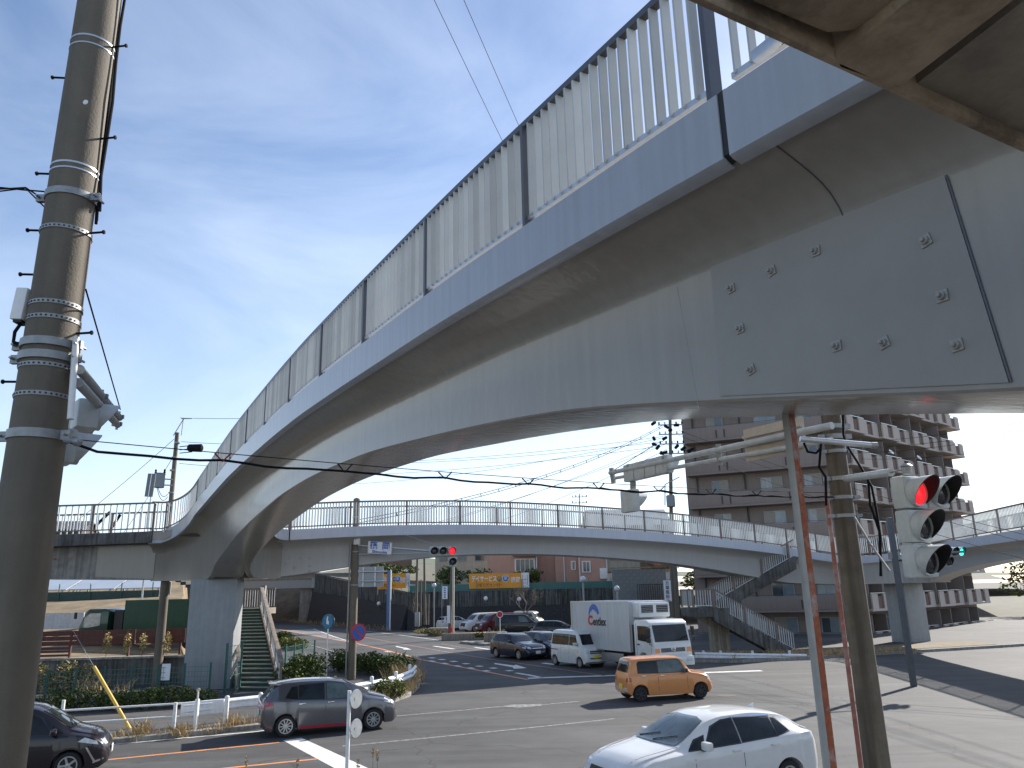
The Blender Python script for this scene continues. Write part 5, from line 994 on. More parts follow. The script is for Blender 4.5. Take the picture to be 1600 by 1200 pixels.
# motor bikes' mirror clutter beside the stair is left to the scooter below
# ---- white refrigerated truck
def truck():
    t = thing('box_truck', 'white refrigerated box truck with a blue mountain emblem waiting at the junction', 'truck', (0, 0, 0))
    BOXW = pm('truck_box_white', (.52, .54, .55), .4, var=.05, scale=1.5, streak=.1); CAB = carpaint('truck_cab_white', (.66, .68, .67)); W2 = 1.12
    mb = MB(); mb.box((-1.55, 0, 2.17), (5.6, 2.28, 2.42)); mb.build('cargo_box', BOXW, t, bevel=.03)
    for y in (-1.145, 1.145):
        for z in (.985, 3.355): mb = MB(); mb.box((-1.55, y, z), (5.62, .04, .07)); mb.build('box_rail', ALU, t)
        for x in (-4.33, 1.23): mb = MB(); mb.box((x, y, 2.17), (.08, .045, 2.44)); mb.build('corner_post', ALU, t)
    mb = MB(); mb.box((-1.0, 0, .82), (7.0, .9, .24)); mb.build('chassis', DARKT, t)
    for y in (-1.0, 1.0): mb = MB(); mb.box((-.6, y, .62), (2.0, .05, .42)); mb.build('side_guard', GALV, t, bevel=.01)
    # cab
    prof = [(1.55, .55), (1.55, 2.42), (1.72, 2.52), (2.62, 2.50), (2.86, 2.36), (3.08, 1.50), (3.12, 1.30), (3.15, .92), (3.15, .55), (2.95, .42), (2.7, .42), (2.62, .75), (2.4, .98), (2.05, .98), (1.83, .75), (1.78, .55)]
    mb = MB(); mb.prism([(x, -W2, z) for x, z in prof], (0, 2 * W2, 0)); mb.build('cab', CAB, t, bevel=.05)
    def front_quad(nm, y0, y1, z0, z1, mat, off=.012, parent=None):
        def fx(z): return lerp(3.08, 2.86, (z - 1.5) / .86) if z > 1.5 else lerp(3.15, 3.08, (z - .92) / .58) if z > .92 else 3.15
        mb = MB(); mb.loft([[Vector((fx(z) + off, y, z)), Vector((fx(z) - .02, y, z))][0:2] + [Vector((fx(z2) - .02, y, z2)), Vector((fx(z2) + off, y, z2))] for y, z, z2 in ((y0, z0, z1), (y1, z0, z1))]); return mb.build(nm, mat, parent or t)
    front_quad('windscreen', -1.0, 1.0, 1.50, 2.27, CGLASS); front_quad('grille', -.72, .72, 1.02, 1.22, DARKT); front_quad('bumper_slot', -.55, .55, .62, .74, DARKT)
    for z in (1.07, 1.12, 1.17): front_quad('grille_bar', -.7, .7, z - .008, z + .008, GALV, .02)
    mb = MB(); mb.lathe([(.13, 0), (.13, .02), (.1, .03)], (3.13, 0, 1.13), (1, 0, 0), 20); em = mb.build('emblem_ring', CHROME, t)
    mb = MB(); mb.box((3.2, 0, .60), (.14, 2.3, .42)); mb.build('bumper', CAB, t, bevel=.05)
    for s_ in (-1, 1):
        front_quad('indicator', *sorted((s_ * .80, s_ * 1.08)), 1.0, 1.34, AMBER)
        mb = MB(); mb.box((3.26, s_ * .84, .66), (.05, .36, .2)); mb.build('headlight', HEADL, t, bevel=.03)
        mb = MB(); mb.loft([[Vector((x, s_ * (W2 + .008), z)), Vector((x, s_ * (W2 - .02), z))] + [Vector((x, s_ * (W2 - .02), z2)), Vector((x, s_ * (W2 + .008), z2))] for x, z, z2 in ((1.86, 1.55, 2.22), (2.5, 1.50, 2.22), (2.72, 1.50, 2.2), (2.86, 1.52, 1.95))]); mb.build('side_window', CGLASS, t)
        for x in (1.74, 2.9): mb = MB(); mb.box((x, s_ * (W2 + .002), 1.5), (.012, .01, 1.7 if x < 2 else 1.0)); mb.build('door_seam', DARKT, t)
        mb = MB(); mb.box((1.9, s_ * (W2 + .02), 1.36), (.16, .04, .06)); mb.build('door_handle', DARKT, t, bevel=.01)
        mb = MB(); mb.box((3.02, s_ * 1.32, 1.95), (.1, .2, .42)); mo = mb.build('door_mirror', DARKT, t, bevel=.03); mb = MB(); mb.box((3.02, s_ * 1.32, 1.58), (.1, .2, .2)); mb.build('mirror_lower', DARKT, mo, bevel=.03); mb = MB(); mb.tube([(2.9, s_ * 1.1, 2.25), (3.0, s_ * 1.28, 2.2), (3.0, s_ * 1.28, 1.4), (2.95, s_ * 1.1, 1.36)], .018, 6); mb.build('mirror_arm', DARKT, mo)
    mb = MB(); mb.box((3.29, 0, .56), (.03, .36, .18)); mb.build('number_plate', pm('plate_green', (.05, .22, .12), .5), t)
    mb = MB(); mb.tube([(3.0, -.55, 1.52), (3.06, .1, 1.62)], .014, 5); mb.build('wiper', DARKT, t); mb = MB(); mb.tube([(3.02, .3, 1.52), (3.02, .8, 1.66)], .014, 5); mb.build('wiper', DARKT, t)
    # refrigeration unit
    mb = MB(); mb.box((1.56, 0, 2.95), (.62, 1.9, .72)); u = mb.build('refrigeration_unit', CAB, t, bevel=.07)
    for y in (-.46, .46): mb = MB(); mb.box((1.88, y, 3.0), (.03, .7, .36)); mb.build('fan_grille', DARKT, u)
    for k in range(4):
        for y in (-.46, .46): mb = MB(); mb.box((1.9, y, 2.87 + k * .085), (.02, .7, .025)); mb.build('louvre', GALV, u)
    mb = MB(); mb.box((1.3, 0, 1.6), (.1, 2.0, 1.3)); mb.build('bulkhead', DARKT, t)
    # emblem and lettering on both sides
    for s_ in (-1, 1):
        d = Vector((-s_ * -1, 0, 0)); d = Vector((1, 0, 0)) if s_ < 0 else Vector((-1, 0, 0)); o = Vector((-1.75, s_ * 1.146, 2.35)); up = Vector((0, 0, 1)); nr = d.cross(up)
        def P(a, b, c): return o + d * a + up * b + nr * c
        mb = MB(); outer = [(.52 * math.cos(q), .56 * math.sin(q)) for q in [PI * 1.02 - i / 16 * PI * .98 for i in range(17)]]; mtn = [(.36, .02), (.30, .10), (.22, .22), (.15, .14), (.05, .30), (-.04, .24), (-.12, .32), (-.22, .18), (-.30, .20), (-.42, .02), (-.5, -.08)]
        mb.prism([P(x - .25, z + .33, .0) for x, z in outer + mtn], nr * .008); mb.build('emblem', pm('emblem_blue', (.03, .14, .50), .4, var=.35, scale=2), t)
        text('lettering', 'C', .66, P(-.62, .02, .004), d, up, SRED, t, bold=.03); text('lettering', 'entlex', .58, P(.26, -.02, .004), d, up, pm('ink_black', (.02, .02, .03), .5), t, stretch=.86, bold=.015)
    wm = wheel_mesh(.40, 8, True)
    for x, ys in ((2.23, (-.98, .98)), (-2.6, (-.98, .98)), (-2.6, (-.74, .74))):
        for y in ys:
            wo = inst('wheel', wm[0], t, (x, y, .40), 0 if y > 0 else PI)
            for nm, m_ in (('rim', wm[1]), ('brake_disc', wm[2])): q = bpy.data.objects.new(nm, m_); col.objects.link(q); q.parent = wo
    return t
tr = truck(); hd = -63; a = R(hd); fv = Vector((math.cos(a), math.sin(a), 0)); rv_ = Vector((fv.y, -fv.x, 0))
g = G(1030, 1042, .4); tr.location = Vector((g.x, g.y, 0)) - fv * 3.2 - rv_ * .95; tr.rotation_euler = (0, 0, a)
# ---- green truck behind the brown fence
t = thing('cargo_truck', 'dark green flat fronted truck parked behind the brown slatted fence', 'truck', (0, 0, 0)); GT = carpaint('truck_green', (.008, .05, .032)); GT2 = pm('cargo_green', (.006, .055, .026), .5, streak=.2)
prof = [(2.0, .5), (2.0, 2.1), (2.2, 2.24), (3.1, 2.24), (3.3, 2.1), (3.62, 1.3), (3.68, .5)]
mb = MB(); mb.prism([(x, -1.05, z) for x, z in prof], (0, 2.1, 0)); mb.build('cab', GT, t, bevel=.05)
for s_ in (-1, 1):
    mb = MB(); mb.loft([[Vector((x, s_ * 1.06, z)), Vector((x, s_ * 1.03, z)), Vector((x, s_ * 1.03, z2)), Vector((x, s_ * 1.06, z2))] for x, z, z2 in ((2.45, 1.35, 2.0), (3.05, 1.25, 2.0), (3.35, 1.25, 1.75))]); mb.build('side_window', pm('bright_glass', (.45, .45, .42), .2, var=.3), t)
    mb = MB(); mb.box((3.75, s_ * 1.25, 1.9), (.08, .16, .35)); mb.build('door_mirror', DARKT, t)
mb = MB(); mb.loft([[Vector((3.33 + .03, y, 2.02)), Vector((3.6 + .03, y, 1.35)), Vector((3.55, y, 1.35)), Vector((3.28, y, 2.02))] for y in (-.9, .9)]); mb.build('windscreen', CGLASSL, t)
mb = MB(); mb.box((1.55, 0, 1.5), (.5, 1.6, 1.3)); mb.build('crane_base', DARKT, t)
mb = MB(); mb.box((-1.7, 0, 1.72), (5.6, 2.2, 1.9)); cb = mb.build('cargo_body', GT2, t, bevel=.03)
for x in (-4.1, -2.8, -1.5, -.2): mb = MB(); mb.box((x, -1.12, 1.72), (.09, .05, 1.86)); mb.build('stake', GT2, t)
mb = MB(); mb.box((-.8, 0, .62), (7, .9, .2)); mb.build('chassis', DARKT, t); wm = wheel_mesh(.38, 6, True)
for x in (2.8, -2.6):
    for y in (-.92, .92):
        wo = inst('wheel', wm[0], t, (x, y, .38), 0 if y > 0 else PI); q = bpy.data.objects.new('rim', wm[1]); col.objects.link(q); q.parent = wo
q = Yp(138, 983, 45.5); t.rotation_euler = (0, 0, R(178)); t.location = (q.x + 3.6, 45.5, 1.32)
# ------------------------------------------------------------------ poles, signals, signs, rails, stairs
def W(x, y, w): return CAM + ray(x, y) * w
def ring(mb, c, r, h, th=.012, n=20, axis=(0, 0, 1)): mb.lathe([(r, -h/2), (r + th, -h/2), (r + th, h/2), (r, h/2)], c, axis, n)
# ---- big concrete pole on the left
PL = Yp(58, 690, 5.1); pb = Vector((PL.x, 5.1, 0))
pole = thing('utility_pole', 'thick concrete utility pole with step bolts at the left edge', 'pole', pb)
def prad(z): return .207 - z / 150
mb = MB(); mb.lathe([(prad(z), z) for z in (-.1, 2, 4, 6, 8, 10, 12)], pb, n=36); mb.build('shaft', POLE, pole, smooth=50)
def pz(x, y): return Yp(x, y, 4.93).z
for y, h, th, nm in ((50, .015, .006, 'wire_band'), (62, .012, .006, 'wire_band'), (249, .015, .006, 'wire_band'), (258, .012, .006, 'wire_band'), (294, .05, .014, 'pole_clamp'), (350, .03, .01, 'steel_band'), (468, .03, .008, 'steel_band'), (491, .03, .008, 'steel_band'), (530, .055, .02, 'pole_clamp'), (551, .055, .02, 'pole_clamp'), (566, .03, .008, 'steel_band'), (612, .03, .008, 'steel_band'), (674, .06, .014, 'pole_clamp')):
    z = pz(lerp(150, 62, y / 690), y); mb = MB(); ring(mb, pb + Vector((0, 0, z)), prad(z) - .002, h, th, 28); o = mb.build(nm, GALV if nm != 'wire_band' else ALU, pole, smooth=40)
    if nm == 'pole_clamp':
        mb = MB(); s_ = prad(z)
        for sx, a in ((-1, .4), (1, .2)): mb.box(pb + Vector((sx * (s_ + .035), -.03, z)), (.07, .035, h * 1.1)); mb.tube([pb + Vector((sx * (s_ + .045), -.09, z)), pb + Vector((sx * (s_ + .045), .06, z))], .009, 6)
        mb.build('clamp_bolt', GALV, o)
    elif nm == 'steel_band':
        mb = MB()
        for k in range(16): a = PI * (1.05 + k / 17); v = Vector((math.cos(a), math.sin(a), 0)); mb.box(pb + v * (prad(z) + .007) + Vector((0, 0, z)), (.004, .012, .011), a)
        tag(mb.build('hole', BLACK, o, fix=False), kind='stuff')
for x, y, s_ in ((193, 58, 1), (176, 205, 1), (158, 357, 1), (128, 519, 1), (112, 108, -1), (87, 262, -1), (74, 353, -1), (58, 424, -1), (30, 597, -1)):
    z = pz(x, y) + .05; r_ = prad(z); mb = MB(); p0 = pb + Vector((s_ * (r_ - .02), -.0, z)); p1 = p0 + Vector((s_ * .13, -.015, .0)); mb.tube([p0, p1], .0085, 6); mb.tube([p1, p1 + Vector((s_ * .012, 0, 0))], .016, 6); mb.build('step_bolt', WIRE, pole)
for off, pts in ((0, ((198, -20), (188, 40), (181, 100), (176, 160), (166, 225), (158, 275), (156, 330))), (1, ((190, -20), (183, 50), (174, 130), (168, 190), (160, 250), (153, 300), (150, 350))), (2, ((183, 62), (176, 130), (165, 215), (156, 280), (152, 345)))):
    mb = MB(); mb.tube([Yp(x, y, 5.13 + off * .03) for x, y in pts], .011 if off < 2 else .007, 6); mb.build('down_cable', WIRE, pole, smooth=60)
mb = MB(); mb.tube([Yp(119, 527, 5.05), Yp(110, 655, 5.0)], .022, 10); mb.build('conduit', WPOST, pole, smooth=50)
mb = MB(); mb.lathe([(.016, 0), (.02, .004), (.012, .006)], Yp(134, 160, 4.92), (0, -1, 0), 10); mb.build('number_stud', WPOST, pole)
for k, (y0, y1, y2, lab) in enumerate(((292, 297, 300, 'upper thin black cable leaving the left pole clamp'), (296, 293, 318, 'middle thin black cable leaving the left pole clamp'), (300, 294, 332, 'lowest black cable drooping to the left pole'))):
    t = thing('drop_cable', lab, 'cable', Yp(30, y0, 5.1), 'cables leaving the left pole'); mb = MB(); mb.tube([Yp(-160, y0 - 14, 5.4), Yp(-10, y0, 5.2), Yp(40, y1, 5.1), Yp(78, y2, 5.05)], .006, 6); mb.build('cable', WIRE, t, smooth=60)
t = thing('junction_box', 'small white equipment box strapped to the left side of the concrete pole', 'equipment box', Yp(36, 480, 5.05)); c = Yp(37, 478, 5.05)
mb = MB(); mb.box(c, (.085, .12, .235), rot=Matrix.Rotation(R(4), 3, 'Y')); mb.build('casing', WPOST, t, bevel=.012); mb = MB(); mb.box(c + Vector((.0, 0, -.125)), (.06, .09, .02)); mb.build('cable_gland', BLACK, t)
mb = MB(); mb.box(c + Vector((.06, 0, .03)), (.05, .03, .1)); mb.build('bracket', GALV, t)
mb = MB(); mb.tube([c + Vector((0, 0, -.13)), c + Vector((-.02, -.02, -.2)), c + Vector((-.02, -.02, -.27)), c + Vector((.06, -.02, -.31)), c + Vector((.14, 0, -.28))], .012, 7); mb.build('cable', WIRE, t, smooth=60)
def signal_head(name, label, c, f, n=3, pitch=.33, vertical=False, lit=None, litmat=None, extra=None, group=None, hood=.22, r=.15):
    """traffic light: housing in modules, each lens under a black lined hood; f is the facing direction, extra adds a lamp module beside"""
    c, f = Vector(c), Vector(f).normalized(); f.z = 0; f.normalize(); side = Vector((-f.y, f.x, 0)); t = thing(name, label, 'traffic light', c, group); up = Vector((0, 0, 1))
    spots = [c + (up * -1 if vertical else side * -1) * ((i - (n - 1) / 2) * pitch) for i in range(n)]
    if extra is not None: spots.append(spots[extra[0]] + side * extra[1] + up * extra[2])
    for i, p in enumerate(spots):
        rot = Matrix(((side.x, -f.x, 0), (side.y, -f.y, 0), (0, 0, 1)))
        mb = MB(); mb.box(p - f * .07, (pitch - .012, .17, pitch - .012), rot=rot); h = mb.build('housing', SIGBOX, t, bevel=.03)
        mb = MB(); mb.lathe([(r * 1.12, .01), (r * 1.12, .05), (r, .05), (r, .01)], p, f, 24); mb.build('lens_ring', SIGBOX, h, smooth=40)
        mb = MB(); mb.lathe([(r, .02), (r * .8, .05), (r * .4, .065), (.001, .07)], p, f, 24); mb.build('lens', litmat if i == lit else LENS, h, smooth=60)
        # hood: open-ended sleeve, longer on top
        n_ = 26; ro, ri_ = [], []
        mb = MB(); rings = []
        for k in range(n_ + 1):
            a = R(-55) + (R(290)) * k / n_; v = side * math.cos(a) + up * math.sin(a); ln = hood * (.52 + .48 * math.sin(a)); rings.append((p + v * (r * 1.1) + f * .03, p + v * (r * 1.1) + f * (.03 + ln), p + v * (r * 1.03) + f * (.03 + ln), p + v * (r * 1.03) + f * .03))
        o1 = MB(); o1.grid([[q[0], q[1]] for q in rings]); o1.build('hood', SIGBOX, h, smooth=60, fix=False); o2 = MB(); o2.grid([[q[1], q[2], q[3]] for q in rings]); o2.build('hood_lining', HOODIN, h, smooth=60, fix=False)
    return t, spots
# arm and lamps beyond the pole, seen from behind
t = thing('signal_arm', 'twin pipe signal arm reaching away behind the left concrete pole', 'signal arm', W(126, 580, 5.4))  # pipe arm bolted to the pole, kept as its own object
a0, a1, b0, b1 = W(124, 577, 5.3), W(187, 653, 8.2), W(122, 598, 5.3), W(184, 664, 8.2)
for p, q in ((a0, a1), (b0, b1)): mb = MB(); mb.tube([p, q], .034, 12); mb.build('pipe', GALV, t, smooth=50)
for k in (.45, .97):
    mb = MB(); mb.tube([a0.lerp(a1, k) + Vector((0, 0, .06)), b0.lerp(b1, k) - Vector((0, 0, .06))], .013, 6); mb.box(a0.lerp(a1, k), (.1, .03, .04)); mb.box(b0.lerp(b1, k), (.1, .03, .04)); mb.build('clamp', GALV, t)
mb = MB(); mb.tube([W(134, 452, 5.2), W(188, 640, 8.0)], .006, 5); mb.build('stay_wire', WIRE, t)
fd = (a1 - a0); fd.z = 0; fd.normalize(); face = Vector((fd.y, -fd.x, 0)); face = face if face.y > 0 else -face
face = Vector((-.2, 1, 0)).normalized()
for px, py, w_, lab, n in ((141, 655, 6.6, 'traffic light seen from behind under the arm at the left pole', 2), (111, 700, 5.55, 'grey signal box seen from behind just under the left pole clamp', 1)):
    c = W(px, py, w_); signal_head('traffic_light', lab, c, Vector((.75, .66, 0)), n, .26, False, r=.105, hood=.16, group=None)
mb = MB(); p = W(122, 690, 5.0); mb.tube([W(100, 688, 5.0), p], .016, 8); mb.lathe([(.03, -.02), (.03, .01), (.015, .025)], p, (1, 0, 0), 10); mb.build('cable_anchor', GALV, pole, smooth=40)
# ---- overhead cable slung across the road
def catenary(a, b, sag, n=24): return [a.lerp(b, i / n) - Vector((0, 0, sag * 4 * (i / n) * (1 - i / n))) for i in range(n + 1)]
ca, cb = W(110, 686, 5.0), W(1300, 770, 11.3)
t = thing('overhead_cable', 'black communication cable hung by loops from a wire across the whole view', 'cable', (ca + cb) / 2)
ms = catenary(ca, cb, .07, 60); mb = MB(); mb.tube(ms, .0035, 5); mb.build('messenger_wire', WIRE, t, smooth=60)
pts = []
for i, p in enumerate(ms):
    k = i % 6; pts.append(p - Vector((0, 0, .055 + .016 * math.sin(PI * k / 6) + .005 * math.sin(i * 1.7))))
pts[0] = ms[0] - Vector((0, 0, .02)); mb = MB(); mb.tube(pts, .0095, 7); mb.build('cable', WIRE, t, smooth=60)
p2 = [p + Vector((.012, .01, .012 * math.sin(i * .9))) for i, p in enumerate(pts)]; mb = MB(); mb.tube(p2[30:], .006, 6); mb.build('cable', WIRE, t, smooth=60)
for i in range(6, 60, 6):
    mb = MB(); mb.tube([ms[i] + Vector((-.06, 0, 0)), pts[i] + Vector((0, 0, -.01)), ms[i] + Vector((.06, 0, 0))], .007, 5); mb.build('hanger', WIRE if i > 6 else pm('red_tape', (.3, .03, .02), .6), t)
# ---- right concrete pole with its arms
q = W(1318, 800, 11.3); rp = Vector((q.x, q.y, 0)); pole2 = thing('utility_pole', 'concrete utility pole carrying signal arms on the right, stained brown', 'pole', rp)
def prad2(z): return .185 - z / 150
mb = MB(); mb.lathe([(prad2(z), z) for z in (-.1, 2, 4, 5, 6, 7.2, 9)], rp, n=28); mb.build('shaft', pm('pole_concrete_stained', (.15, .12, .085), .85, var=.15, scale=4, streak=.5, stain=(.07, .055, .04), stain_amt=.6), pole2, smooth=50)
for y, h in ((664, .07), (680, .07), (703, .05), (746, .06), (776, .05), (805, .05)):
    z = Yp(1310, y, rp.y - .17).z; mb = MB(); ring(mb, rp + Vector((0, 0, z)), prad2(z) - .002, h, .014, 24); mb.box(rp + Vector((-.2, -.05, z)), (.09, .05, h)); mb.box(rp + Vector((.2, -.05, z)), (.09, .05, h)); mb.build('pole_clamp', GALV, pole2, smooth=40)
for pts in (((1317, 640), (1318, 680), (1326, 700), (1345, 730), (1362, 760), (1370, 800), (1376, 840), (1376, 900)), ((1256, 692), (1262, 706), (1275, 708), (1283, 700)), ((1283, 690), (1280, 730), (1290, 745), (1291, 790)), ((1356, 745), (1360, 790), (1374, 830), (1377, 900))):
    mb = MB(); mb.tube([W(x, y, 11.0) for x, y in pts], .018, 6); mb.build('down_cable', WIRE, pole2, smooth=60)
mb = MB(); mb.tube([W(1335, 808, 11.0), W(1360, 850, 10.8), W(1390, 892, 10.6)], .016, 6); mb.build('stay_rod', GALV, pole2)
t = thing('signal_arm', 'long twin pipe signal arm reaching out from the right concrete pole', 'signal arm', W(1290, 670, 11.2))
a0, a1, b0, b1 = W(1300, 665, 11.2), W(953, 739, 16.2), W(1300, 687, 11.2), W(956, 748, 16.2)
for p, q, r_ in ((a0, a1, .055), (b0, b1, .042)): mb = MB(); mb.tube([p, q], [r_, r_ * .8], 12); mb.build('pipe', SIGBOX, t, smooth=50)
for k in (.42, .68, .88, .99): mb = MB(); mb.bar(a0.lerp(a1, k) + Vector((0, 0, .1)), b0.lerp(b1, k) - Vector((0, 0, .1)), .09, .05); mb.build('clamp', GALV, t)
mb = MB(); mb.tube([W(1250, 686, 10.7), W(1366, 696, 10.6)], .04, 12); mb.build('cross_pipe', ALU, t, smooth=50); mb = MB(); mb.lathe([(.046, -.04), (.046, .04)], W(1366, 696, 10.6), (1, 0, 0), 12); mb.build('pipe_cap', GALV, t)
mb = MB(); mb.tube([W(960, 734, 16.0), W(1022, 696, 15.0)], .008, 5); mb.build('stay_wire', WIRE, t)
d = (a1 - a0); d.z = 0; d.normalize(); fc = Vector((d.y, -d.x, 0)); fc = fc if fc.y > 0 else -fc
c = W(1016, 733, 15.2); t1, sp_ = signal_head('traffic_light', 'long grey traffic light seen from behind on the signal arm', c, fc, 4, .36, False, r=.14)
c = W(989, 783, 15.6); signal_head('traffic_light', 'single grey signal box seen from behind hanging under the long one', c, fc, 1, .46, False, r=.15, hood=.3)
mb = MB(); mb.bar(W(989, 764, 15.6), W(989, 752, 15.6), .1, .1); mb.build('hanger', GALV, t1)
t = thing('sign_board', 'blank beige back of a sign board fixed on the signal arm', 'sign', W(1208, 680, 12.4)); BEIGE = pm('sign_back', (.48, .43, .35), .5, var=.06, streak=.08)
def board(ps, th, mat, t, nm='panel'):
    n = (ps[1] - ps[0]).cross(ps[3] - ps[0]).normalized(); mb = MB(); mb.prism([p - n * th/2 for p in ps], n * th); return mb.build(nm, mat, t)
tl, tr_ = W(1163, 672, 12.9), W(1253, 651, 11.9); bl, br = tl - Vector((0, 0, .53)), tr_ - Vector((0, 0, .53)); board([tl, tr_, br, bl], .06, BEIGE, t)
e = (tr_ - tl).normalized()
for v in (.25, .78): mb = MB(); p = tl - Vector((0, 0, .53 * v)); q = tr_ - Vector((0, 0, .53 * v)); nn = Vector((e.y, -e.x, 0)); nn = nn if nn.y < 0 else -nn; mb.bar(p + nn * .045, q + nn * .045, .05, .05); mb.build('stiffener', BEIGE, t)
# short arm and the near traffic light
t = thing('signal_arm', 'short grey pipe arm holding the nearest red traffic light', 'signal arm', W(1325, 745, 11)); mb = MB(); mb.tube([W(1322, 748, 11.2), W(1392, 738, 9.3)], .05, 12); mb.build('pipe', SIGBOX, t, smooth=50); mb = MB(); mb.tube([W(1392, 738, 9.3), W(1412, 733, 8.6)], .012, 6); mb.build('stay_rod', GALV, t)
f = Vector((.43, -.90, 0)); c = W(1437, 822, 8.3) ; signal_head('traffic_light', 'big grey traffic light close by with its red lamp lit and a lamp beside it', c, f, 3, .365, True, 0, REDON, extra=(0, .365, .01), hood=.25, r=.142)
mb = MB(); p = W(1416, 733, 8.35); mb.lathe([(.05, -.05), (.05, .02), (.07, .03), (.03, .06)], p, n=12); mb.build('mounting_cap', GALV, t)
# rusty posts
q = W(1246, 770, 7.5); t = thing('rusty_post', 'pale square post with peeling rust down one face', 'post', (q.x, q.y, 0)); mb = MB(); mb.box((q.x, q.y, 3.3), (.085, .085, 6.6), R(28)); mb.build('shaft', pm('post_pale', (.40, .38, .34), .7, var=.12, streak=.3), t)
v = Vector((math.sin(R(-28)) , -math.cos(R(28)), 0)); mb = MB(); mb.box(Vector((q.x, q.y, 3.3)) + Vector((-math.sin(R(28)) * -1 * .0, 0, 0)) + Vector((math.sin(R(28)), -math.cos(R(28)), 0)) * .044, (.075, .004, 6.5), R(28)); mb.build('rusty_face', RUST, t)
q = W(1298, 830, 12); t = thing('rusty_post', 'thin rust streaked pipe standing just left of the right concrete pole', 'post', (q.x, q.y, 0)); mb = MB(); mb.tube([(q.x, q.y, 0), (q.x, q.y, 5.4)], .034, 10); mb.build('shaft', pm('rust_streaked', (.30, .12, .09), .8, var=.3, scale=9, stain=(.45, .42, .4), stain_amt=.8), t, smooth=50)
q = W(1395, 850, 32); t = thing('signal_pole', 'dark square signal pole beyond the nearest traffic light', 'pole', (q.x, q.y, 0)); zt = W(1391, 808, 32).z; mb = MB(); mb.box((q.x, q.y, zt / 2), (.2, .2, zt)); mb.build('shaft', pm('pole_dark', (.09, .095, .10), .6), t, bevel=.02); a = W(1397, 868, 32); mb = MB(); mb.tube([a, W(1506, 862, 33)], .05, 8); mb.build('arm', GALV, t); mb = MB(); mb.box(a, (.35, .35, .3)); mb.build('clamp', GALV, t)
c = W(1489, 862, 33); t3, s3 = signal_head('traffic_light', 'small distant traffic light showing green beside the big red one', c, Vector((.35, -1, 0)), 3, .40, False, 0, GREENON, extra=(2, 0, -.42), r=.17)
# ---- mid-distance signal pole, name sign and light
b = G(549, 1062, .13); zt = Yp(557, 781, b.y).z
mp_ = thing('signal_pole', 'slender concrete signal pole standing on the planted corner', 'pole', b); mb = MB(); mb.lathe([(.2, -.1), (.17, zt - b.z), (.15, zt - b.z + .05), (.05, zt - b.z + .1)], b, n=18); mb.build('shaft', POLE, mp_, smooth=50)
mb = MB(); mb.tube([b + Vector((-.25, -.1, 0)), b + Vector((-.23, -.1, 6.6))], .04, 8); mb.build('conduit', GALV, mp_, smooth=50)
YM = b.y - .05
def M(x, y, o=0): return Yp(x, y, YM + o)
for y in (808, 832, 850, 862, 914): z = M(555, y).z; mb = MB(); ring(mb, Vector((b.x, b.y, z)), .175, .06, .02); mb.build('pole_clamp', GALV, mp_)
mb = MB(); mb.box(M(558, 842, -.2), (.3, .2, .55)); mb.build('control_box', WPOST, mp_, bevel=.02)
mb = MB(); mb.tube([M(558, 852), M(600, 855), M(676, 861)], .055, 10); mb.tube([M(558, 866), M(676, 864)], .03, 8); mb.build('arm', ALU, mp_, smooth=50); mb = MB(); mb.tube([M(634, 836), M(676, 850)], .012, 5); mb.build('stay_wire', ALU, mp_)
mb = MB()
for k in range(6): mb.bar(M(560 + k * 3, 852 + k * .3), M(562 + k * 3, 866), .03, .03)
mb.build('arm_lacing', GALV, mp_)
t = thing('name_sign', 'white place name sign in blue characters on the signal arm', 'sign', M(594, 856)); ps = [M(576, 846, -.15), M(612.5, 848.5, -.15), M(611, 866, -.15), M(575, 864, -.15)]
board(ps, .04, SWHITE, t); rt = (ps[1] - ps[0]).normalized(); up = (ps[0] - ps[3]).normalized(); cen = sum(ps, Vector()) / 4 + Vector((0, -.03, 0))
mb = MB()
for p, q in ((0, 1), (1, 2), (2, 3), (3, 0)): mb.bar(ps[p] + Vector((0, -.02, 0)), ps[q] + Vector((0, -.02, 0)), .02, .03)
mb.build('rim', ALU, t)
text('lettering', '篠', .40, cen + rt * -.30 + up * .08, rt, up, SBLUE, t, bold=.008); text('lettering', '岡', .40, cen + rt * .30 + up * .08, rt, up, SBLUE, t, bold=.008); text('lettering', 'Shinooka', .2, cen + up * -.20, rt, up, SBLUE, t, bold=.004)
c = M(692, 861, -.2); signal_head('traffic_light', 'horizontal traffic light with the red lamp lit in front of the far span', c, Vector((.3, -1, 0)), 3, .44, False, 0, REDON, extra=(0, .03, -.52), r=.17, hood=.25)
def disc_sign(name, label, c, f, r, face, ringm, post_to=None, slash=False, group=None, pr=.03):
    c, f = Vector(c), Vector(f).normalized(); t = thing(name, label, 'sign', c, group); mb = MB(); mb.lathe([(r, -.012), (r, .0)], c, f, 32); mb.build('plate', ringm, t, smooth=30); mb = MB(); mb.lathe([(r * .8, 0), (r * .8, .006), (.001, .006)], c, f, 32); pl = mb.build('face', face, t, smooth=30)
    s_ = Vector((-f.y, f.x, 0)).normalized()
    if slash: mb = MB(); v = (s_ * -1 + Vector((0, 0, 1))).normalized(); mb.bar(c + v * r * .8 + f * .009, c - v * r * .8 + f * .009, .006, r * .2, up=f.cross(v).normalized()); mb.build('slash', ringm, t)
    if post_to is not None: mb = MB(); mb.tube([c - f * .05 + Vector((0, 0, r * .9)), Vector((c.x - f.x * .05, c.y - f.y * .05, post_to))], pr, 8); mb.build('post', WPOST, t, smooth=50)
    return t, s_
c = M(560, 988, -.35); disc_sign('no_parking_sign', 'round blue no parking sign with a red rim fixed to the corner signal pole', c, Vector((.62, -.78, 0)), .40, SBLUE, SRED, slash=True)
PEDB = pm('sign_pedestrian_blue', (.015, .17, .32), .4)
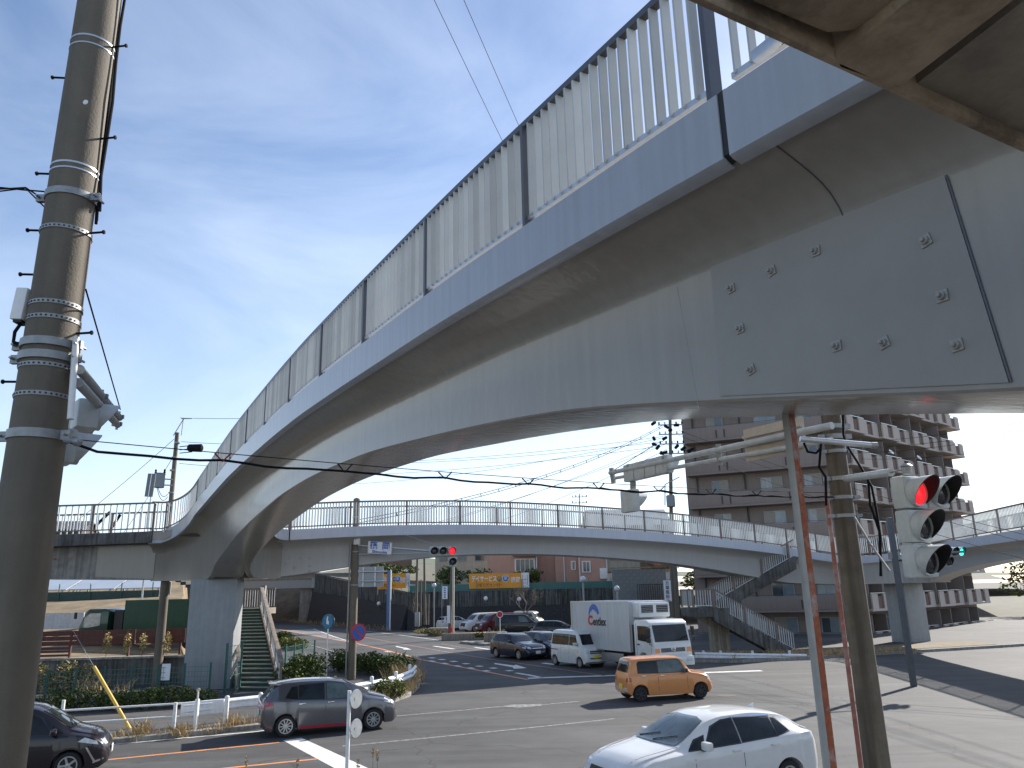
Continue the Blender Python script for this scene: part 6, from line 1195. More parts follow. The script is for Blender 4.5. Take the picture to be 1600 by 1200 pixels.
g = G(509, 1066, .13); c = Yp(512, 971, g.y); t, s_ = disc_sign('pedestrian_sign', 'round teal blue pedestrians only sign on a white post', c, Vector((-.45, -.89, 0)), .33, PEDB, PEDB, post_to=.13)
f = Vector((-.45, -.89, 0)).normalized(); mb = MB(); mb.box(c + f * .012 + s_ * -.02 + Vector((0, 0, .02)), (.09, .006, .26), math.atan2(s_.y, s_.x)); mb.box(c + f * .012 + s_ * .05 + Vector((0, 0, -.06)), (.06, .006, .16), math.atan2(s_.y, s_.x)); mb.lathe([(.045, 0), (.045, .004)], c + f * .012 + Vector((0, 0, .19)), f, 10); mb.build('walking_figures', SWHITE, t)
mb = MB(); mb.lathe([(.33, 0), (.33, .012)], c + Vector((.09, .06, .0)), Vector((.6, .8, 0)), 28); mb.build('rear_plate', GALV, t)
# white post with two round backs, close to the viewer
q = Yp(545, 1110, 14.5); t = thing('mirror_post', 'white post close by with two round plates seen from behind', 'sign', (q.x, q.y, 0)); zt = Yp(547, 1079, 14.5).z; mb = MB(); mb.tube([(q.x, q.y, 0), (q.x, q.y, zt)], .033, 12); mb.build('post', WPOST, t, smooth=50)
for py, r_ in ((1092, .155), (1138, .15)):
    c = Yp(552.5, py, 14.52) + Vector((.04, .0, 0)); mb = MB(); mb.lathe([(r_, -.012), (r_ + .006, 0), (r_, .012), (.001, .018)], c, Vector((-.86, .5, 0)), 28); pl = mb.build('round_plate', ALU, t, smooth=40); mb = MB(); mb.box(c + Vector((-.03, -.02, 0)), (.05, .05, .05)); mb.build('bracket', GALV, pl)
# ---- guard rails
def wbeam(label, px, zt, posts, Yfix=None, extra_end=None):
    pts = [Yp(q[0], q[1], Yfix) if Yfix else G(q[0], q[1], zt) for q in px]; t = thing('guard_rail', label, 'guard rail', pts[len(pts)//2] - Vector((0, 0, zt)))
    fine = []
    for a, b in zip(pts, pts[1:]): n = max(1, int((b - a).length / .5)); fine += [a.lerp(b, i / n) for i in range(n)]
    fine.append(pts[-1]); wr = with_right(fine)
    prof = [(0, 0), (.03, -.02), (.075, -.07), (.075, -.10), (.02, -.15), (.02, -.19), (.075, -.24), (.075, -.28), (.03, -.33), (0, -.35)]
    mb = MB(); mb.loft([[p + r * o + Vector((0, 0, z)) for o, z in prof] + [p + r * (o - .012) + Vector((0, 0, z)) for o, z in reversed(prof)] for p, r in wr]); mb.build('beam', WHITE, t, smooth=40)
    for q in posts: g = G(q[0], q[1], .13); mb = MB(); mb.tube([g, g + Vector((0, 0, .82))], .07, 12); mb.lathe([(.072, .82), (.05, .85), (.001, .86)], g, n=12); mb.build('post', WPOST, t, smooth=50)
    return t, pts
t, pts = wbeam('white corrugated guard rail curving round the planted corner behind the grey car', [(286, 1098), (330, 1094), (405, 1086), (480, 1078), (540, 1070.5), (590, 1062), (625, 1053.5), (643, 1046), (649, 1039)], .82, [(305, 1138), (352, 1132), (405, 1126), (470, 1115), (530, 1105), (580, 1094), (618, 1084), (640, 1070)])
a = pts[0]; d = (pts[1] - pts[0]).normalized(); mb = MB(); mb.bar(a - d * .05 + Vector((0, 0, -.2)), a + d * 1.25 + Vector((.0, 0, -.2)) , .10, .42); mb.build('end_wing', WHITE, t, bevel=.03)
wbeam('straight white guard rail in front of the right hand stair', [(1085, 1019), (1190, 1021), (1260, 1022)], .8, [], Yfix=45.2)
for px in (1100, 1127, 1177, 1235): q = Yp(px, 1030, 45.25); mb = MB(); mb.tube([(q.x, 45.3, 0), (q.x, 45.3, q.z + .45)], .07, 10); mb.build('post', WPOST, [o for o in col.objects if o.name.startswith('guard_rail') and o.type == 'EMPTY'][-1], smooth=50)
t = thing('pipe_railing', 'white two pipe railing along the pavement at lower left', 'railing', G(180, 1138, .13))
for (p, q) in (((38, 1114), (284, 1099)), ((70, 1133), (281, 1119))):
    A_, B_ = G(p[0], p[1], .82 if p[1] < 1120 else .45), G(q[0], q[1], .82 if p[1] < 1120 else .45); A_ = B_ + (A_ - B_) * 2.2; mb = MB(); mb.tube([A_, B_], .03, 10); mb.build('pipe', WPOST, t, smooth=50)
for x, y in ((95, 1133), (271, 1139)): g = G(x, y, .13); mb = MB(); mb.tube([g, g + Vector((0, 0, .76))], .055, 10); mb.build('post', WPOST, t, smooth=50)
for x, y0, y1, lab, m_ in ((305, 1139, 1078, 'white delineator post with a tan head beside the guard rail end', WPOST), (523, 1085, 1058, 'short delineator with a round reflector behind the grey car', WPOST)):
    g = G(x, y0, .13); zt = Yp(x, y1, g.y).z; t = thing('delineator_post', lab, 'post', g); mb = MB(); mb.tube([g, (g.x, g.y, zt)], .03, 8); mb.build('post', m_, t, smooth=50); mb = MB(); mb.lathe([(.055, -.02), (.055, .02)], (g.x, g.y, zt), (.2, -1, 0), 14); mb.build('reflector', pm('reflector_tan', (.55, .42, .22), .4), t)
# guy wire with a yellow guard
g = G(203, 1139, .13); h = Yp(147, 1042, g.y + .4); t = thing('guy_wire_guard', 'leaning yellow guy wire guard rising from the kerb', 'guard', g); mb = MB(); mb.tube([g, h], .055, 12); mb.build('sleeve', YELLOW, t, smooth=50); mb = MB(); mb.tube([h, h + (h - g) * .6], .008, 5); mb.build('wire', GALV, t)
# ---- green mesh fences
def mesh_fence(label, base, ht, n, z0=.13, group=None):
    pts = [Vector((p.x, p.y, z0)) for p in base]; t = thing('mesh_fence', label, 'fence', pts[0], group)
    tot = resample(pts, .1); Lt = tot[0][2]; step = Lt / n; me = unit_box('gpost', .07, .07, GREEN); rs = resample(pts, step * .999)
    for p, a, _ in rs: inst('post', me, t, p, a, (1, 1, ht + .12))
    mb = MB(); wr = [(p, Vector((math.sin(a), -math.cos(a), 0))) for p, a, _ in resample(pts, .12)]
    for p, r in wr: mb.bar(p + Vector((0, 0, .08)), p + Vector((0, 0, ht)), .009, .009, up=Vector((1, 0, 0)))
    for z in [.1 + k * (ht - .12) / 6 for k in range(7)]:
        for off in (0, ): mb.tube([p + Vector((0, 0, z)) for p, _ in wr[::6]] + [wr[-1][0] + Vector((0, 0, z))], .011, 4)
    tag(mb.build('wire_mesh', MESHG, t, fix=False), kind='stuff'); return t
mesh_fence('green wire mesh fence running behind the low shrubs at lower left', [G(-30, 1113, .13), G(97, 1103, .13), G(203, 1097, .13), G(326, 1092, .13)], 1.25, 8)
mesh_fence('short green mesh panel between the pier and the stair foot', [G(350, 1085, .13), G(374, 1079, .13)], 1.9, 1)
mesh_fence('green mesh fence on the far side of the stair foot', [G(444, 1068, .13), G(470, 1060, .13), G(490, 1056, .13)], 1.6, 3)
p = Yp(259, 1050, G(267, 1094, .13).y - .12); t = thing('notice', 'white notice hung on the green mesh fence', 'notice', p); mb = MB(); mb.box(p, (.34, .02, .62)); mb.build('sheet', SWHITE, t)
p = Yp(472, 1028, G(470, 1060, .13).y - .12); t = thing('notice', 'pale pink notice on the mesh fence beyond the stair', 'notice', p); mb = MB(); mb.box(p, (.32, .02, .42)); mb.build('sheet', pm('sign_pink', (.62, .48, .46), .6), t)
# ---- left stair rising away from the road
f0, f1 = G(376, 1079, .13), G(433, 1079, .13); t0, t1_ = Yp(362, 951, 46.2), Yp(404, 949, 46.2); t1_.z = t0.z
stA = thing('stair', 'straight dark stair with green edged treads rising behind the left pier', 'stair', (f0 + f1) / 2); NS = 22
TREAD = pm('stair_tread', (.055, .055, .05), .8, var=.3, scale=8); NOSE = pm('stair_nosing_green', (.20, .30, .23), .6, var=.15, scale=8)
def SA(u, s_): a = f0.lerp(t0, u); b = f1.lerp(t1_, u); return a.lerp(b, s_)
for k in range(NS):
    u0, u1 = k / NS, (k + 1) / NS; za, zb = f0.z + (t0.z - f0.z) * u1, f0.z + (t0.z - f0.z) * u0
    a, b, c, d = SA(u0, 0), SA(u0, 1), SA(u1, 1), SA(u1, 0); mb = MB(); mb.loft([[Vector((p.x, p.y, zz)) for p in (a, b, c, d)] for zz in (max(0, zb - .3), za)]); s_ = mb.build('step', TREAD, stA)
    mb = MB(); mb.bar(Vector((a.x, a.y, za)) + Vector((0, -.012, -.02)), Vector((b.x, b.y, za)) + Vector((0, -.012, -.02)), .05, .05); mb.build('nosing', NOSE, s_)
STR = pm('stair_stringer', (.24, .20, .165), .85, var=.2, streak=.4)
for s_, sg in ((0, -1), (1, 1)):
    a, b = SA(0, s_) + Vector((sg * .12, 0, 0)), SA(1, s_) + Vector((sg * .12, 0, 0)); mb = MB(); mb.loft([[p + Vector((x, 0, z)) for x, z in ((-.09, -.45), (.09, -.45), (.09, .22), (-.09, .22))] for p in (a, b)]); mb.build('stringer', STR, stA, bevel=.01)
    mb = MB(); mb.bar(a + Vector((0, 0, 1.15)), b + Vector((0, 0, 1.15)), .2, .09); mb.build('handrail', STR, stA, bevel=.015)
    for z in (.34, 1.0): mb = MB(); mb.bar(a + Vector((0, 0, z)), b + Vector((0, 0, z)), .05, .05); mb.build('rail', WPOST, stA)
    me = unit_box('stpost', .09, .09, RAILB); me2 = unit_box('stbal', .03, .03, BAL)
    for k in range(6): inst('post', me, stA, a.lerp(b, k / 5) + Vector((0, 0, .1)), 0, (1, 1, 1.03))
    for k in range(1, 70): inst('baluster', me2, stA, a.lerp(b, k / 70) + Vector((0, 0, .34)), 0, (1, 1, .68))
la, lb = SA(1, -.12), SA(1, 1.12); mb = MB(); mb.box(((la.x + lb.x) / 2 - 1, la.y + 1.2, t0.z - .18), (lb.x - la.x + 2.2, 2.4, .34)); mb.build('landing', STR, stA)
mb = MB(); mb.box(((la.x + lb.x) / 2, la.y + 2.3, t0.z + 1.1), (lb.x - la.x + .1, .1, .1)); mb.build('handrail', RAILB, stA); me2 = unit_box('stbal', .03, .03, BAL)
for k in range(14): inst('baluster', me2, stA, (lerp(la.x, lb.x, k / 13), la.y + 2.3, t0.z + .05), 0, (1, 1, 1.02))
mb = MB(); mb.box((lb.x, la.y + .1, t0.z + .6), (.28, .25, 1.3)); mb.build('newel', CONC, stA); mb = MB(); mb.box(((la.x + lb.x) / 2, la.y + 1.2, (t0.z - .3) / 2), (1.2, 1.2, t0.z - .3)); mb.build('support', CONC, stA)
for k in range(20): mb = MB(); mb.box((la.x - .2 - k * .3, la.y + 1.2, t0.z + .05 + k * .16), (.32, 1.7, .18)); mb.build('step', TREAD, stA)
# ---- right stair
stB = thing('stair', 'switchback concrete stair with cream railings beyond the white truck', 'stair', Yp(1110, 960, 47.5)); YB = 47.5
l0, l1 = Yp(1084, 950, YB), Yp(1116, 950, YB); lz = l0.z
mb = MB(); mb.box(((l0.x + l1.x) / 2 + .4, YB + 1.75, lz - .28), (l1.x - l0.x + .9, 3.6, .5)); mb.build('landing', DCONC, stB, bevel=.02)
BX = l1.x; low = (BX + 4.6, .15); SB_ = 1.6
def fl_path(x0, z0, x1, z1, y): return [Vector((lerp(x0, x1, i / 12), y, lerp(z0, z1, i / 12))) for i in range(13)]
for y in (YB, YB + 1.55):
    mb = MB(); mb.loft([[Vector((x, y + dy, z + dz)) for dy, dz in ((-.1, -.75), (.1, -.75), (.1, .05), (-.1, .05))] for x, z in ((BX - .1, lz), (low[0], low[1]))]); mb.build('stringer', DCONC, stB, bevel=.015)
for k in range(15): mb = MB(); mb.box((lerp(BX, low[0], (k + .5) / 15), YB + .77, lerp(lz, low[1], (k + .5) / 15) - .1), (.34, 1.4, .2)); mb.build('step', TREAD, stB)
ux, uz = BX + 5.8, 5.7
for y in (YB + 1.95, YB + 3.45):
    mb = MB(); mb.loft([[Vector((x, y + dy, z + dz)) for dy, dz in ((-.1, -.75), (.1, -.75), (.1, .05), (-.1, .05))] for x, z in ((BX, lz), (ux, uz))]); mb.build('stringer', DCONC, stB, bevel=.015)
for k in range(19): mb = MB(); mb.box((lerp(BX, ux, (k + .5) / 19), YB + 2.7, lerp(lz, uz, (k + .5) / 19) - .1), (.34, 1.4, .2)); mb.build('step', TREAD, stB)
def rail_simple(path, nm_h=1.05, pitch=.15, step=2.0):
    mb = MB(); wr = with_right(path); box_sweep(mb, [(p + Vector((0, 0, nm_h)), r) for p, r in wr], 0, 0, .1, .07); mb.build('handrail', RAILB, stB); mb = MB(); box_sweep(mb, [(p + Vector((0, 0, .12)), r) for p, r in wr], 0, 0, .05, .05); mb.build('rail', BAL, stB)
    me = unit_box('stbalB', .045, .03, BAL); mp2 = unit_box('stpostB', .12, .12, RAILB)
    for p, a, _ in resample(path, pitch): inst('baluster', me, stB, p + Vector((0, 0, .12)), a, (1, 1, nm_h - .14))
    for p, a, _ in resample(path, step): inst('post', mp2, stB, p + Vector((0, 0, .0)), a, (1, 1, nm_h))
rail_simple([Vector((l0.x, YB, lz)), Vector((l1.x, YB, lz))], step=1.18)
rail_simple([Vector((l0.x + .02, YB + 3.4, lz)), Vector((l0.x + .02, YB + .05, lz))])
rail_simple(fl_path(BX + .05, lz, low[0], low[1] + .05, YB)); rail_simple(fl_path(BX + .05, lz, low[0], low[1] + .05, YB + 1.55)); rail_simple(fl_path(BX + .05, lz, ux, uz, YB + 1.95))
mb = MB(); mb.loft([[Vector((x, YB + 1.7 + dy, z)) for dy in (-.45, .45) ] + [Vector((x2, YB + 1.7 + dy, z)) for dy in (.45, -.45)] for x, x2, z in ((l0.x + 1.25, l1.x + 1.1, -.1), (l0.x + 1.25, l1.x + 1.1, lz - 1.15), (l0.x + .5, l1.x + 1.5, lz - .55))]); mb.build('support', pm('concrete_warm', (.36, .31, .24), .85, var=.15, streak=.4), stB, bevel=.03)
# ---- poles, lamps and gantry in the distance
def street_globe(label, px, pyb, pyt, Y, group='globe lamps along the car park'):
    q = Yp(px, pyb, Y); zt = Yp(px, pyt, Y).z; zb = min(q.z, 0) if q.z < 1 else q.z * 0
    t = thing('globe_lamp', label, 'street lamp', (q.x, Y, 0), group); mb = MB(); mb.tube([(q.x, Y, 0), (q.x, Y, zt)], .075, 8); mb.build('post', GALV, t, smooth=50); r_ = .24; mb = MB(); mb.lathe([(r_ * math.sin(a), -r_ * math.cos(a)) for a in [PI * i / 10 for i in range(11)]], (q.x, Y, zt + .15), n=16); mb.build('globe', pm('globe_glass', (.55, .58, .62), .12, coat=.5), t, smooth=60); mb = MB(); mb.lathe([(.1, 0), (.15, .05), (.08, .08)], (q.x, Y, zt - .1), n=10); mb.build('collar', GALV, t)
street_globe('globe street lamp beside the pole cluster at the road edge', 678, 982, 917, 86); street_globe('globe street lamp rising in front of the pink building', 914, 980, 908, 62); street_globe('smaller globe street lamp just left of the block wall', 967, 980, 922, 70)
for px, py, lab in ((592, 943, 'small white wall lamp furthest along by the gantry post'), (759, 935, 'small white wall lamp below the long orange billboard'), (811, 936, 'small white wall lamp at the billboard end nearest the pink building')):
    Y = 90.0 if px > 700 else 97.0; q = Yp(px, py, Y); t = thing('wall_lamp', lab, 'lamp', q, 'white lamps on the far wall'); r_ = .24; mb = MB(); mb.lathe([(r_ * math.sin(a), -r_ * math.cos(a)) for a in [PI * i / 8 for i in range(9)]], q, n=12); mb.build('globe', WPOST, t, smooth=60); mb = MB(); mb.tube([q + Vector((0, 0, -.15)), q + Vector((0, .4, -.5)), q + Vector((0, 1.2, -.5))], .06, 6); mb.build('bracket', GALV, t)
t = thing('sign_gantry', 'road sign gantry with a blue post, seen from behind', 'sign', Yp(605, 985, 92)); x = Yp(606, 985, 92).x; zt = Yp(609, 891, 92).z; mb = MB(); mb.box((x, 92, zt / 2), (.36, .3, zt)); mb.build('post', pm('post_blue', (.10, .17, .32), .5), t); mb = MB(); mb.box((x + .24, 91.95, zt / 2), (.12, .2, zt)); mb.build('post_edge', WPOST, t)
for py in (893, 908): q = Yp(562, py, 92); mb = MB(); mb.tube([(x, 92, Yp(606, py, 92).z), (q.x, 92, q.z)], .09, 8); mb.build('arm', ALU, t, smooth=50)
q = Yp(578, 901, 91.6); mb = MB(); mb.box((q.x, 92.3, q.z), (2.9, .08, 2.3)); mb.build('sign_panel', GALV, t); 
for dx in (-.9, .5): mb = MB(); mb.box((q.x + dx, 92.2, q.z), (.12, .1, 2.2)); mb.build('stiffener', ALU, t)
def far_pole(label, pxb, pyb, pxt, pyt, Y, r_=.13, arms=0, z0=None, group=None, name='utility_pole', extra=None):
    b = Yp(pxb, pyb, Y); tp = Yp(pxt, pyt, Y); t = thing(name, label, 'pole', (b.x, Y, b.z if z0 is None else z0), group); mb = MB(); mb.tube([(b.x, Y, b.z if z0 is None else z0), (tp.x, Y, tp.z)], [r_, r_ * .7], 10); mb.build('shaft', POLE, t, smooth=50)
    rnd = random.Random(int(pxb)); me = []
    for k in range(arms):
        z = tp.z - .5 - k * .85; x = tp.x; mb = MB(); mb.bar((x - 1.1, Y, z), (x + 1.1, Y, z), .09, .09); ar = mb.build('crossarm', GALV, t)
        for j in range(5): xx = x - 1.0 + j * .5; mb = MB(); mb.lathe([(.04, 0), (.09, .06), (.05, .1), (.09, .16), (.04, .24)], (xx, Y, z + .04), n=8); mb.build('insulator', WIRE if rnd.random() < .6 else WPOST, ar)
    return t, tp
far_pole('left one of the tall poles clustered at the road edge', 650, 976, 652, 873, 84, .16, group='pole cluster by the road'); far_pole('middle slim pole of the cluster at the road edge', 657, 978, 658, 906, 84.5, .1, group='pole cluster by the road'); far_pole('right hand pole of the cluster with a light cabinet', 664, 976, 663, 871, 85, .16, group='pole cluster by the road'); far_pole('short pole standing apart from the cluster before the globe lamp', 669, 976, 670, 928, 82, .09, group='pole cluster by the road')
q = Yp(652, 968, 83.6); t = thing('meter_cabinet', 'grey meter cabinet on the left pole of the cluster', 'cabinet', q); mb = MB(); mb.box(q, (.5, .3, 1.4)); mb.build('casing', GALV, t, bevel=.03)
t, tp = far_pole('signal post with a white conduit at the car park corner', 702, 998, 706, 886, 71, .16, name='signal_pole'); b = Yp(703, 998, 71); mb = MB(); mb.tube([(b.x + .28, 70.9, 0), (b.x + .32, 70.9, tp.z)], .11, 8); mb.build('conduit', pm('conduit_cream', (.5, .46, .38), .6), t); mb = MB(); q = Yp(701, 960, 70.7); mb.box(q, (.28, .1, 1.5)); mb.build('pole_sign', SWHITE, t); mb = MB(); q = Yp(704, 984, 70.6); mb.box(q, (.3, .12, .4)); mb.build('red_tag', SRED, t)
q = Yp(695, 926, 88); t = thing('hanging_sign', 'white vertical sign panel in front of the far wall', 'sign', q); mb = MB(); mb.box(q, (.55, .08, 1.35)); mb.build('panel', SWHITE, t); mb = MB(); mb.box(q + Vector((-.32, 0, -1)), (.06, .06, 4.2)); mb.build('post', GALV, t)
for k in range(5): mb = MB(); mb.box(q + Vector((0, -.05, .48 - k * .24)), (.2, .02, .13)); mb.build('mark', SBLUE, t)
t, tp = far_pole('grey concrete pole with a white vertical nameplate behind the truck', 1058, 960, 1054, 872, 64, .24, z0=0)
q = Yp(1043, 923, 63.6); t2 = thing('name_plate', 'white vertical nameplate with four dark characters on the pole behind the truck', 'sign', q); mb = MB(); mb.box(q, (.58, .06, 1.62)); mb.build('panel', SWHITE, t2); INK = pm('ink_dark', (.03, .03, .04), .6)
for k, ch in enumerate('万葉医院'): text('lettering', ch, .30, q + Vector((0, -.035, .56 - k * .34)), (1, 0, 0), (0, 0, 1), INK, t2, bold=.006)
mb = MB(); mb.bar(q + Vector((-.06, -.04, -.70)), q + Vector((.16, -.04, -.76)), .02, .05); mb.build('arrow', SRED, t2)
# transformer pole behind the left junction
t, tp = far_pole('weathered utility pole with a transformer behind the left junction', 263, 835, 277, 676, 52, .2, arms=0, z0=2.5); 
for dx in (-.1, .12): mb = MB(); mb.bar(Vector((tp.x + dx * 2.5, 52, tp.z - .2)), Vector((tp.x + .35, 52, tp.z + .95)), .05, .05); mb.build('top_brace', GALV, t)
mb = MB(); mb.bar(Vector((tp.x + .2, 52, tp.z + .98)), Vector((tp.x + .95, 52, tp.z + .98)), .06, .06); mb.build('top_arm', GALV, t)
q = Yp(249, 751, 51.6); mb = MB(); mb.lathe([(.3, -.48), (.34, -.46), (.34, .42), (.37, .44), (.34, .5), (.1, .52)], q, n=18); tr2 = mb.build('transformer', pm('transformer_grey', (.20, .23, .25), .5, var=.1), t, smooth=40)
for dx in (-.3, .3): mb = MB(); mb.lathe([(.05, 0), (.09, .08), (.05, .12), (.08, .2), (.03, .28)], q + Vector((dx, 0, .5)), n=8); mb.build('bushing', WIRE, tr2)
mb = MB(); mb.bar(q + Vector((.3, 0, .1)), q + Vector((.8, .3, .1)), .08, .08); mb.bar(q + Vector((.3, 0, -.3)), q + Vector((.8, .3, -.3)), .08, .08); mb.build('bracket', GALV, t)
for x0, y0, x1, y1, s_ in ((247, 762, 262, 772, .35), (245, 760, 262, 776, .55), (243, 745, 246, 765, .1)): mb = MB(); mb.tube(catenary(Yp(x0, y0, 51.5), Yp(x1, y1, 51.8), s_, 10), .02, 5); mb.build('jumper', WIRE, t, smooth=60)
for k, py in enumerate((698, 703, 708)):
    mb = MB(); mb.tube([Yp(281, py, 52), Yp(300, py - 2, 50)], .03, 6); mb.build('strain_insulator', WIRE, t)
mb = MB(); q = Yp(305, 700, 50); mb.lathe([(.1, -.5), (.25, -.4), (.28, .4), (.1, .5)], q, (1, .2, 0), 10); mb.build('switch_box', WIRE, t)
for x, y in ((277, 692), (273, 715), (270, 735), (268, 770), (266, 790)): q = Yp(x, y, 52); mb = MB(); ring(mb, q, .17, .1, .03); mb.build('steel_band', GALV, t)
q = Yp(232, 835, 40.5); tq = Yp(235, 779, 40.5); t = thing('sign_board', 'grey back of a tall sign board behind the left railing', 'sign', q); mb = MB(); mb.tube([(q.x, 40.5, 4), (tq.x, 40.5, Yp(236, 742, 40.5).z)], .05, 8); mb.build('post', ALU, t); c = Yp(235, 758, 40.4); mb = MB(); mb.box(c, (.42, .05, 1.22), rot=Matrix.Rotation(R(3), 3, 'Y')); mb.build('panel', pm('sign_back_dark', (.14, .15, .16), .5), t); mb = MB(); mb.box(c + Vector((0, -.03, 0)), (.05, .03, 1.2), rot=Matrix.Rotation(R(3), 3, 'Y')); mb.build('stiffener', ALU, t)
# dense power pole by the apartments
t, tp = far_pole('crowded power pole with many insulators left of the apartments', 1046, 930, 1047, 655, 66, .2, arms=4, z0=0); rnd = random.Random(5)
for k in range(14): x = tp.x + rnd.uniform(-1.6, 1.6); z = tp.z - rnd.uniform(.3, 3.2); mb = MB(); mb.lathe([(.05, -.25), (.13, -.2), (.15, .2), (.05, .28)], (x, 65.8 + rnd.uniform(-.4, .4), z), (rnd.uniform(-1, 1), rnd.uniform(-1, 1), rnd.uniform(-.4, 1)), 8); mb.build('insulator', WIRE, t)
q = Yp(1048, 783, 65.6); mb = MB(); mb.lathe([(.3, -.5), (.36, -.45), (.36, .45), (.3, .5)], q, n=14); mb.build('transformer', MATS['transformer_grey'], t, smooth=40); mb = MB(); mb.bar(Yp(1039, 757, 65.8), Yp(1039, 790, 65.8), .08, .08); mb.bar(Yp(1039, 757, 65.8), Yp(1062, 745, 65.8), .08, .08); mb.build('side_frame', GALV, t)
far_pole('thin distant pole above the far footbridge railing', 905, 840, 905, 771, 110, .1, arms=2, z0=4.2)
# ---- wires
def wire(label, a, b, sag, r_=.012, group=None, seg=24, mat=None): t = thing('power_line', label, 'wire', (a + b) / 2, group); mb = MB(); mb.tube(catenary(a, b, sag, seg), r_, 4); mb.build('wire', mat or WIRE, t, smooth=60); return t
DP = Yp(1046, 690, 66)
wire('left one of two thin wires crossing the open sky above the bridge', W(640, -80, 12), Yp(1035, 672, 66), 1.2, .006, 'wires across the upper sky'); wire('right one of two thin wires crossing the open sky above the bridge', W(690, -80, 12), Yp(1045, 668, 66), 1.2, .006, 'wires across the upper sky')
t = thing('power_line', 'paired wire with spacers climbing from the corner signal pole', 'wire', M(560, 813)); a, b_ = M(560, 812), Yp(1036, 664, 66); ct = catenary(a, b_, .9, 40)
for dz in (0, -.16): mb = MB(); mb.tube([p + Vector((0, 0, dz)) for p in ct], .02, 4); mb.build('wire', WIRE, t)
for k in range(3, 40, 2): mb = MB(); mb.tube([ct[k], ct[k] + Vector((.05, 0, -.18))], .03, 4); mb.build('spacer', WIRE, t)
gw = 'thin wires strung to the crowded power pole'
for k, (x, y, Y, px, py) in enumerate(((690, 708, 90, 1036, 682), (660, 712, 90, 1036, 690), (720, 733, 90, 1036, 684), (640, 728, 95, 1034, 697), (740, 800, 60, 1038, 688), (690, 806, 60, 1040, 694), (860, 800, 80, 1042, 702))):
    wire(('highest thin wire sagging left from the crowded pole', 'second thin wire sagging left from the crowded pole', 'third thin wire, starting above the far railing', 'lowest of the flat wires left of the crowded pole', 'first slanting wire rising to the crowded pole', 'second slanting wire rising to the crowded pole', 'short slanting wire nearest the crowded pole')[k], Yp(x - 200, y + (y - py) * .5, Y + 10), Yp(px, py, 66), .8, .02, gw)
for k, (px, py, x, y, Y) in enumerate(((1060, 672, 1700, 860, 30), (1060, 680, 1700, 872, 30), (1062, 700, 1700, 900, 30), (1300, 690, 1720, 636, 30), (1300, 700, 1720, 648, 30), (1300, 708, 1720, 655, 30), (1320, 716, 1720, 678, 30), (1330, 800, 1720, 740, 40))):
    wire(('upper wire slanting down across the apartment front', 'middle wire slanting down across the apartment front', 'lower wire slanting down across the apartment front', 'topmost wire in the sky right of the apartments', 'second wire in the sky right of the apartments', 'third wire in the sky right of the apartments', 'fourth wire in the sky right of the apartments', 'lowest wire behind the right footbridge')[k], Yp(px, py, 58), Yp(x, y, Y), .4, .014, 'wires on the right')
for k, (x0, y0, x1, y1) in enumerate(((281, 653, 560, 645), (283, 690, 500, 690), (280, 724, 470, 727), (272, 686, 60, 860), (268, 718, 180, 850))):
    wire(('top wire leaving the transformer pole to the right', 'middle wire leaving the transformer pole to the right', 'lower wire leaving the transformer pole to the right', 'long guy wire slanting down left of the transformer pole', 'short guy wire slanting down left of the transformer pole')[k], Yp(x0, y0, 52), Yp(x1, y1, 56), .2, .017, 'wires at the transformer pole')
for k, (x0, y0, x1, y1) in enumerate(((171, 830, 188, 804), (147, 824, 172, 800))): t = thing('guy_wire_guard', ('right hand' if k == 0 else 'left hand') + ' black sleeve slanting behind the left railing', 'guard', Yp(x0, y0, 42), 'black guy sleeves'); mb = MB(); mb.tube([Yp(x0, y0, 42), Yp(x1, y1, 42)], .08, 8); mb.build('sleeve', WIRE, t, smooth=50)
# ---- planting
hedge('low mixed shrubs along the green mesh fence at lower left', [G(10, 1118, .13), G(150, 1111, .13), G(250, 1107, .13), G(322, 1100, .13)], .85, .75, 6500, .06)
hedge('dark clipped hedge on the planted corner by the signal pole', [G(522, 1048, .13), G(570, 1052, .13), G(632, 1058, .13)], 1.6, 1.05, 7000, .07, mats=[LEAF[0], LEAF[0], LEAF[1]], jag=.12)
hedge('bright green shrubs in front of the curved guard rail', [G(560, 1092, .13), G(595, 1094, .13), G(625, 1090, .13)], .8, .7, 3600, .055, mats=[LEAF[1], LEAF[2], LEAF[0]])
hedge('loose green bush beside the foot of the left stair', [G(452, 1074, .13), G(490, 1068, .13)], 1.3, 1.5, 3000, .08)
hedge('yellow green clipped hedge beyond the stair', [G(440, 1012, .13), G(476, 1016, .13)], 1.3, .8, 2600, .08, mats=[LEAF[2], LEAF[1], LEAF[2]], jag=.1)
hedge('small dark clipped hedge at the top of the planting strip', [G(434, 1001, .13), G(455, 1002, .13)], 1.2, .8, 1500, .09, mats=[LEAF[0], LEAF[0], LEAF[1]], jag=.1)
hedge('wiry green shrub at the foot of the concrete retaining wall', [G(40, 1085, .13), G(140, 1076, .13)], .8, 1.3, 2200, .07, mats=[LEAF[1], DRY[0], DRY[1]])
hedge('ivy growing in the car park planter', [Yp(745, 990, 66), Yp(790, 990, 66)], .8, .5, 900, .09, z0=.4); hedge('low plants in the planter by the pole cluster', [Yp(652, 986, 80), Yp(690, 988, 76)], 1.0, .6, 900, .1, mats=[LEAF[1], DRY[0], DRY[1]])
sp_ = []; rnd = random.Random(4)
for i in range(140):
    u = rnd.random() ** 1.0; k = rnd.uniform(0, 1); a, b_ = Vector((-13.5, 22.9, .15)), Vector((-8.3, 25.85, .15)); p = a.lerp(b_, k); sp_.append((p.x + rnd.uniform(-.05, .35) * -.5, p.y + rnd.uniform(-.12, .4), .02 if rnd.random() < .3 else .13))
tufts('dry_grass', sp_[:80], .26, 9)
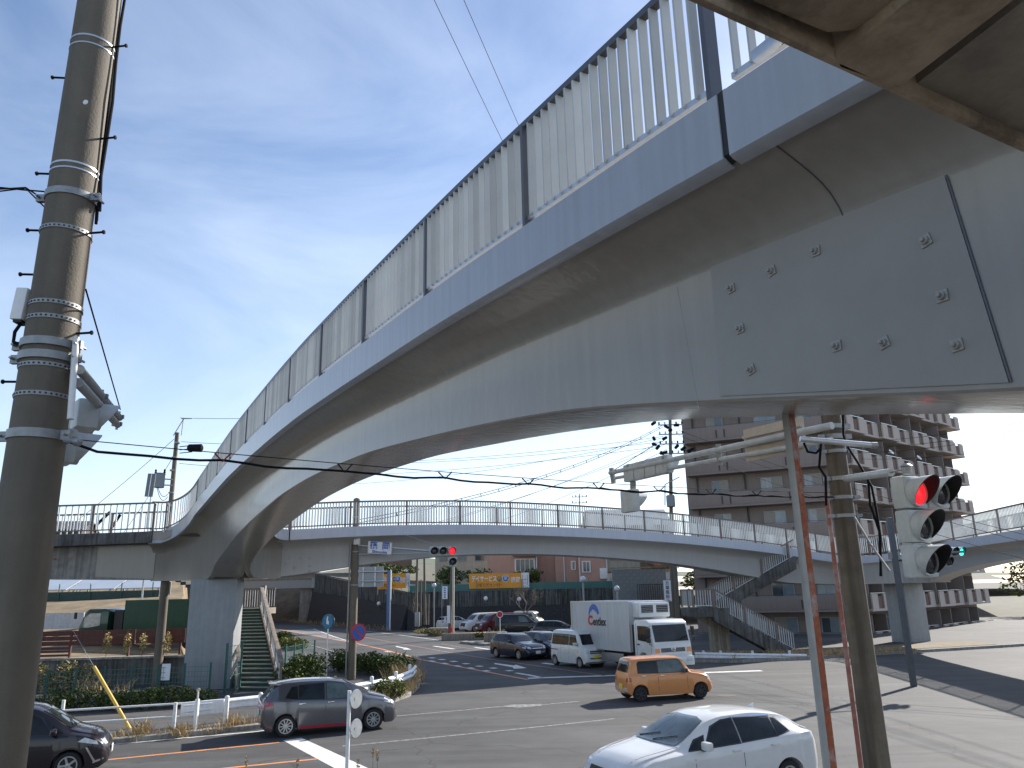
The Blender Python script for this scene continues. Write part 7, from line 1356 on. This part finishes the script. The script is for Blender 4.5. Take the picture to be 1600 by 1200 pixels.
sp_ = [(Vector(kerb[i]).lerp(Vector(kerb[i + 1]), rnd.random()), 0) for i in (5, 6, 7, 8, 8, 9, 9, 9, 10) for _ in range(14)]
tufts('dry_grass', [(p.x - rnd.uniform(-.08, .9), p.y + rnd.uniform(-.1, .3), .13) for p, _ in sp_], .55, 14, spread=.3)
tufts('dry_grass', [(p.x - rnd.uniform(.2, 1.6), p.y + rnd.uniform(-.3, .6), .13) for p, _ in sp_[70:]], .95, 14, spread=.3)
for q, h_, n_ in (((222, 1146), .5, 130), ((362, 1134), .5, 110), ((385, 1131), .35, 70), ((282, 1146), .4, 90), ((190, 1150), .3, 50)): g = G(q[0], q[1], .13); tufts('dry_grass', [(g.x, g.y, .1)], h_, n_, spread=.35)
tufts('dry_grass', [(lerp(9.9, 22, rnd.random()), 45.4 + rnd.uniform(-.3, 1.5) + k * 0, .14) for k in range(160)], .4, 14)
sp_ = []
for i in range(900): y = rnd.uniform(49.5, 60); sp_.append((rnd.uniform(-.425 * y - 26, -.425 * y), y, itp(prof, y) - .02))
tufts('dry_grass', sp_, .55, 10, spread=.7)
tufts('dry_grass', [(lerp(-34, -17, rnd.random()), 37.4 - rnd.random() * 2.5, .1) for k in range(60)], .7, 14, spread=.4)
tufts('dry_grass', [(lerp(-44, -14, k / 90), lerp(143, 92, k / 90) - 1.5 - rnd.random() * 1.5, 0) for k in range(90)], .8, 10, spread=.5)
for q, Y, h_, lab_ in (((583, 1175), 12.0, .75, 'tallest dry seed head stalk by the white post with round plates'), ((590, 1180), 12.2, .5, 'shorter dry stalk beside the tallest one'), ((465, 1192), 12.0, .55, 'dry stalk in front of the white stop line end'), ((385, 1190), 12.4, .4, 'dry stalk low in front of the orange centre lines'), ((560, 1195), 12.0, .5, 'dry stalk at the foot of the white post')):
    p = Yp(q[0], q[1], Y); t = thing('dry_weed', lab_, 'weed', (p.x, Y, p.z - h_), 'dry weed stalks at the lower edge'); mb = MB(); b0 = Vector((p.x - .12, Y, 0.1)); mb.tube([b0, b0.lerp(p, .6) + Vector((.05, 0, 0)), p], [.006, .005, .003], 5); mb.build('stem', DRY[1], t); mb = MB(); leaves(mb, p, (.05, .05, .16), 60, .015, mats=1); mb.build('seed_head', DRY[1], t, fix=False)
# yellow weeds in front of the brown fence
for k, px in enumerate((168, 200, 224, 262)):
    p = Yp(px, 1000, 38.0); t = thing('tall_weed', ('yellow weed sprig at the left end of the brown fence', 'yellow weed sprig below the truck cab', 'tallest yellow weed sprig by the concrete pole', 'thin pale weed right of the concrete pole')[k], 'weed', (p.x, 38.0, 1.4), 'yellow weeds against the brown fence'); mb = MB(); mb.tube([(p.x, 38.0, 1.4), (p.x + .05, 38.0, 2.5)], .012, 4); mb.build('stem', DRY[1], t); mb = MB(); leaves(mb, (p.x, 38.0, 2.05), (.4, .3, 1.0), 130, .07, mats=2, seed=k); mb.build('foliage', [pm('weed_yellow', (.35, .27, .07), .7), DRY[0]], t, fix=False)
# car park planters and kerb island
for lab, px0, px1, Y, h_ in (('low beige planter wall at the car park corner', 690, 762, 70, .55), ('beige planter wall with ivy nearer the queue', 756, 792, 64, .85), ('beige planter block by the pole cluster', 668, 700, 78, .7)):
    a, b_ = Yp(px0, 990, Y), Yp(px1, 990, Y); t = thing('planter', lab, 'planter', ((a.x + b_.x) / 2, Y, 0)); mb = MB(); mb.box(((a.x + b_.x) / 2, Y + .6, h_ / 2), (b_.x - a.x, 1.4, h_)); mb.build('wall', pm('planter_beige', (.27, .235, .19), .85, var=.15, streak=.3), t, bevel=.03); mb = MB(); mb.box(((a.x + b_.x) / 2, Y + .6, h_ + .01), (b_.x - a.x - .3, 1.1, .04)); mb.build('soil', SOIL, t)
mb = MB(); a, b_ = G(724, 1005), G(764, 1009); mb.bar(Vector((a.x, a.y, .08)), Vector((b_.x, b_.y, .08)), .7, .2); struct(mb.build('kerb_island', CONC, bevel=.05))
t, s_ = disc_sign('road_sign', 'small red road sign beside the black people carrier', Yp(781, 960, 62), (0, -1, 0), .25, SRED, WPOST, post_to=0)
